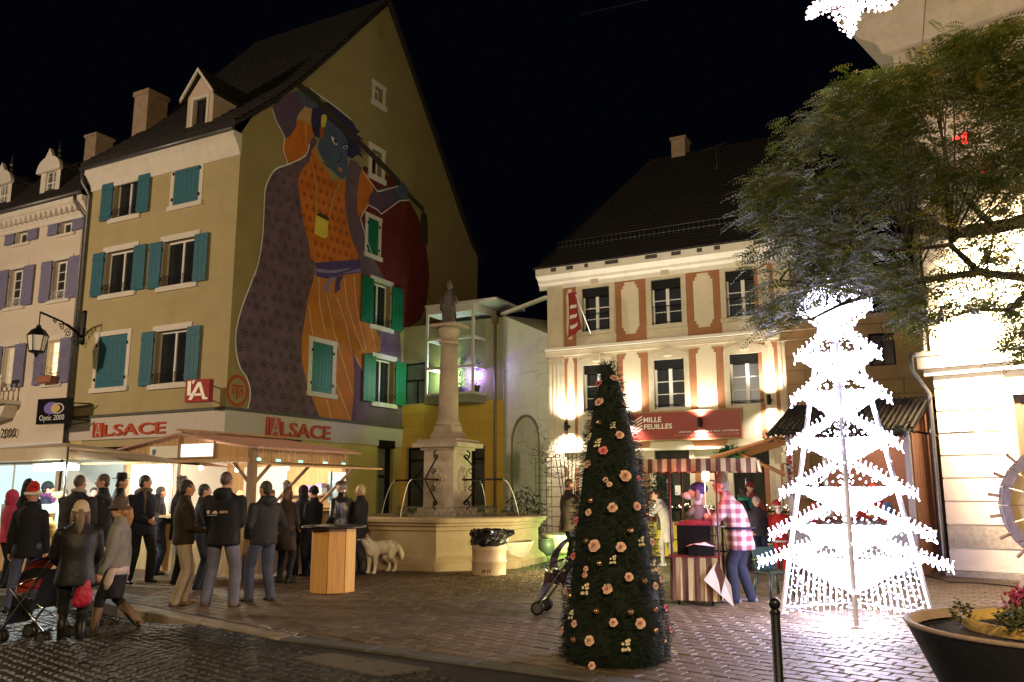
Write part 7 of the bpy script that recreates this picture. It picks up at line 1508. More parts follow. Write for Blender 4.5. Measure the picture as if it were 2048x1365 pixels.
# tufts past the outline so the edge stays feathery
for (x, y) in [(1500, 440), (1510, 370), (1575, 300), (1590, 262), (1570, 335), (1640, 240), (1652, 200), (1722, 150), (1795, 140), (1510, 630), (1540, 655), (1560, 650), (1590, 640), (1830, 660), (1850, 665), (1870, 655), (1820, 640), (2020, 690), (2035, 710), (1730, 170), (1600, 250), (1520, 520), (1680, 180), (1930, 72), (1900, 85)]:
    for k in range(10):
        yel = R_.random() < .1; p = W2(x + R_.uniform(-26, 30), y + R_.uniform(-22, 18), R_.uniform(8, 9.2)); spray(lf, p, Vector((R_.uniform(-1, -.2), R_.uniform(-.4, .4), R_.uniform(-.3, .2))), R_.uniform(.18, .30), 8, .05, R_)
m.build('trunk', bark, dt_); tw.build('twigs', bark, dt_)
def leafmat(name, col, tr):
    mm = mat(name, col, rough=.55, var=.35, scale=1.6, bump=0, spec=.35); nt = mm.node_tree; b = nt.nodes['Principled BSDF']; out = nt.nodes['Material Output']
    t = nt.nodes.new('ShaderNodeBsdfTranslucent'); mx = nt.nodes.new('ShaderNodeMixShader'); mx.inputs[0].default_value = .35; t.inputs[0].default_value = (*tr, 1); nt.links.new(b.outputs[0], mx.inputs[1]); nt.links.new(t.outputs[0], mx.inputs[2]); nt.links.new(mx.outputs[0], out.inputs[0]); return mm
lf.build('crown', [leafmat('green_feather_leaf', (.075, .105, .018), (.14, .18, .015)), leafmat('yellow_feather_leaf', (.20, .17, .03), (.30, .25, .03))], dt_)
for k, (x, y, d_, lab) in enumerate(((1912, 279, 8.6, 'glowing red bauble in the leafy tree, leftmost of the close trio'), (1929, 270, 8.6, 'glowing red bauble in the leafy tree, topmost of the close trio'), (1930, 282, 8.6, 'glowing red bauble in the leafy tree, lowest of the close trio'), (1972, 344, 8.4, 'single glowing red bauble hanging lower in the leafy tree'))):
    e = empty('red_bauble', at(x, y, d_), 0, lab, 'bauble', 'red baubles in the leafy tree'); MB().ell((0, 0, 0), .030, 12, 8).build('ball', glow('red_glow', (1, .03, .025), 7), e); MB().tube([(0, 0, .03), (.01, 0, .14)], .005, 4).build('string', iron, e)
# bead lights wound in the tree by the wall
e = empty('string_lights', W2(1890, 560, 9.4) + TB, 0, 'warm bead lights wound through the leaves beside the floodlit wall', 'string lights'); m = MB(); R_ = random.Random(3)
for i in range(90): p = at(R_.gauss(1895, 18), R_.uniform(520, 640), R_.uniform(9.0, 9.8)) - e.location; m.octa(p, .012)
m.build('bulbs', glow('bead_glow', (1, .72, .35), 12), e, 'stuff'); m = MB(); m.tube([at(1890, 520 + i * 12, 9.4) - e.location + Vector((.05 * math.sin(i * 2), .05 * math.cos(i * 2), 0)) for i in range(11)], .006, 4); m.build('cable', iron, e)

# ================================================================== HANGING STAR DECORATION AT THE TOP
sc_ = at(1690, -12, 9.0); e = empty('hanging_star', sc_, 0, 'blazing pinkish white star decoration hung over the square, cut by the top edge', 'light decoration')
m = MB(); b = MB(); R_ = random.Random(12); arms = [(-.42, -.24), (.03, -.48), (.52, -.13), (.30, .40), (-.28, .40)]
for ax_, az_ in arms:
    tip = Vector((ax_, 0, az_)); s_ = Vector((-az_, 0, ax_)).normalized() * .16
    for q in (s_, -s_): m.tube([q, tip], .012, 4)
    for i in range(230):
        t = R_.random(); w_ = .20 * (1 - t) + .03; p = tip * t + s_.normalized() * R_.uniform(-w_, w_) + Vector((0, R_.uniform(-.09, .09), 0)); (b).octa(p, R_.uniform(.010, .022))
for i in range(7): b.octa(Vector((R_.uniform(-.5, .5), 0, R_.uniform(-.3, -.05))), .014)
m.build('frame', iron, e); b.build('bulbs', glow('pinkish_white_bulb', (1, .80, .82), 5), e, 'stuff'); m = MB(); m.tube([(-2.6, 3, 1.6), (0, 0, .45), (1.6, 1.2, 1.2), (3.4, 5.2, 1.3)], .008, 4); m.build('wire', iron, e)
lamp('hanging_star_light', 'POINT', sc_ + Vector((.05, -.3, -.2)), 45, (1, .85, .88), .2)

# ================================================================== PEOPLE
def fuse(mb, name, m, voxel, smooth=3, parent=None):
    """One continuous skin: the pieces are fused by a voxel remesh and smoothed, then kept as a plain mesh."""
    o = mb.build(name, m); r = o.modifiers.new('r', 'REMESH'); r.mode = 'VOXEL'; r.voxel_size = voxel; r.use_smooth_shade = True
    if smooth: s = o.modifiers.new('s', 'SMOOTH'); s.factor = .5; s.iterations = smooth
    dg = bpy.context.evaluated_depsgraph_get(); dg.update(); me = bpy.data.meshes.new_from_object(o.evaluated_get(dg)); me.name = name
    o.modifiers.clear(); old = o.data; o.data = me; bpy.data.meshes.remove(old)
    if not me.materials: me.materials.append(m)
    if parent is not None: o.parent = parent
    return o
def loft(mb, secs, n=16):
    """secs: (centre, rx, ry); flat closed stack of ellipses"""
    vs = []
    for c, rx, ry in secs:
        c = Vector(c); vs += [c + Vector((rx * math.cos(2 * pi * k / n), ry * math.sin(2 * pi * k / n), 0)) for k in range(n)]
    fs = [(i * n + k, i * n + (k + 1) % n, (i + 1) * n + (k + 1) % n, (i + 1) * n + k) for i in range(len(secs) - 1) for k in range(n)]
    fs += [tuple(reversed(range(n))), tuple((len(secs) - 1) * n + k for k in range(n))]; mb.add(vs, fs, True)
def limb(mb, pts, rs, n=10):
    mb.tube(pts, rs, n)
    for p, r in zip(pts, rs): mb.ell(p, r, n, 6)
def ik(S, T, a, b, hint):
    d = T - S; L = min(d.length, (a + b) * .995); dn = d.normalized(); T = S + dn * L; x = (a * a - b * b + L * L) / (2 * L); h = math.sqrt(max(0, a * a - x * x))
    hn = (hint - dn * hint.dot(dn)); hn = hn.normalized() if hn.length > 1e-4 else Vector((0, -1, 0)); return S + dn * x + hn * h, T
def cloth(name, col, rough=.85, wr=1.0, sc=8, spec=.25): return mat('cloth_' + name, col, rough=rough, var=.22, scale=7, bump=wr, bscale=sc, spec=spec)
skin_m = mat('skin', (.48, .25, .165), rough=.55, var=.08, scale=20, bump=.05); lips_m = mat('lips', (.34, .10, .085), rough=.5, var=0); eyew = mat('eye_white', (.6, .56, .52), rough=.3, var=0, bump=0); eyed = mat('eye_dark', (.02, .015, .012), rough=.2, var=0, bump=0)
C_BLACK = cloth('black', (.010, .010, .012)); C_DARK = cloth('charcoal', (.022, .022, .026)); C_NAVY = cloth('navy', (.012, .014, .028)); C_BROWN = cloth('dark_brown', (.030, .020, .014)); C_JEAN = cloth('jeans', (.055, .065, .11), wr=.6); C_JEAN2 = cloth('light_jeans', (.13, .135, .19), wr=.6); C_DKJ = cloth('dark_jeans', (.020, .022, .035)); C_CREAM = cloth('cream_trousers', (.34, .27, .17)); C_GREY = cloth('grey_wool', (.18, .165, .14)); C_SHOE = cloth('shoe', (.035, .022, .014), .5); C_BSHOE = cloth('black_shoe', (.010, .010, .010), .4); C_TANB = cloth('tan_boot', (.13, .08, .045), .6); C_LEATH = mat('black_leather', (.012, .012, .012), rough=.28, var=.2, bump=.7, bscale=10, spec=.6); C_OCHRE = cloth('ochre_quilt', (.42, .26, .07)); C_PALE = cloth('pale_grey_coat', (.42, .38, .38)); C_RED = cloth('red_cloth', (.42, .025, .02)); C_WHITE = cloth('white_trim', (.72, .68, .62)); C_DRED = cloth('dark_red_coat', (.11, .018, .018)); C_GREEN = cloth('green_scarf', (.02, .16, .10)); C_PINKH = cloth('grey_pink_knit', (.36, .28, .27)); C_LBEAN = cloth('cream_knit', (.52, .40, .28)); C_HATB = cloth('black_felt', (.012, .011, .010)); C_HATG = cloth('brown_grey_felt', (.07, .05, .04)); C_CAP = cloth('brown_tweed', (.085, .055, .035)); C_OLIVE = cloth('olive_felt', (.12, .11, .06)); C_PUFF = cloth('black_quilt', (.014, .014, .015), .5, .9, 6); C_GREYC = cloth('grey_fleece', (.30, .27, .24)); C_TAUPE = cloth('taupe_jacket', (.16, .13, .10)); C_TAIL = cloth('shirt_tail', (.50, .38, .34))
def hairm(n, c): return mat('hair_' + n, c, rough=.5, var=.35, scale=14, bump=.7, bscale=50, stretch=(3, 3, .4))
H_DARK = hairm('dark', (.018, .012, .008)); H_BRN = hairm('brown', (.06, .035, .018)); H_GING = hairm('ginger', (.32, .15, .05)); H_BLON = hairm('blond', (.42, .29, .13)); H_RED = hairm('auburn', (.10, .035, .018)); H_GREY = hairm('grey', (.20, .18, .17)); H_CROP = hairm('cropped', (.075, .05, .035)); H_MOUS = hairm('mousy', (.16, .11, .065))
def plaid():
    m = mat('plaid_flannel', (.7, .6, .62), rough=.85, var=0, bump=.4, bscale=9); nt = m.node_tree; N = nt.nodes; L = nt.links; b = N['Principled BSDF']; tc = N.new('ShaderNodeTexCoord'); sp = N.new('ShaderNodeSeparateXYZ'); L.new(tc.outputs['Object'], sp.inputs[0]); outs = []
    for ax in (1, 2):
        a = N.new('ShaderNodeMath'); a.operation = 'MULTIPLY'; a.inputs[1].default_value = 1 / .13; f = N.new('ShaderNodeMath'); f.operation = 'PINGPONG'; f.inputs[1].default_value = .5; g = N.new('ShaderNodeValToRGB'); g.color_ramp.elements[0].position = .20; g.color_ramp.elements[1].position = .34
        L.new(sp.outputs[ax], a.inputs[0]); L.new(a.outputs[0], f.inputs[0]); L.new(f.outputs[0], g.inputs[0]); outs.append(g.outputs[0])
    ad = N.new('ShaderNodeMath'); ad.operation = 'ADD'; L.new(outs[0], ad.inputs[0]); L.new(outs[1], ad.inputs[1]); r = N.new('ShaderNodeValToRGB'); e = r.color_ramp.elements; e[0].position = 0; e[0].color = (.20, .05, .07, 1); e[1].position = 1; e[1].color = (.62, .58, .60, 1); k = e.new(.5); k.color = (.36, .22, .25, 1)
    h = N.new('ShaderNodeMath'); h.operation = 'MULTIPLY'; h.inputs[1].default_value = .5; L.new(ad.outputs[0], h.inputs[0]); L.new(h.outputs[0], r.inputs[0]); L.new(r.outputs[0], b.inputs['Base Color']); return m
C_PLAID = plaid()
PHI = {}
def person(px, fy, head_y=None, h=0, label='', H=None, jacket=C_BLACK, trousers=C_DKJ, shoes=C_BSHOE, hair=H_DARK, style='short', hat=None, hatm=None, hem=.80, wide=1.0, feet=((-.10, .02), (.10, -.02)), lift=(0, 0), hands=None, turn=0, tilt=0, lean=0, hood=False, collar=None, z=0.0, vox=.0138, skirt=False, boots=False, woman=False, pos=None, scarf=None, belt=None):
    p = pos if pos is not None else gp(px, fy, z); p = Vector((p.x, p.y, z))
    if H is None:
        lo, hi = .8, 2.2
        for _ in range(30):
            mid = (lo + hi) / 2; v = p + EZ * mid - EYE; zz = v.dot(_f); yy = v.dot(CD) / zz * FPX + 682.5
            if yy > head_y: lo = mid
            else: hi = mid
        H = min(1.92, max(1.0, lo))
    k = H / 1.75; V = lambda x, y, zz: Vector((x, y, zz)) * k; sw = (.18 if woman else .20) * wide; hw = .10
    LN = lambda zz: lean * max(0, zz - .92)                       # forward lean grows from the hip
    def P(x, y, zz): return Vector((x, y + LN(zz), zz - .25 * abs(lean) * max(0, zz - .92))) * k
    b = MB(); hc = P(0, .02, 1.625); Rh = Matrix.Rotation(rad(-turn), 3, 'Z') @ Matrix.Rotation(rad(-tilt), 3, 'X'); hd = lambda x, y, zz: hc + (Rh @ Vector((x, y, zz))) * k
    # skull, face, neck
    b.ell(hd(0, -.008, .02), (.076 * k, .094 * k, .104 * k), 18, 14, Rh); b.ell(hd(0, .022, -.045), (.058 * k, .066 * k, .075 * k), 14, 10, Rh); b.ell(hd(0, .058, -.082), (.026 * k, .022 * k, .024 * k), 8, 6, Rh)
    b.tube([hd(0, .085, .02), hd(0, .104, -.022), hd(0, .085, -.032)], [.010 * k, .016 * k, .012 * k], 8); b.ell(hd(0, .080, .038), (.048 * k, .014 * k, .012 * k), 8, 6, Rh)
    for s in (-1, 1): b.ell(hd(s * .079, -.008, -.005), (.010 * k, .020 * k, .032 * k), 8, 6, Rh); b.ell(hd(s * .038, .066, -.02), (.022 * k, .02 * k, .02 * k), 8, 6, Rh)
    limb(b, [P(0, -.015, 1.42), P(0, -.005, 1.50), hd(0, -.012, -.06)], [.060 * k, .054 * k, .052 * k])
    loft(b, [(P(0, 0, .86), .12 * k, .085 * k), (P(0, 0, 1.0), .115 * k, .085 * k), (P(0, 0, 1.25), .14 * k, .095 * k), (P(0, 0, 1.38), .14 * k, .075 * k), (P(0, 0, 1.45), .06 * k, .055 * k)])
    # legs
    legs = []
    for i, s in enumerate((-1, 1)):
        fx, fyy = feet[i]; hip = V(s * hw, 0, .90); ank = V(fx, fyy, .085 + lift[i]); kn, ank = ik(hip, ank, .42 * k, .42 * k, Vector((s * .12, 1, 0))); legs.append((hip, kn, ank)); limb(b, [hip, kn, ank], [.066 * k, .046 * k, .034 * k], 8)
    hands = hands or ((-.24, .04, .80), (.24, .04, .80)); arms = []
    for i, s in enumerate((-1, 1)):
        S = P(s * (sw - .015), -.005, 1.37); t = hands[i]; T = V(*t[:3]); el, wr = ik(S, T, .295 * k, .265 * k, Vector((s * .55, -.8, -.35)) if len(t) < 4 else Vector(t[3])); arms.append((S, el, wr)); limb(b, [S, el, wr], [.042 * k, .036 * k, .026 * k], 8)
        d = (wr - el).normalized(); inw = Vector((-s, .25, 0)); inw = (inw - d * inw.dot(d)).normalized(); sd = d.cross(inw).normalized()
        if sd.dot(Vector((0, 1, .4))) < 0: sd = -sd                # sd: thumb side
        R = Matrix((sd, inw, d)).transposed(); pc = wr + d * .048 * k; b.ell(pc, (.042 * k, .019 * k, .055 * k), 10, 8, R)
        for q, (o_, ln) in enumerate(((-.031, .060), (-.011, .074), (.010, .080), (.030, .070))):
            a0 = wr + d * .085 * k + sd * o_ * k; a1 = a0 + (d * .6 + inw * .35).normalized() * ln * .5 * k; a2 = a1 + (d * .35 + inw * .75).normalized() * ln * .5 * k; b.tube([a0 - d * .02 * k, a0, a1, a2], [.0095 * k, .0095 * k, .009 * k, .0075 * k], 6)
        a0 = wr + d * .025 * k + sd * .036 * k; b.tube([a0, a0 + (sd * .6 + d * .6 + inw * .3) * .032 * k, a0 + (sd * .6 + d * 1.4 + inw * .7) * .036 * k], [.013 * k, .011 * k, .008 * k], 6)
    nm = 'person'; o = fuse(b, nm, skin_m, vox * k, 2); o.location = p; o.rotation_euler = (0, 0, rad(-h)); tag(o, label, 'person')
    # eyes and mouth
    e = MB()
    for s in (-1, 1): e.ell(hd(s * .030, .0865, .016), (.012 * k, .006 * k, .006 * k), 8, 5, Rh)
    e.build('eyes', eyew, o); e = MB()
    for s in (-1, 1): e.ell(hd(s * .030, .0915, .016), (.006 * k, .003 * k, .006 * k), 8, 5, Rh); e.ell(hd(s * .031, .090, .036), (.018 * k, .005 * k, .004 * k), 8, 4, Rh)
    e.build('pupils_and_brows', eyed, o); MB().ell(hd(0, .087, -.056), (.022 * k, .006 * k, .007 * k), 8, 5, Rh).build('mouth', lips_m, o)
    # jacket
    j = MB(); g = .018; w2 = wide * (.94 if woman else 1); hipw = .185 if woman else .175
    secs = [(P(0, 0, hem), (hipw + .02 + (.03 if hem < .7 else 0)) * w2 * k, .138 * w2 * k), (P(0, 0, hem + .05), (hipw + .022 + (.02 if hem < .7 else 0)) * w2 * k, .140 * w2 * k), (P(0, 0, max(hem + .08, 1.04)), (.168 if woman else .185) * w2 * k, .130 * w2 * k), (P(0, -.005, 1.22), (.185 if woman else .205) * w2 * k, .140 * w2 * k), (P(0, -.01, 1.35), (sw + .015) * k, .122 * w2 * k), (P(0, -.01, 1.415), (sw - .03) * k, .104 * k), (P(0, -.010, 1.46), .125 * k, .088 * k), (P(0, -.008, 1.50), .086 * k, .080 * k), (P(0, -.004, 1.54), .080 * k, .078 * k)]
    loft(j, secs, 20)
    for (S, el, wr), s in zip(arms, (-1, 1)): limb(j, [S, S.lerp(el, .5), el, el.lerp(wr, .55), wr.lerp(el, .04)], [.064 * k * w2, .062 * k * w2, .057 * k * w2, .053 * k * w2, .043 * k], 10)
    if hood: j.ell(P(0, -.125, 1.46), (.12 * k, .075 * k, .085 * k), 12, 8); j.ell(P(0, -.10, 1.40), (.10 * k, .06 * k, .10 * k), 12, 8)
    jo = fuse(j, 'jacket', jacket, vox * 1.15 * k, 9, o)
    if belt: m = MB(); c = P(0, 0, 1.0); m.tube([c + Vector((.195 * w2 * k * math.cos(t * pi / 10), .152 * w2 * k * math.sin(t * pi / 10), 0)) for t in range(21)], .018 * k, 6); m.build('belt', belt, o)
    if collar: m = MB(); m.tube([P(.082 * math.cos(t * pi / 8), .085 * math.sin(t * pi / 8), 1.515 + .015 * math.sin(t * pi / 8 + pi)) for t in range(17)], .026 * k, 7); m.build('collar', collar, o)
    if scarf: m = MB(); m.tube([P(.090 * math.cos(t * pi / 8), .095 * math.sin(t * pi / 8), 1.50) for t in range(17)], .042 * k, 8); m.tube([P(.05, .10, 1.49), P(.07, .15, 1.30), P(.07, .155, 1.12)], [.045 * k, .04 * k, .045 * k], 8, flat=.4); m.build('scarf', scarf, o)
    # trousers or skirt
    t = MB(); loft(t, [(V(0, 0, .80), .165 * k, .118 * k), (V(0, 0, .90), .172 * k, .125 * k), (V(0, 0, 1.02), .155 * k, .115 * k)])
    sl = .72 if woman else 1
    for hip, kn, ank in legs:
        a2 = ank - Vector((0, 0, .035 * k)); limb(t, [hip, hip.lerp(kn, .5), kn, kn.lerp(a2, .45), a2], [.106 * k, .098 * k * (sl + 1) / 2, .082 * k * (sl + 1) / 2, .078 * k * sl, .072 * k * sl], 12)
    if skirt: loft(t, [(V(0, .02, .50), .155 * k, .13 * k), (V(0, 0, .80), .185 * k, .135 * k), (V(0, 0, .95), .165 * k, .12 * k)])
    fuse(t, 'trousers', trousers, vox * 1.15 * k, 3, o)
    for i, (hip, kn, ank) in enumerate(legs):
        s = MB(); f = Vector((.12 * (-1, 1)[i], 1, 0)).normalized(); dn = -.02 if lift[i] > .03 else 0; a = ank
        q = lambda y, zz: a + f * y * k + Vector((0, 0, zz * k))
        if lift[i] > .05: q = lambda y, zz: a + f * y * .75 * k + Vector((0, 0, (zz - y * .62) * k))
        pts = [(-.075, -.06, .034, .030), (-.045, -.045, .042, .044), (.02, -.045, .044, .044), (.09, -.058, .046, .032), (.145, -.064, .043, .025), (.185, -.068, .026, .018)]
        vs = []; n = 10
        for y, zz, rx, rz in pts:
            c = q(y, zz); sd = Vector((f.y, -f.x, 0)); vs += [c + sd * rx * k * math.cos(2 * pi * u / n) + Vector((0, 0, max(-(.085 + zz) * 1 if False else -rz, rz * math.sin(2 * pi * u / n)) * k)) for u in range(n)]
        fs = [(r * n + u, r * n + (u + 1) % n, (r + 1) * n + (u + 1) % n, (r + 1) * n + u) for r in range(len(pts) - 1) for u in range(n)] + [tuple(reversed(range(n))), tuple((len(pts) - 1) * n + u for u in range(n))]; s.add(vs, fs, True)
        if boots: s.tube([ank - Vector((0, 0, .04 * k)), ank.lerp(kn, .35), ank.lerp(kn, .75)], [.050 * k, .058 * k, .066 * k], 10)
        s.build('shoe', shoes, o)
    # hair
    if style and style != 'none':
        m = MB(); m.ell(hd(0, -.020, .034), (.082 * k, .100 * k, .102 * k), 18, 12, Rh); m.ell(hd(0, -.055, -.015), (.074 * k, .062 * k, .075 * k), 14, 10, Rh)
        if style == 'crop': m = MB(); m.ell(hd(0, -.018, .030), (.079 * k, .095 * k, .100 * k), 18, 12, Rh)
        if style == 'curly': 
            R_ = random.Random(int(px)); [m.ell(hd(R_.uniform(-.07, .07), R_.uniform(-.10, .05), R_.uniform(.03, .12)), .028 * k, 7, 5) for _ in range(26)]
        if style in ('long', 'bob'): 
            zl = -.30 if style == 'long' else -.13; m.tube([hd(0, -.06, .02), hd(0, -.085, -.10), hd(0, -.10, zl)], [.085 * k, .085 * k, .06 * k], 12, flat=.6)
            for s in (-1, 1): m.tube([hd(s * .07, -.01, .04), hd(s * .085, -.01, -.07), hd(s * .085, .005, zl * .8)], [.03 * k, .032 * k, .02 * k], 8)
        if style == 'pony': m.tube([hd(.02, -.06, .03), hd(.03, -.105, -.02), hd(.035, -.115, -.10), hd(.04, -.10, -.20), hd(.04, -.085, -.29)], [.05 * k, .058 * k, .060 * k, .050 * k, .018 * k], 12)
        m.build('hair', hair, o)
    if hat:
        m = MB(); hm = hatm or C_BLACK
        if hat == 'beanie': m.ell(hd(0, -.014, .045), (.092 * k, .108 * k, .108 * k), 16, 12, Rh); m.tube([hd(.088 * math.cos(t * pi / 9), -.012 + .106 * math.sin(t * pi / 9), .035 - .02 * (1 - math.sin(t * pi / 9)) / 2) for t in range(19)], .018 * k, 7)
        if hat == 'fedora':
            c = hd(0, -.01, .075); m.lathe([(.165 * k, -.006 * k), (.16 * k, .004 * k), (.092 * k, .006 * k), (.088 * k, .06 * k), (.078 * k, .095 * k), (.05 * k, .10 * k), (.02 * k, .088 * k)], 20, c)
        if hat == 'softhat':
            c = hd(0, -.01, .055); m.lathe([(.155 * k, -.045 * k), (.15 * k, -.03 * k), (.098 * k, .0 * k), (.10 * k, .05 * k), (.085 * k, .095 * k), (.04 * k, .115 * k), (.01 * k, .118 * k)], 20, c)
        if hat == 'flat': m.ell(hd(0, -.005, .075), (.092 * k, .118 * k, .055 * k), 16, 8, Rh); m.ell(hd(0, .105, .062), (.06 * k, .05 * k, .012 * k), 12, 6, Rh)
        if hat == 'peaked': m.lathe([(.088 * k, -.03 * k), (.09 * k, 0), (.075 * k, .06 * k), (.035 * k, .14 * k), (.012 * k, .19 * k)], 14, hd(0, -.01, .07)); m.ell(hd(0, .10, .05), (.07 * k, .08 * k, .012 * k), 12, 6, Rh)
        if hat == 'xmas': m.tube([hd(0, -.01, .05), hd(0, -.015, .12), hd(.02, -.05, .17), hd(.08, -.12, .16), hd(.12, -.15, .08)], [.095 * k, .085 * k, .06 * k, .035 * k, .015 * k], 12)
        if hat == 'hoodup': m.ell(hd(0, -.02, .03), (.105 * k, .118 * k, .125 * k), 16, 12, Rh); m.ell(hd(0, -.06, -.07), (.10 * k, .08 * k, .10 * k), 14, 10, Rh)
        m.build('hat', hm, o)
        if hat == 'xmas': m = MB(); m.tube([hd(.092 * math.cos(t * pi / 9), -.01 + .108 * math.sin(t * pi / 9), .035) for t in range(19)], .026 * k, 8); m.ell(hd(.12, -.15, .05), .035 * k, 10, 8); m.build('hat_trim', C_WHITE, o)
    o['_k'] = k; return o
def local(o, x, y, z): return o.location + Matrix.Rotation(o.rotation_euler.z, 3, 'Z') @ (Vector((x, y, z)) * o['_k'])
POCK = ((-.22, .12, .93), (.22, .12, .93)); FRONT = ((-.09, .27, 1.02), (.09, .27, 1.02)); DOWN = ((-.25, .03, .80), (.25, .03, .80)); CUP = ((-.22, .12, .93), (.12, .30, 1.12)); PUSH = ((-.22, .36, .98), (.22, .36, .98))
# --- the queue and drinkers at the left
A_ = person(38, 1172, 958, 12, 'long haired person in a long black coat at the left edge by the tent stall', jacket=C_BLACK, style='long', hair=hairm('black', (.008, .007, .007)), hem=.62, hands=FRONT, woman=True, wide=1.15)
person(43, 1222, 998, -12, 'person in black coat and jeans wearing a red and white bobble hat', jacket=C_BLACK, hem=.74, trousers=C_JEAN, hat='xmas', hatm=C_RED, style='none', feet=((-.16, -.14), (.12, .10)), hands=DOWN, woman=True, collar=C_BLACK, wide=1.08, H=1.66)
person(88, 1158, 1012, 40, 'child in an ochre quilted jacket half hidden among the adults at the tent stall', H=1.28, jacket=C_OCHRE, trousers=C_CREAM, hat='beanie', hatm=C_LBEAN, style='short', hair=H_MOUS, wide=1.15, hands=FRONT, vox=.011)
person(78, 1150, 965, 60, 'person in black beanie and dark coat with violet scarf turned toward the tent stall', jacket=C_NAVY, hat='beanie', hatm=C_BLACK, hands=FRONT, scarf=cloth('violet_scarf', (.09, .02, .08)), woman=True, style='short')
person(139, 1196, 944, 8, 'tall cropped haired man in charcoal coat with grey fleece collar, back turned', jacket=C_DARK, style='crop', hair=H_CROP, collar=C_GREYC, hem=.72, wide=1.18, hands=FRONT, H=1.86)
person(190, 1172, 949, -100, 'man in long black coat facing left with his hand raised to his mouth', jacket=C_BLACK, style='short', hair=H_BRN, hem=.60, hands=((-.05, .26, 1.40), (.2, .18, .95)), turn=-20, wide=1.1)
person(174, 1150, 962, 150, 'dark haired person behind the man in the long black coat, facing the camera', jacket=C_DARK, hands=FRONT, style='short', H=1.68)
person(226, 1164, 951, 75, 'person in a black wide brimmed felt hat looking right beside the stall post', jacket=C_BLACK, hat='fedora', hatm=C_HATB, style='short', hair=H_DARK, hands=CUP, hem=.66, scarf=None, wide=1.05)
person(276, 1166, 951, 128, 'short haired man in navy hooded jacket, hands joined at his waist by the stall', jacket=C_NAVY, style='short', hair=H_DARK, trousers=C_BLACK, feet=((-.17, .03), (.17, -.03)), hands=((-.05, .25, 1.02), (.05, .26, 1.0)), turn=-55, hood=True, wide=1.2, hem=.76, scarf=cloth('checked_scarf', (.10, .07, .05)))
person(352, 1168, 953, 50, 'curly haired man in black coat looking right into the timber stall', jacket=C_BLACK, style='curly', hair=H_GREY, hands=FRONT, trousers=C_BLACK, wide=1.1, hem=.7)
person(358, 1210, 961, 62, 'dark haired man in dark brown jacket and cream trousers facing the timber stall', jacket=C_BROWN, style='short', hair=H_DARK, trousers=C_CREAM, shoes=C_TANB, hem=.84, hands=FRONT, feet=((-.10, .05), (.10, -.07)), wide=1.1)
cupman = person(396, 1178, 968, 70, 'person in charcoal jacket with white hem holding a white cup between two men', jacket=C_DARK, trousers=C_DKJ, hands=CUP, style='short', hair=H_DARK, belt=C_WHITE, hem=.92, H=1.72)
badge = person(438, 1213, 944, 6, 'close cropped man in black hooded jacket with a printed back badge and pale jeans', jacket=C_BLACK, style='crop', hair=H_CROP, trousers=C_JEAN2, shoes=C_TANB, hem=.78, hood=True, feet=((-.20, .0), (.18, .02)), hands=FRONT, wide=1.22)
person(521, 1203, 963, -52, 'short haired man in dark hooded jacket and blue jeans facing left, hands in pockets', jacket=C_DARK, style='short', hair=H_DARK, trousers=C_JEAN, shoes=C_SHOE, hem=.82, hood=True, hands=POCK, feet=((-.14, .10), (.12, -.08)), wide=1.14, turn=-10)
person(567, 1166, 974, 12, 'auburn haired woman in a long dark coat seen from behind at the right counter', jacket=C_BROWN, style='bob', hair=H_RED, trousers=C_BLACK, hem=.58, woman=True, hands=FRONT, wide=1.05)
person(622, 1152, 974, -62, 'person in black beanie and black jacket behind the round standing table', jacket=C_BLACK, hat='beanie', hatm=C_BLACK, style='none', trousers=C_BLACK, hands=CUP, wide=1.05)
person(678, 1153, 962, -60, 'man in brown flat cap and black leather jacket behind the standing table', jacket=C_LEATH, hat='flat', hatm=C_CAP, style='crop', hair=H_GREY, hands=POCK, trousers=C_DKJ, wide=1.15, hem=.80)
dogw = person(717, 1150, 970, -70, 'blond woman in black coat facing left beside the cream dog', jacket=C_BLACK, style='short', hair=H_BLON, trousers=C_DKJ, hem=.70, woman=True, hands=CUP, wide=1.1)
person(6, 1176, 985, 30, 'person with a pink hood standing at the very left edge of the picture', jacket=cloth('pink_hood', (.45, .05, .12)), hat='hoodup', hatm=cloth('pink_hood', (.45, .05, .12)), style='none', trousers=C_DKJ, hands=FRONT, woman=True, H=1.62)
person(112, 1152, 978, 185, 'bareheaded person facing the camera between the black beanie and the tall cropped man', jacket=C_BROWN, style='short', hair=H_BRN, hands=FRONT, H=1.66)
person(310, 1150, 966, 60, 'person in charcoal coat at the counter behind the man in the navy jacket', jacket=C_DARK, style='short', hair=H_DARK, hands=FRONT, H=1.70, hem=.66)
person(600, 1150, 968, -20, 'person in a dark hooded coat squeezed between the auburn haired woman and the black beanie', jacket=C_NAVY, hat='hoodup', hatm=C_NAVY, style='none', trousers=C_BLACK, hands=FRONT, H=1.70, hem=.66)
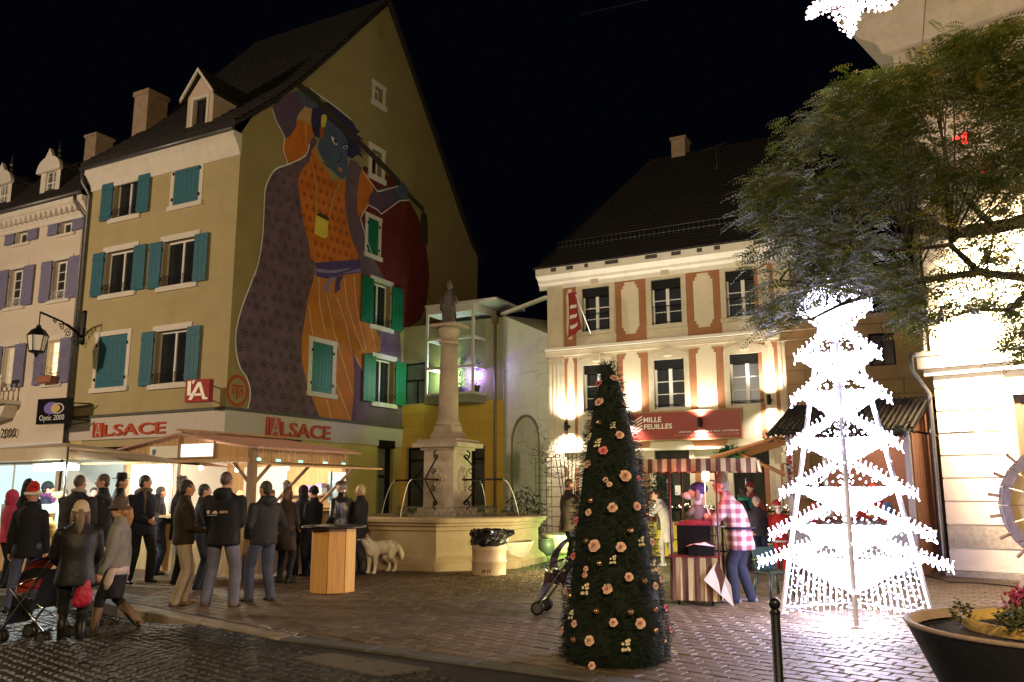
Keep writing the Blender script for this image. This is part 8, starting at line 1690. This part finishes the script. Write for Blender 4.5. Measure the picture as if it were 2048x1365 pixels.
# --- stallholders
SMv = lambda x, y: ST0 + SM @ Vector((x, y, 0))
person(405, 0, None, 190, 'fair haired youth with a bent head serving inside the timber stall', H=1.62, pos=SMv(-1.25, .95), jacket=C_GREYC, style='short', hair=H_BLON, hands=FRONT, tilt=-22)
person(478, 0, None, 200, 'dark haired stallholder in violet and white inside the timber stall near the corner post', H=1.66, pos=SMv(-.55, 1.1), jacket=cloth('violet_white', (.45, .38, .55)), style='short', hair=H_BRN, hands=FRONT)
person(535, 0, None, 130, 'brown haired stallholder bending by the urn inside the timber stall', H=1.68, pos=SMv(-.75, 1.75), jacket=C_WHITE, style='short', hair=H_BRN, hands=FRONT, hat='flat', hatm=C_NAVY)
TTv = lambda x, y: TT0 + SM @ Vector((x, y, 0))
person(60, 0, None, 170, 'stallholder in white hat behind the glass display of the tent stall', H=1.66, pos=TTv(-1.15, 1.5), jacket=C_WHITE, hat='beanie', hatm=C_WHITE, style='short', hair=H_BRN, hands=FRONT)
person(1680, 0, None, 180, 'stallholder in a red jacket inside the wooden hut behind the light tree', H=1.70, pos=hp(HW * .55, 1.1, 0), jacket=C_RED, style='short', hair=H_BRN, hands=FRONT, hat='beanie', hatm=C_RED)
# --- nearest pair with the pushchair, walking on the road
lw_ = person(138, 1298, 1004, -28, 'long haired woman in black quilted jacket and boots pushing the red pushchair', z=road_z, jacket=C_PUFF, style='long', hair=H_MOUS, hat='beanie', hatm=C_LBEAN, trousers=C_BLACK, shoes=C_BSHOE, boots=True, woman=True, hem=.74, wide=1.22, hands=((-.20, .34, .98), (.20, .32, .95)), feet=((-.09, .14), (.10, -.08)), vox=.011)
gw2 = person(222, 1276, 1000, -98, 'woman in grey wool jacket, brown soft hat, ginger ponytail and glasses walking left', z=road_z, jacket=C_GREY, style='pony', hair=H_GING, hat='softhat', hatm=C_HATG, trousers=C_BLACK, shoes=C_TANB, boots=True, woman=True, hem=.88, skirt=True, hands=((-.24, .12, .80), (.22, -.06, .80)), feet=((-.08, .20), (.08, -.30)), lift=(0, .10), wide=1.12, vox=.011, turn=-6)
k = gw2['_k']; m = MB()
for s in (-1, 1): m.tube([Vector((s * .034, .118, 1.642)) * k + Vector((.026 * k * math.cos(t * pi / 6), 0, .020 * k * math.sin(t * pi / 6))) for t in range(13)], .0035 * k, 5); m.tube([Vector((s * .062, .115, 1.645)) * k, Vector((s * .082, .02, 1.64)) * k], .0035 * k, 4)
m.build('glasses', iron, gw2)
m = MB(); loft(m, [(Vector((0, 0, .80)) * k, .205 * k, .155 * k), (Vector((0, 0, .90)) * k, .20 * k, .15 * k)], 20); m.tube([Vector((-.19, -.02, .9)) * k, Vector((-.22, .03, .72)) * k, Vector((-.20, .05, .62)) * k], [.04 * k, .06 * k, .02 * k], 8, flat=.4); m.tube([Vector((.19, -.04, .9)) * k, Vector((.22, -.06, .76)) * k], [.04 * k, .05 * k], 8, flat=.4); m.build('shirt_tail', C_TAIL, gw2)
# --- right hand side
mb_ = person(1140, 1140, 958, 70, 'short haired man in dark jacket half hidden behind the baubled cone tree, facing right', jacket=C_BROWN, style='crop', hair=H_BRN, trousers=C_DKJ, hem=.74, hands=PUSH, wide=1.2, H=1.84)
ew = person(1338, 1132, 992, -78, 'woman in a pale grey coat stooping to eat a roll beside the organ cart', H=1.66, jacket=C_PALE, style='short', hair=H_DARK, trousers=C_PALE, shoes=C_WHITE, hem=.52, lean=.30, woman=True, hands=((-.06, .36, 1.36), (.07, .36, 1.35)), feet=((-.08, .12), (.1, -.16)), tilt=-12, wide=1.05, boots=False)
og = person(1488, 1205, 946, -70, 'organ grinder in pink plaid shirt and pointed olive hat leaning over his cart', jacket=C_PLAID, style='short', hair=H_GREY, hat='peaked', hatm=C_OLIVE, trousers=C_NAVY, shoes=cloth('grey_trainer', (.16, .14, .14)), hem=.70, lean=.32, hands=((-.12, .52, 1.16), (.10, .50, 1.22)), belt=C_NAVY, wide=1.34, turn=-6, tilt=-10, vox=.011, feet=((-.11, .10), (.11, -.10)), H=1.86)
k = og['_k']; m = MB(); m.tube([Vector((.03, .07, 1.53)) * k, Vector((.03, .16, 1.50)) * k], .02, 6); 
person(1507, 1136, 972, 215, 'tall person in dark red coat behind the group beside the organ grinder', jacket=C_DRED, style='short', hair=H_DARK, hands=POCK, hat='beanie', hatm=C_DRED, H=1.78, pos=gp(1508, 1128))
person(1495, 1140, 990, 95, 'dark haired woman with green scarf standing behind the child in the knitted hat', jacket=C_BLACK, style='bob', hair=H_DARK, scarf=C_GREEN, trousers=C_DKJ, hands=CUP, woman=True, H=1.66)
person(1519, 1142, 996, 170, 'child in grey pink knitted hat and dark quilted jacket by the light tree', H=1.46, jacket=cloth('dark_quilt', (.035, .028, .028), .6, .9, 6), hat='beanie', hatm=C_PINKH, style='short', hair=H_BRN, trousers=C_DKJ, hands=POCK, vox=.011)
sx_ = person(1563, 1142, 1012, 185, 'small white bearded figure in red suit and hat beside the light tree', H=1.34, jacket=C_RED, hat='xmas', hatm=C_RED, style='none', trousers=C_RED, shoes=C_BSHOE, hands=FRONT, belt=C_BLACK, wide=1.15, hem=.74, vox=.011)
k = sx_['_k']; m = MB(); m.ell(Vector((0, .075, 1.55)) * k, (.075 * k, .05 * k, .09 * k), 12, 8); m.build('beard', C_WHITE, sx_); m = MB(); m.tube([Vector((.20 * math.cos(t * pi / 9), .148 * math.sin(t * pi / 9), .76)) * k for t in range(19)], .03 * k, 7); m.build('hem_trim', C_WHITE, sx_)
# print on the back of the badge man's jacket
k = badge['_k']; bp_ = lambda x, z: Vector((x, -.174, z)) * k
txm = text_mesh('BURTH', .055 * k, .001, .002); 
for v in txm.vertices: v.co = Vector((.02 * k + v.co.x * .62, -.185 * k - v.co.z - .0, 1.205 * k + v.co.y * .8)) 
txm.materials.clear(); txm.materials.append(mat('orange_white_print', (.70, .42, .25), rough=.6, var=.1)); o = bpy.data.objects.new('back_print', txm); COL.objects.link(o); o.parent = badge
m = MB(); m.prism([(-.16, 1.24), (-.12, 1.24), (-.12, 1.21), (-.14, 1.19), (-.16, 1.21)], lambda u, v, d: Vector((u, d, v)) * k, -.185, -.180); m.prism([(-.09, 1.20), (-.06, 1.235), (-.03, 1.235), (-.005, 1.20)], lambda u, v, d: Vector((u, d, v)) * k, -.187, -.180); m.prism([(-.16, 1.175), (-.02, 1.175), (-.02, 1.182), (-.16, 1.182)], lambda u, v, d: Vector((u, d, v)) * k, -.185, -.180); m.build('back_badge', mat('white_print', (.55, .52, .50), rough=.6), badge)
# things in hands
e = MB().lathe([(.028, 0), (.038, .09), (.034, .09), (.026, .01)], 12).build('paper_cup', C_WHITE); e.location = local(cupman, .11, .36, 1.13); tag(e, 'white paper cup held by the person with the white jacket hem', 'cup')
e = MB(); e.ell((0, 0, 0), (.075, .04, .035), 12, 8); e.ell((0, 0, .02), (.06, .045, .03), 10, 6); o = e.build('bread_roll', mat('toasted_bread', (.48, .26, .08), rough=.8)); o.location = local(ew, 0, .475, 1.36); o.rotation_euler = (0, .2, ew.rotation_euler.z); tag(o, 'golden bread roll held to the mouth of the woman in the pale coat', 'bread roll')
hb = empty('shoulder_bag', local(ew, .20, .10, .95), ew.rotation_euler.z, 'dark brown shoulder bag at the side of the woman in the pale coat', 'bag'); m = MB(); m.cbox((0, 0, -.02), (.10, .30, .28)); fuse(m, 'body', cloth('bag_leather', (.04, .025, .025), .4), .014, 6, hb); m = MB(); m.tube([(0, -.13, .1), (.0, -.05, .38), (-.02, 0, .5)], .010, 5); m.tube([(0, .13, .1), (.0, .05, .38), (-.02, 0, .5)], .010, 5); m.build('strap', C_BSHOE, hb)
rb = empty('red_bag', at(167, 1192, 10.9), rad(20), 'crumpled bright pinkish red bag hanging between the two nearest women', 'bag'); rb.scale = (.85, .85, .85); RR = random.Random(4); m = MB(); m.ell((0, 0, 0), (.12, .09, .15), 14, 10); m.ell((.02, 0, .13), (.06, .05, .10), 10, 8); m.ell((-.05, 0, -.06), (.09, .08, .10), 10, 8); bo = fuse(m, 'body', mat('red_pink_bag', (.36, .015, .04), rough=.45, var=.2, bump=1.0, bscale=16), .014, 2, rb); m = MB(); m.tube([(0, 0, .2), (-.02, .02, .38), (-.01, .03, .44)], .012, 5); m.build('handle', bo.data.materials[0], rb)
tr_ = empty('snack_tray', local(dogw, .10, .36, 1.12), 0, 'small yellow tray held by the blond woman with the dog', 'tray'); MB().cbox((0, 0, 0), (.14, .09, .03), R=Euler((.4, .2, .3)).to_matrix()).build('tray', mat('yellow_tray', (.6, .45, .12)), tr_)
# --- the cream dog
DG = farther(gp(759, 1146), .0); d = MB(); s = .92; D = lambda x, y, z: Vector((x, y, z)) * s
d.ell(D(0, .20, .52), (.135 * s, .20 * s, .165 * s), 14, 10); d.ell(D(0, -.08, .54), (.12 * s, .24 * s, .14 * s), 14, 10); d.ell(D(0, -.28, .53), (.125 * s, .17 * s, .15 * s), 14, 10)
limb(d, [D(0, .30, .58), D(0, .42, .70), D(0, .47, .77)], [.115 * s, .095 * s, .085 * s]); d.ell(D(0, .50, .80), (.085 * s, .10 * s, .085 * s), 12, 10); limb(d, [D(0, .56, .775), D(0, .68, .75)], [.055 * s, .042 * s], 10); d.ell(D(0, .53, .86), (.06 * s, .05 * s, .03 * s))
for sx2 in (-1, 1):
    limb(d, [D(sx2 * .09, .24, .45), D(sx2 * .095, .22, .26), D(sx2 * .095, .23, .12), D(sx2 * .095, .24, .035)], [.065 * s, .045 * s, .036 * s, .038 * s], 8); d.ell(D(sx2 * .095, .27, .028), (.04 * s, .06 * s, .028 * s), 8, 6)
    limb(d, [D(sx2 * .085, -.30, .50), D(sx2 * .10, -.24, .32), D(sx2 * .095, -.38, .19), D(sx2 * .095, -.36, .035)], [.10 * s, .065 * s, .036 * s, .034 * s], 8); d.ell(D(sx2 * .095, -.33, .028), (.04 * s, .06 * s, .028 * s), 8, 6)
limb(d, [D(0, -.42, .60), D(0, -.56, .50), D(0, -.64, .36), D(0, -.66, .26)], [.045 * s, .05 * s, .05 * s, .025 * s], 8)
dog = fuse(d, 'dog', mat('cream_fur', (.80, .72, .52), rough=.9, var=.15, scale=9, bump=.9, bscale=45, stretch=(2, 2, .6)), .012, 3); dog.location = DG; dog.rotation_euler = (0, 0, rad(142)); tag(dog, 'cream long haired dog standing beside the standing table looking left', 'dog')
m = MB(); R_ = random.Random(5)
for p_ in dog.data.polygons:
    for q in range(2):
        vv = [dog.data.vertices[i].co for i in p_.vertices]; c = vv[0].lerp(vv[1], R_.random()).lerp(vv[2], R_.random() * .7); nrm = p_.normal; ln = R_.uniform(.016, .034) * (.45 if c.y > .45 or c.z < .2 else 1.3 if c.y < -.4 else 1); tip = c + (nrm * .55 + Vector((R_.uniform(-.3, .3), -.65, -.55))).normalized() * ln; s_ = nrm.cross(tip - c); s_ = s_.normalized() * .0028 if s_.length > 1e-9 else Vector((.0028, 0, 0)); m.add([c - s_, c + s_, tip], [(0, 1, 2)])
m.build('fur', dog.data.materials[0], dog, 'stuff')
m = MB()
for sx2 in (-1, 1): m.tube([D(sx2 * .075, .48, .86), D(sx2 * .105, .48, .79), D(sx2 * .095, .50, .71)], [.028 * s, .04 * s, .02 * s], 8, flat=.5)
m.build('ears', mat('tan_fur', (.46, .30, .15), rough=.9, bump=.6), dog); m = MB(); m.ell(D(0, .725, .765), (.022 * s, .015 * s, .016 * s), 8, 6); [m.ell(D(q * .04, .585, .825), .011 * s, 6, 5) for q in (-1, 1)]; m.build('nose_and_eyes', eyed, dog)
m = MB(); m.tube([D(.088 * math.cos(t * pi / 8), .41 + .07 * math.sin(t * pi / 8), .66 + .05 * math.sin(t * pi / 8)) for t in range(17)], .014, 6); m.build('collar', iron, dog)
hnd = local(dogw, .12, .32, 1.08); nk = DG + Matrix.Rotation(rad(142), 3, 'Z') @ D(0, .42, .72); m = MB(); q0 = hnd; m.tube([(0, 0, 0), (nk - q0) * .5 + Vector((0, 0, -.18)), nk - q0], .011, 5); o = m.build('dog_leash', mat('teal_leash', (.05, .40, .36), rough=.6)); o.location = q0; tag(o, 'teal leash running from the blond woman to the cream dog', 'leash')

# ================================================================== PUSHCHAIRS
def wheel_(par, c, r, w_, rz):
    m = MB(Matrix.Translation(c) @ Matrix.Rotation(rz, 4, 'Z') @ Matrix.Rotation(pi / 2, 4, 'Y')); m.lathe([(r * .72, -w_), (r * .96, -w_), (r, -w_ * .5), (r, w_ * .5), (r * .96, w_), (r * .72, w_)], 20, close=False); o = m.build('wheel', C_BSHOE, par); m = MB(m.T); m.lathe([(r * .70, -w_ * .6), (r * .70, w_ * .6)], 16); m.build('rim', zinc, o); return o
def pushchair(pos, rz, label, seatm, z, hoodm=None):
    e = empty('pushchair', pos, rz, label, 'pushchair'); ch = mat('chrome_tube', (.55, .55, .56), rough=.15, metal=1, var=0, bump=0); m = MB()
    for s in (-1, 1):
        m.tube([(s * .22, -.42, 1.02), (s * .22, -.34, .98), (s * .22, .30, .14)], .014, 8); m.tube([(s * .22, .22, .62), (s * .21, -.30, .14)], .014, 8); m.tube([(s * .22, -.16, .76), (s * .22, .26, .60)], .012, 6)
    m.tube([(-.22, .30, .16), (.22, .30, .16)], .012, 6); m.tube([(-.21, -.28, .16), (.21, -.28, .16)], .012, 6); m.tube([(-.22, .0, .53), (.22, -.3, .14)], .010, 6); m.build('frame', ch, e)
    m = MB(); [m.tube([(s * .22, -.40, 1.015), (s * .22, -.50, 1.03), (s * .22, -.53, .98)], .020, 8) for s in (-1, 1)]; m.build('handles', C_BSHOE, e)
    m = MB(); m.add([(-.19, .22, .42), (.19, .22, .42), (.19, -.05, .38), (-.19, -.05, .38), (.19, -.24, .84), (-.19, -.24, .84), (.20, .20, .55), (-.20, .20, .55), (.20, -.1, .5), (-.20, -.1, .5), (.19, .30, .20), (-.19, .30, .20)], [(0, 1, 2, 3), (3, 2, 4, 5), (1, 6, 8, 2), (0, 3, 9, 7), (2, 8, 4), (3, 5, 9), (0, 11, 10, 1)]); m.build('seat', seatm, e)
    m = MB(); n = 8
    for i in range(n + 1):
        a = .25 + i * 1.5 / n; y, zz = -.24 + .42 * math.sin(a) * .9, .62 + .42 * math.cos(a) * .85; m.v += [(-.21, y, zz), (0, y + .02, zz + .03), (.21, y, zz)]
    m.f = [(i * 3 + j, i * 3 + j + 1, i * 3 + 4 + j, i * 3 + 3 + j) for i in range(n) for j in (0, 1)]; m.mi = [0 if (i // 2) % 2 else 1 for i in range(n) for j in (0, 1)]; m.sm = [True] * len(m.f); m.build('hood', [hoodm or seatm, C_BLACK], e)
    for s in (-1, 1):
        for y in (.30, -.30):
            for q in (-.03, .03): wheel_(e, Vector((s * .215 + q, y, .085)), .085, .014, 0)
    return e
fwd = Matrix.Rotation(lw_.rotation_euler.z, 3, 'Z') @ Vector((0, 1, 0)); pc1 = lw_.location + fwd * .82; pc1 = Vector((gp(72, 1284, road_z).x, gp(72, 1284, road_z).y, road_z)) 
pushchair(pc1, rad(75), 'folding pushchair with red and black hood and chrome frame on the road at the left', C_BLACK, road_z, cloth('red_hood', (.30, .025, .015), .7))
pushchair(gp(1128, 1228), rad(72), 'grey pushchair partly hidden behind the cone tree', cloth('grey_pink_seat', (.10, .07, .08), .7), 0)

# ================================================================== FOREGROUND: BOLLARD, BOWL, WHEEL, CHAIR
b = gp(1567, 1530); e = empty('bollard', Vector((b.x, b.y, 0)), 0, 'slim dark bollard with a round ball top in the foreground', 'bollard'); zt = at(1567, 1212, math.hypot(b.x, b.y)).z
MB().lathe([(.045, 0), (.045, .03), (.029, .05), (.029, zt - .03), (.026, zt - .02)], 18).build('post', mat('dark_bollard_paint', (.008, .010, .016), rough=.3, var=.1, bump=0), e); MB().ell((0, 0, zt + .012), .036, 18, 12).build('ball', MATS['dark_bollard_paint'], e); MB().lathe([(.031, zt - .05), (.033, zt - .045), (.033, zt - .035), (.031, zt - .03)], 18).build('collar', MATS['dark_bollard_paint'], e)
pb = at(2124, 1254, 5.05); R = .70
e = empty('bowl_planter', Vector((pb.x, pb.y, 0)), 0, 'large black bowl planter with pale rim and winter plants in the lower right corner', 'planter'); hh = pb.z
MB().lathe([(.26, 0), (.30, .03), (R * .70, hh * .5), (R * .93, hh * .88), (R * .985, hh - .03), (R, hh)], 48, close=False).build('bowl', mat('black_fibre_bowl', (.016, .017, .022), rough=.55, var=.2, bump=.2), e)
MB().lathe([(R + .002, hh - .012), (R + .01, hh), (R, hh + .008), (R * .955, hh + .004), (R * .93, hh - .04)], 48, close=False).build('rim', mat('worn_pale_rim', (.26, .19, .155), rough=.6, var=.25, scale=8, bump=.2, dirt=.4), e)
MB().lathe([(R * .88, hh - .05), (R * .6, hh - .03), (.02, hh - .01)], 32).build('soil', mat('wet_soil', (.045, .032, .022), rough=1, var=.4, scale=20, bump=.9), e)
m = MB(); m.lathe([(R * .62, hh - .02), (R * .63, hh + .03), (R * .60, hh + .03), (R * .59, hh - .02)], 40, close=False); m.build('inner_ring', mat('yellowed_inner_ring', (.42, .28, .08), rough=.7), e)
m = MB(); 
for (x, y, rx, n_, sd) in ((-.18, -.02, .13, 420, 1), (-.02, .10, .13, 420, 2), (.20, .05, .18, 520, 3), (-.36, -.22, .10, 140, 4), (.45, .0, .15, 300, 5), (-.42, .12, .07, 90, 6)): leafy(m, (x, y, hh + .05), (rx, rx, .085), n_, sd, .026, .9)
m.build('plants', mat('winter_foliage', (.055, .065, .028), rough=.6, var=.4, scale=9), e)
m = MB(); R_ = random.Random(8)
for i in range(70): c = Vector((-.14 + R_.gauss(0, .05), .0 + R_.gauss(0, .04), hh + .10 + R_.random() * .06)); m.octa(c, R_.uniform(.009, .016))
for i in range(10): m.tube([(-.20 + R_.gauss(0, .02), 0, hh), (-.20 + R_.gauss(0, .03), .01, hh + .15)], .004, 4)
for i in range(4): m.octa(Vector((-.22 + .02 * i, 0, hh + .17 + .015 * (i % 2))), .016)
m.build('pink_flowers', mat('cyclamen_pink', (.26, .025, .09), rough=.6), e); m = MB()
for i in range(160): m.octa(Vector((.10 + R_.gauss(0, .08), .03 + R_.gauss(0, .06), hh + .08 + R_.random() * .07)), R_.uniform(.004, .009))
m.build('heather', mat('white_heather', (.42, .34, .30), rough=.8), e)
# part of a big wooden wheel on a trestle against the bright corner building
wc = at(2142, 1012, 13.4); e = empty('waterwheel', Vector((wc.x, wc.y, 0)), -RA + rad(18), 'big weathered wooden waterwheel with pegs and pale panels on a trestle at the right edge', 'waterwheel'); wz = wc.z; wr = .82
wood = mat('grey_violet_wood', (.20, .16, .15), rough=.8, var=.25, scale=5, bump=.3); pw_ = mat('pale_ply', (.55, .42, .25), rough=.7, var=.15, scale=3, bump=.15); n = 20
for s in (-.16, .16):
    for i in range(n):
        a, b2 = 2 * pi * i / n, 2 * pi * (i + 1) / n - .01; o = MB(); o.add([(r * math.cos(t) , s + y, wz + r * math.sin(t)) for y in (-.035, .035) for r, t in ((wr, a), (wr, b2), (wr - .11, b2), (wr - .11, a))], [(0, 1, 2, 3), (4, 7, 6, 5), (0, 4, 5, 1), (1, 5, 6, 2), (2, 6, 7, 3), (3, 7, 4, 0)]); o.build('rim_segment', wood, e)
for i in range(n):
    a = 2 * pi * (i + .5) / n; o = MB(); c = Vector((math.cos(a), 0, math.sin(a))); o.tube([c * (wr - .1) + EZ * wz, c * (wr + .14) + EZ * wz], .022, 4, smooth=False); o.build('peg', pine_d, e)
    a, b2 = 2 * pi * i / n, 2 * pi * (i + 1) / n - .02; o = MB(); o.add([(r * math.cos(t), y, wz + r * math.sin(t)) for y in (-.11, -.09) for r, t in ((wr - .12, a), (wr - .12, b2), (.40, b2), (.40, a))], [(0, 1, 2, 3), (4, 7, 6, 5), (0, 4, 5, 1), (2, 6, 7, 3), (1, 5, 6, 2), (3, 7, 4, 0)]); o.build('panel', pw_, e)
for i in range(8):
    a = 2 * pi * i / 8; c = Vector((math.cos(a), 0, math.sin(a))); o = MB(); o.tube([c * .06 + EZ * wz, c * (wr - .1) + EZ * wz], .045, 4, smooth=False); o.build('spoke', wood, e)
m = MB(); m.T = Matrix.Translation((0, 0, wz)) @ Matrix.Rotation(pi / 2, 4, 'X'); m.lathe([(.14, -.25), (.14, .25)], 14); m.build('hub', wood, e)
for s in (-.34, .34):
    for q in (-1, 1): m = MB(); m.tube([(q * .75, s, 0), (q * .03, s, wz + .05)], .055, 4, smooth=False); m.build('trestle_leg', pine_d, e)
    m = MB(); m.box(-.95, .95, s - .06, s + .06, .002, .10); m.build('trestle_foot', pine_d, e)
m = MB(); m.tube([(.12, -.42, wz - .15), (.22, -.42, wz + 1.0)], .05, 4); m.build('upright', wood, e)
cb = [gp(1850, 1152), gp(1900, 1166), gp(1960, 1168), gp(2040, 1176)]; m = MB(); m.tube([p_ - cb[0] + EZ * .012 + Vector((0, .02 * math.sin(i * 3), 0)) for i, p_ in enumerate([cb[0].lerp(cb[1], t / 4) for t in range(4)] + [cb[1].lerp(cb[2], t / 4) for t in range(4)] + [cb[2].lerp(cb[3], t / 4) for t in range(5)])], .011, 5); o = m.build('power_cable', C_BSHOE); o.location = cb[0]; tag(o, 'dark power cable lying on the paving in front of the bright corner building', 'cable')
# green plastic garden chair
cp_ = gp(1556, 1196) + Vector((0, .15, 0)); e = empty('garden_chair', cp_, rad(200), 'dark green plastic garden chair beside the light tree', 'chair'); e.scale = (.86, .86, .86); gp_m = mat('green_plastic', (.006, .028, .027), rough=.45, var=.08, bump=0)
m = MB(); m.chbox((0, 0, .43), (.46, .44, .03), .01); m.build('seat', gp_m, e); m = MB(); m.add([(-.22, -.22, .45), (.22, -.22, .45), (.24, -.30, .84), (-.24, -.30, .84), (-.22, -.19, .45), (.22, -.19, .45), (.24, -.27, .84), (-.24, -.27, .84)], [(0, 1, 2, 3), (4, 7, 6, 5), (0, 3, 7, 4), (1, 5, 6, 2), (3, 2, 6, 7)]); m.build('backrest', gp_m, e)
for sx2 in (-1, 1):
    for sy2 in (-1, 1): m = MB(); m.tube([(sx2 * .20, sy2 * .19, .43), (sx2 * .26, sy2 * .24, 0)], [.028, .022], 6); m.build('leg', gp_m, e)
    m = MB(); m.tube([(sx2 * .25, -.26, .62), (sx2 * .27, .0, .66), (sx2 * .27, .2, .64), (sx2 * .25, .22, .44)], .022, 6); m.build('armrest', gp_m, e)
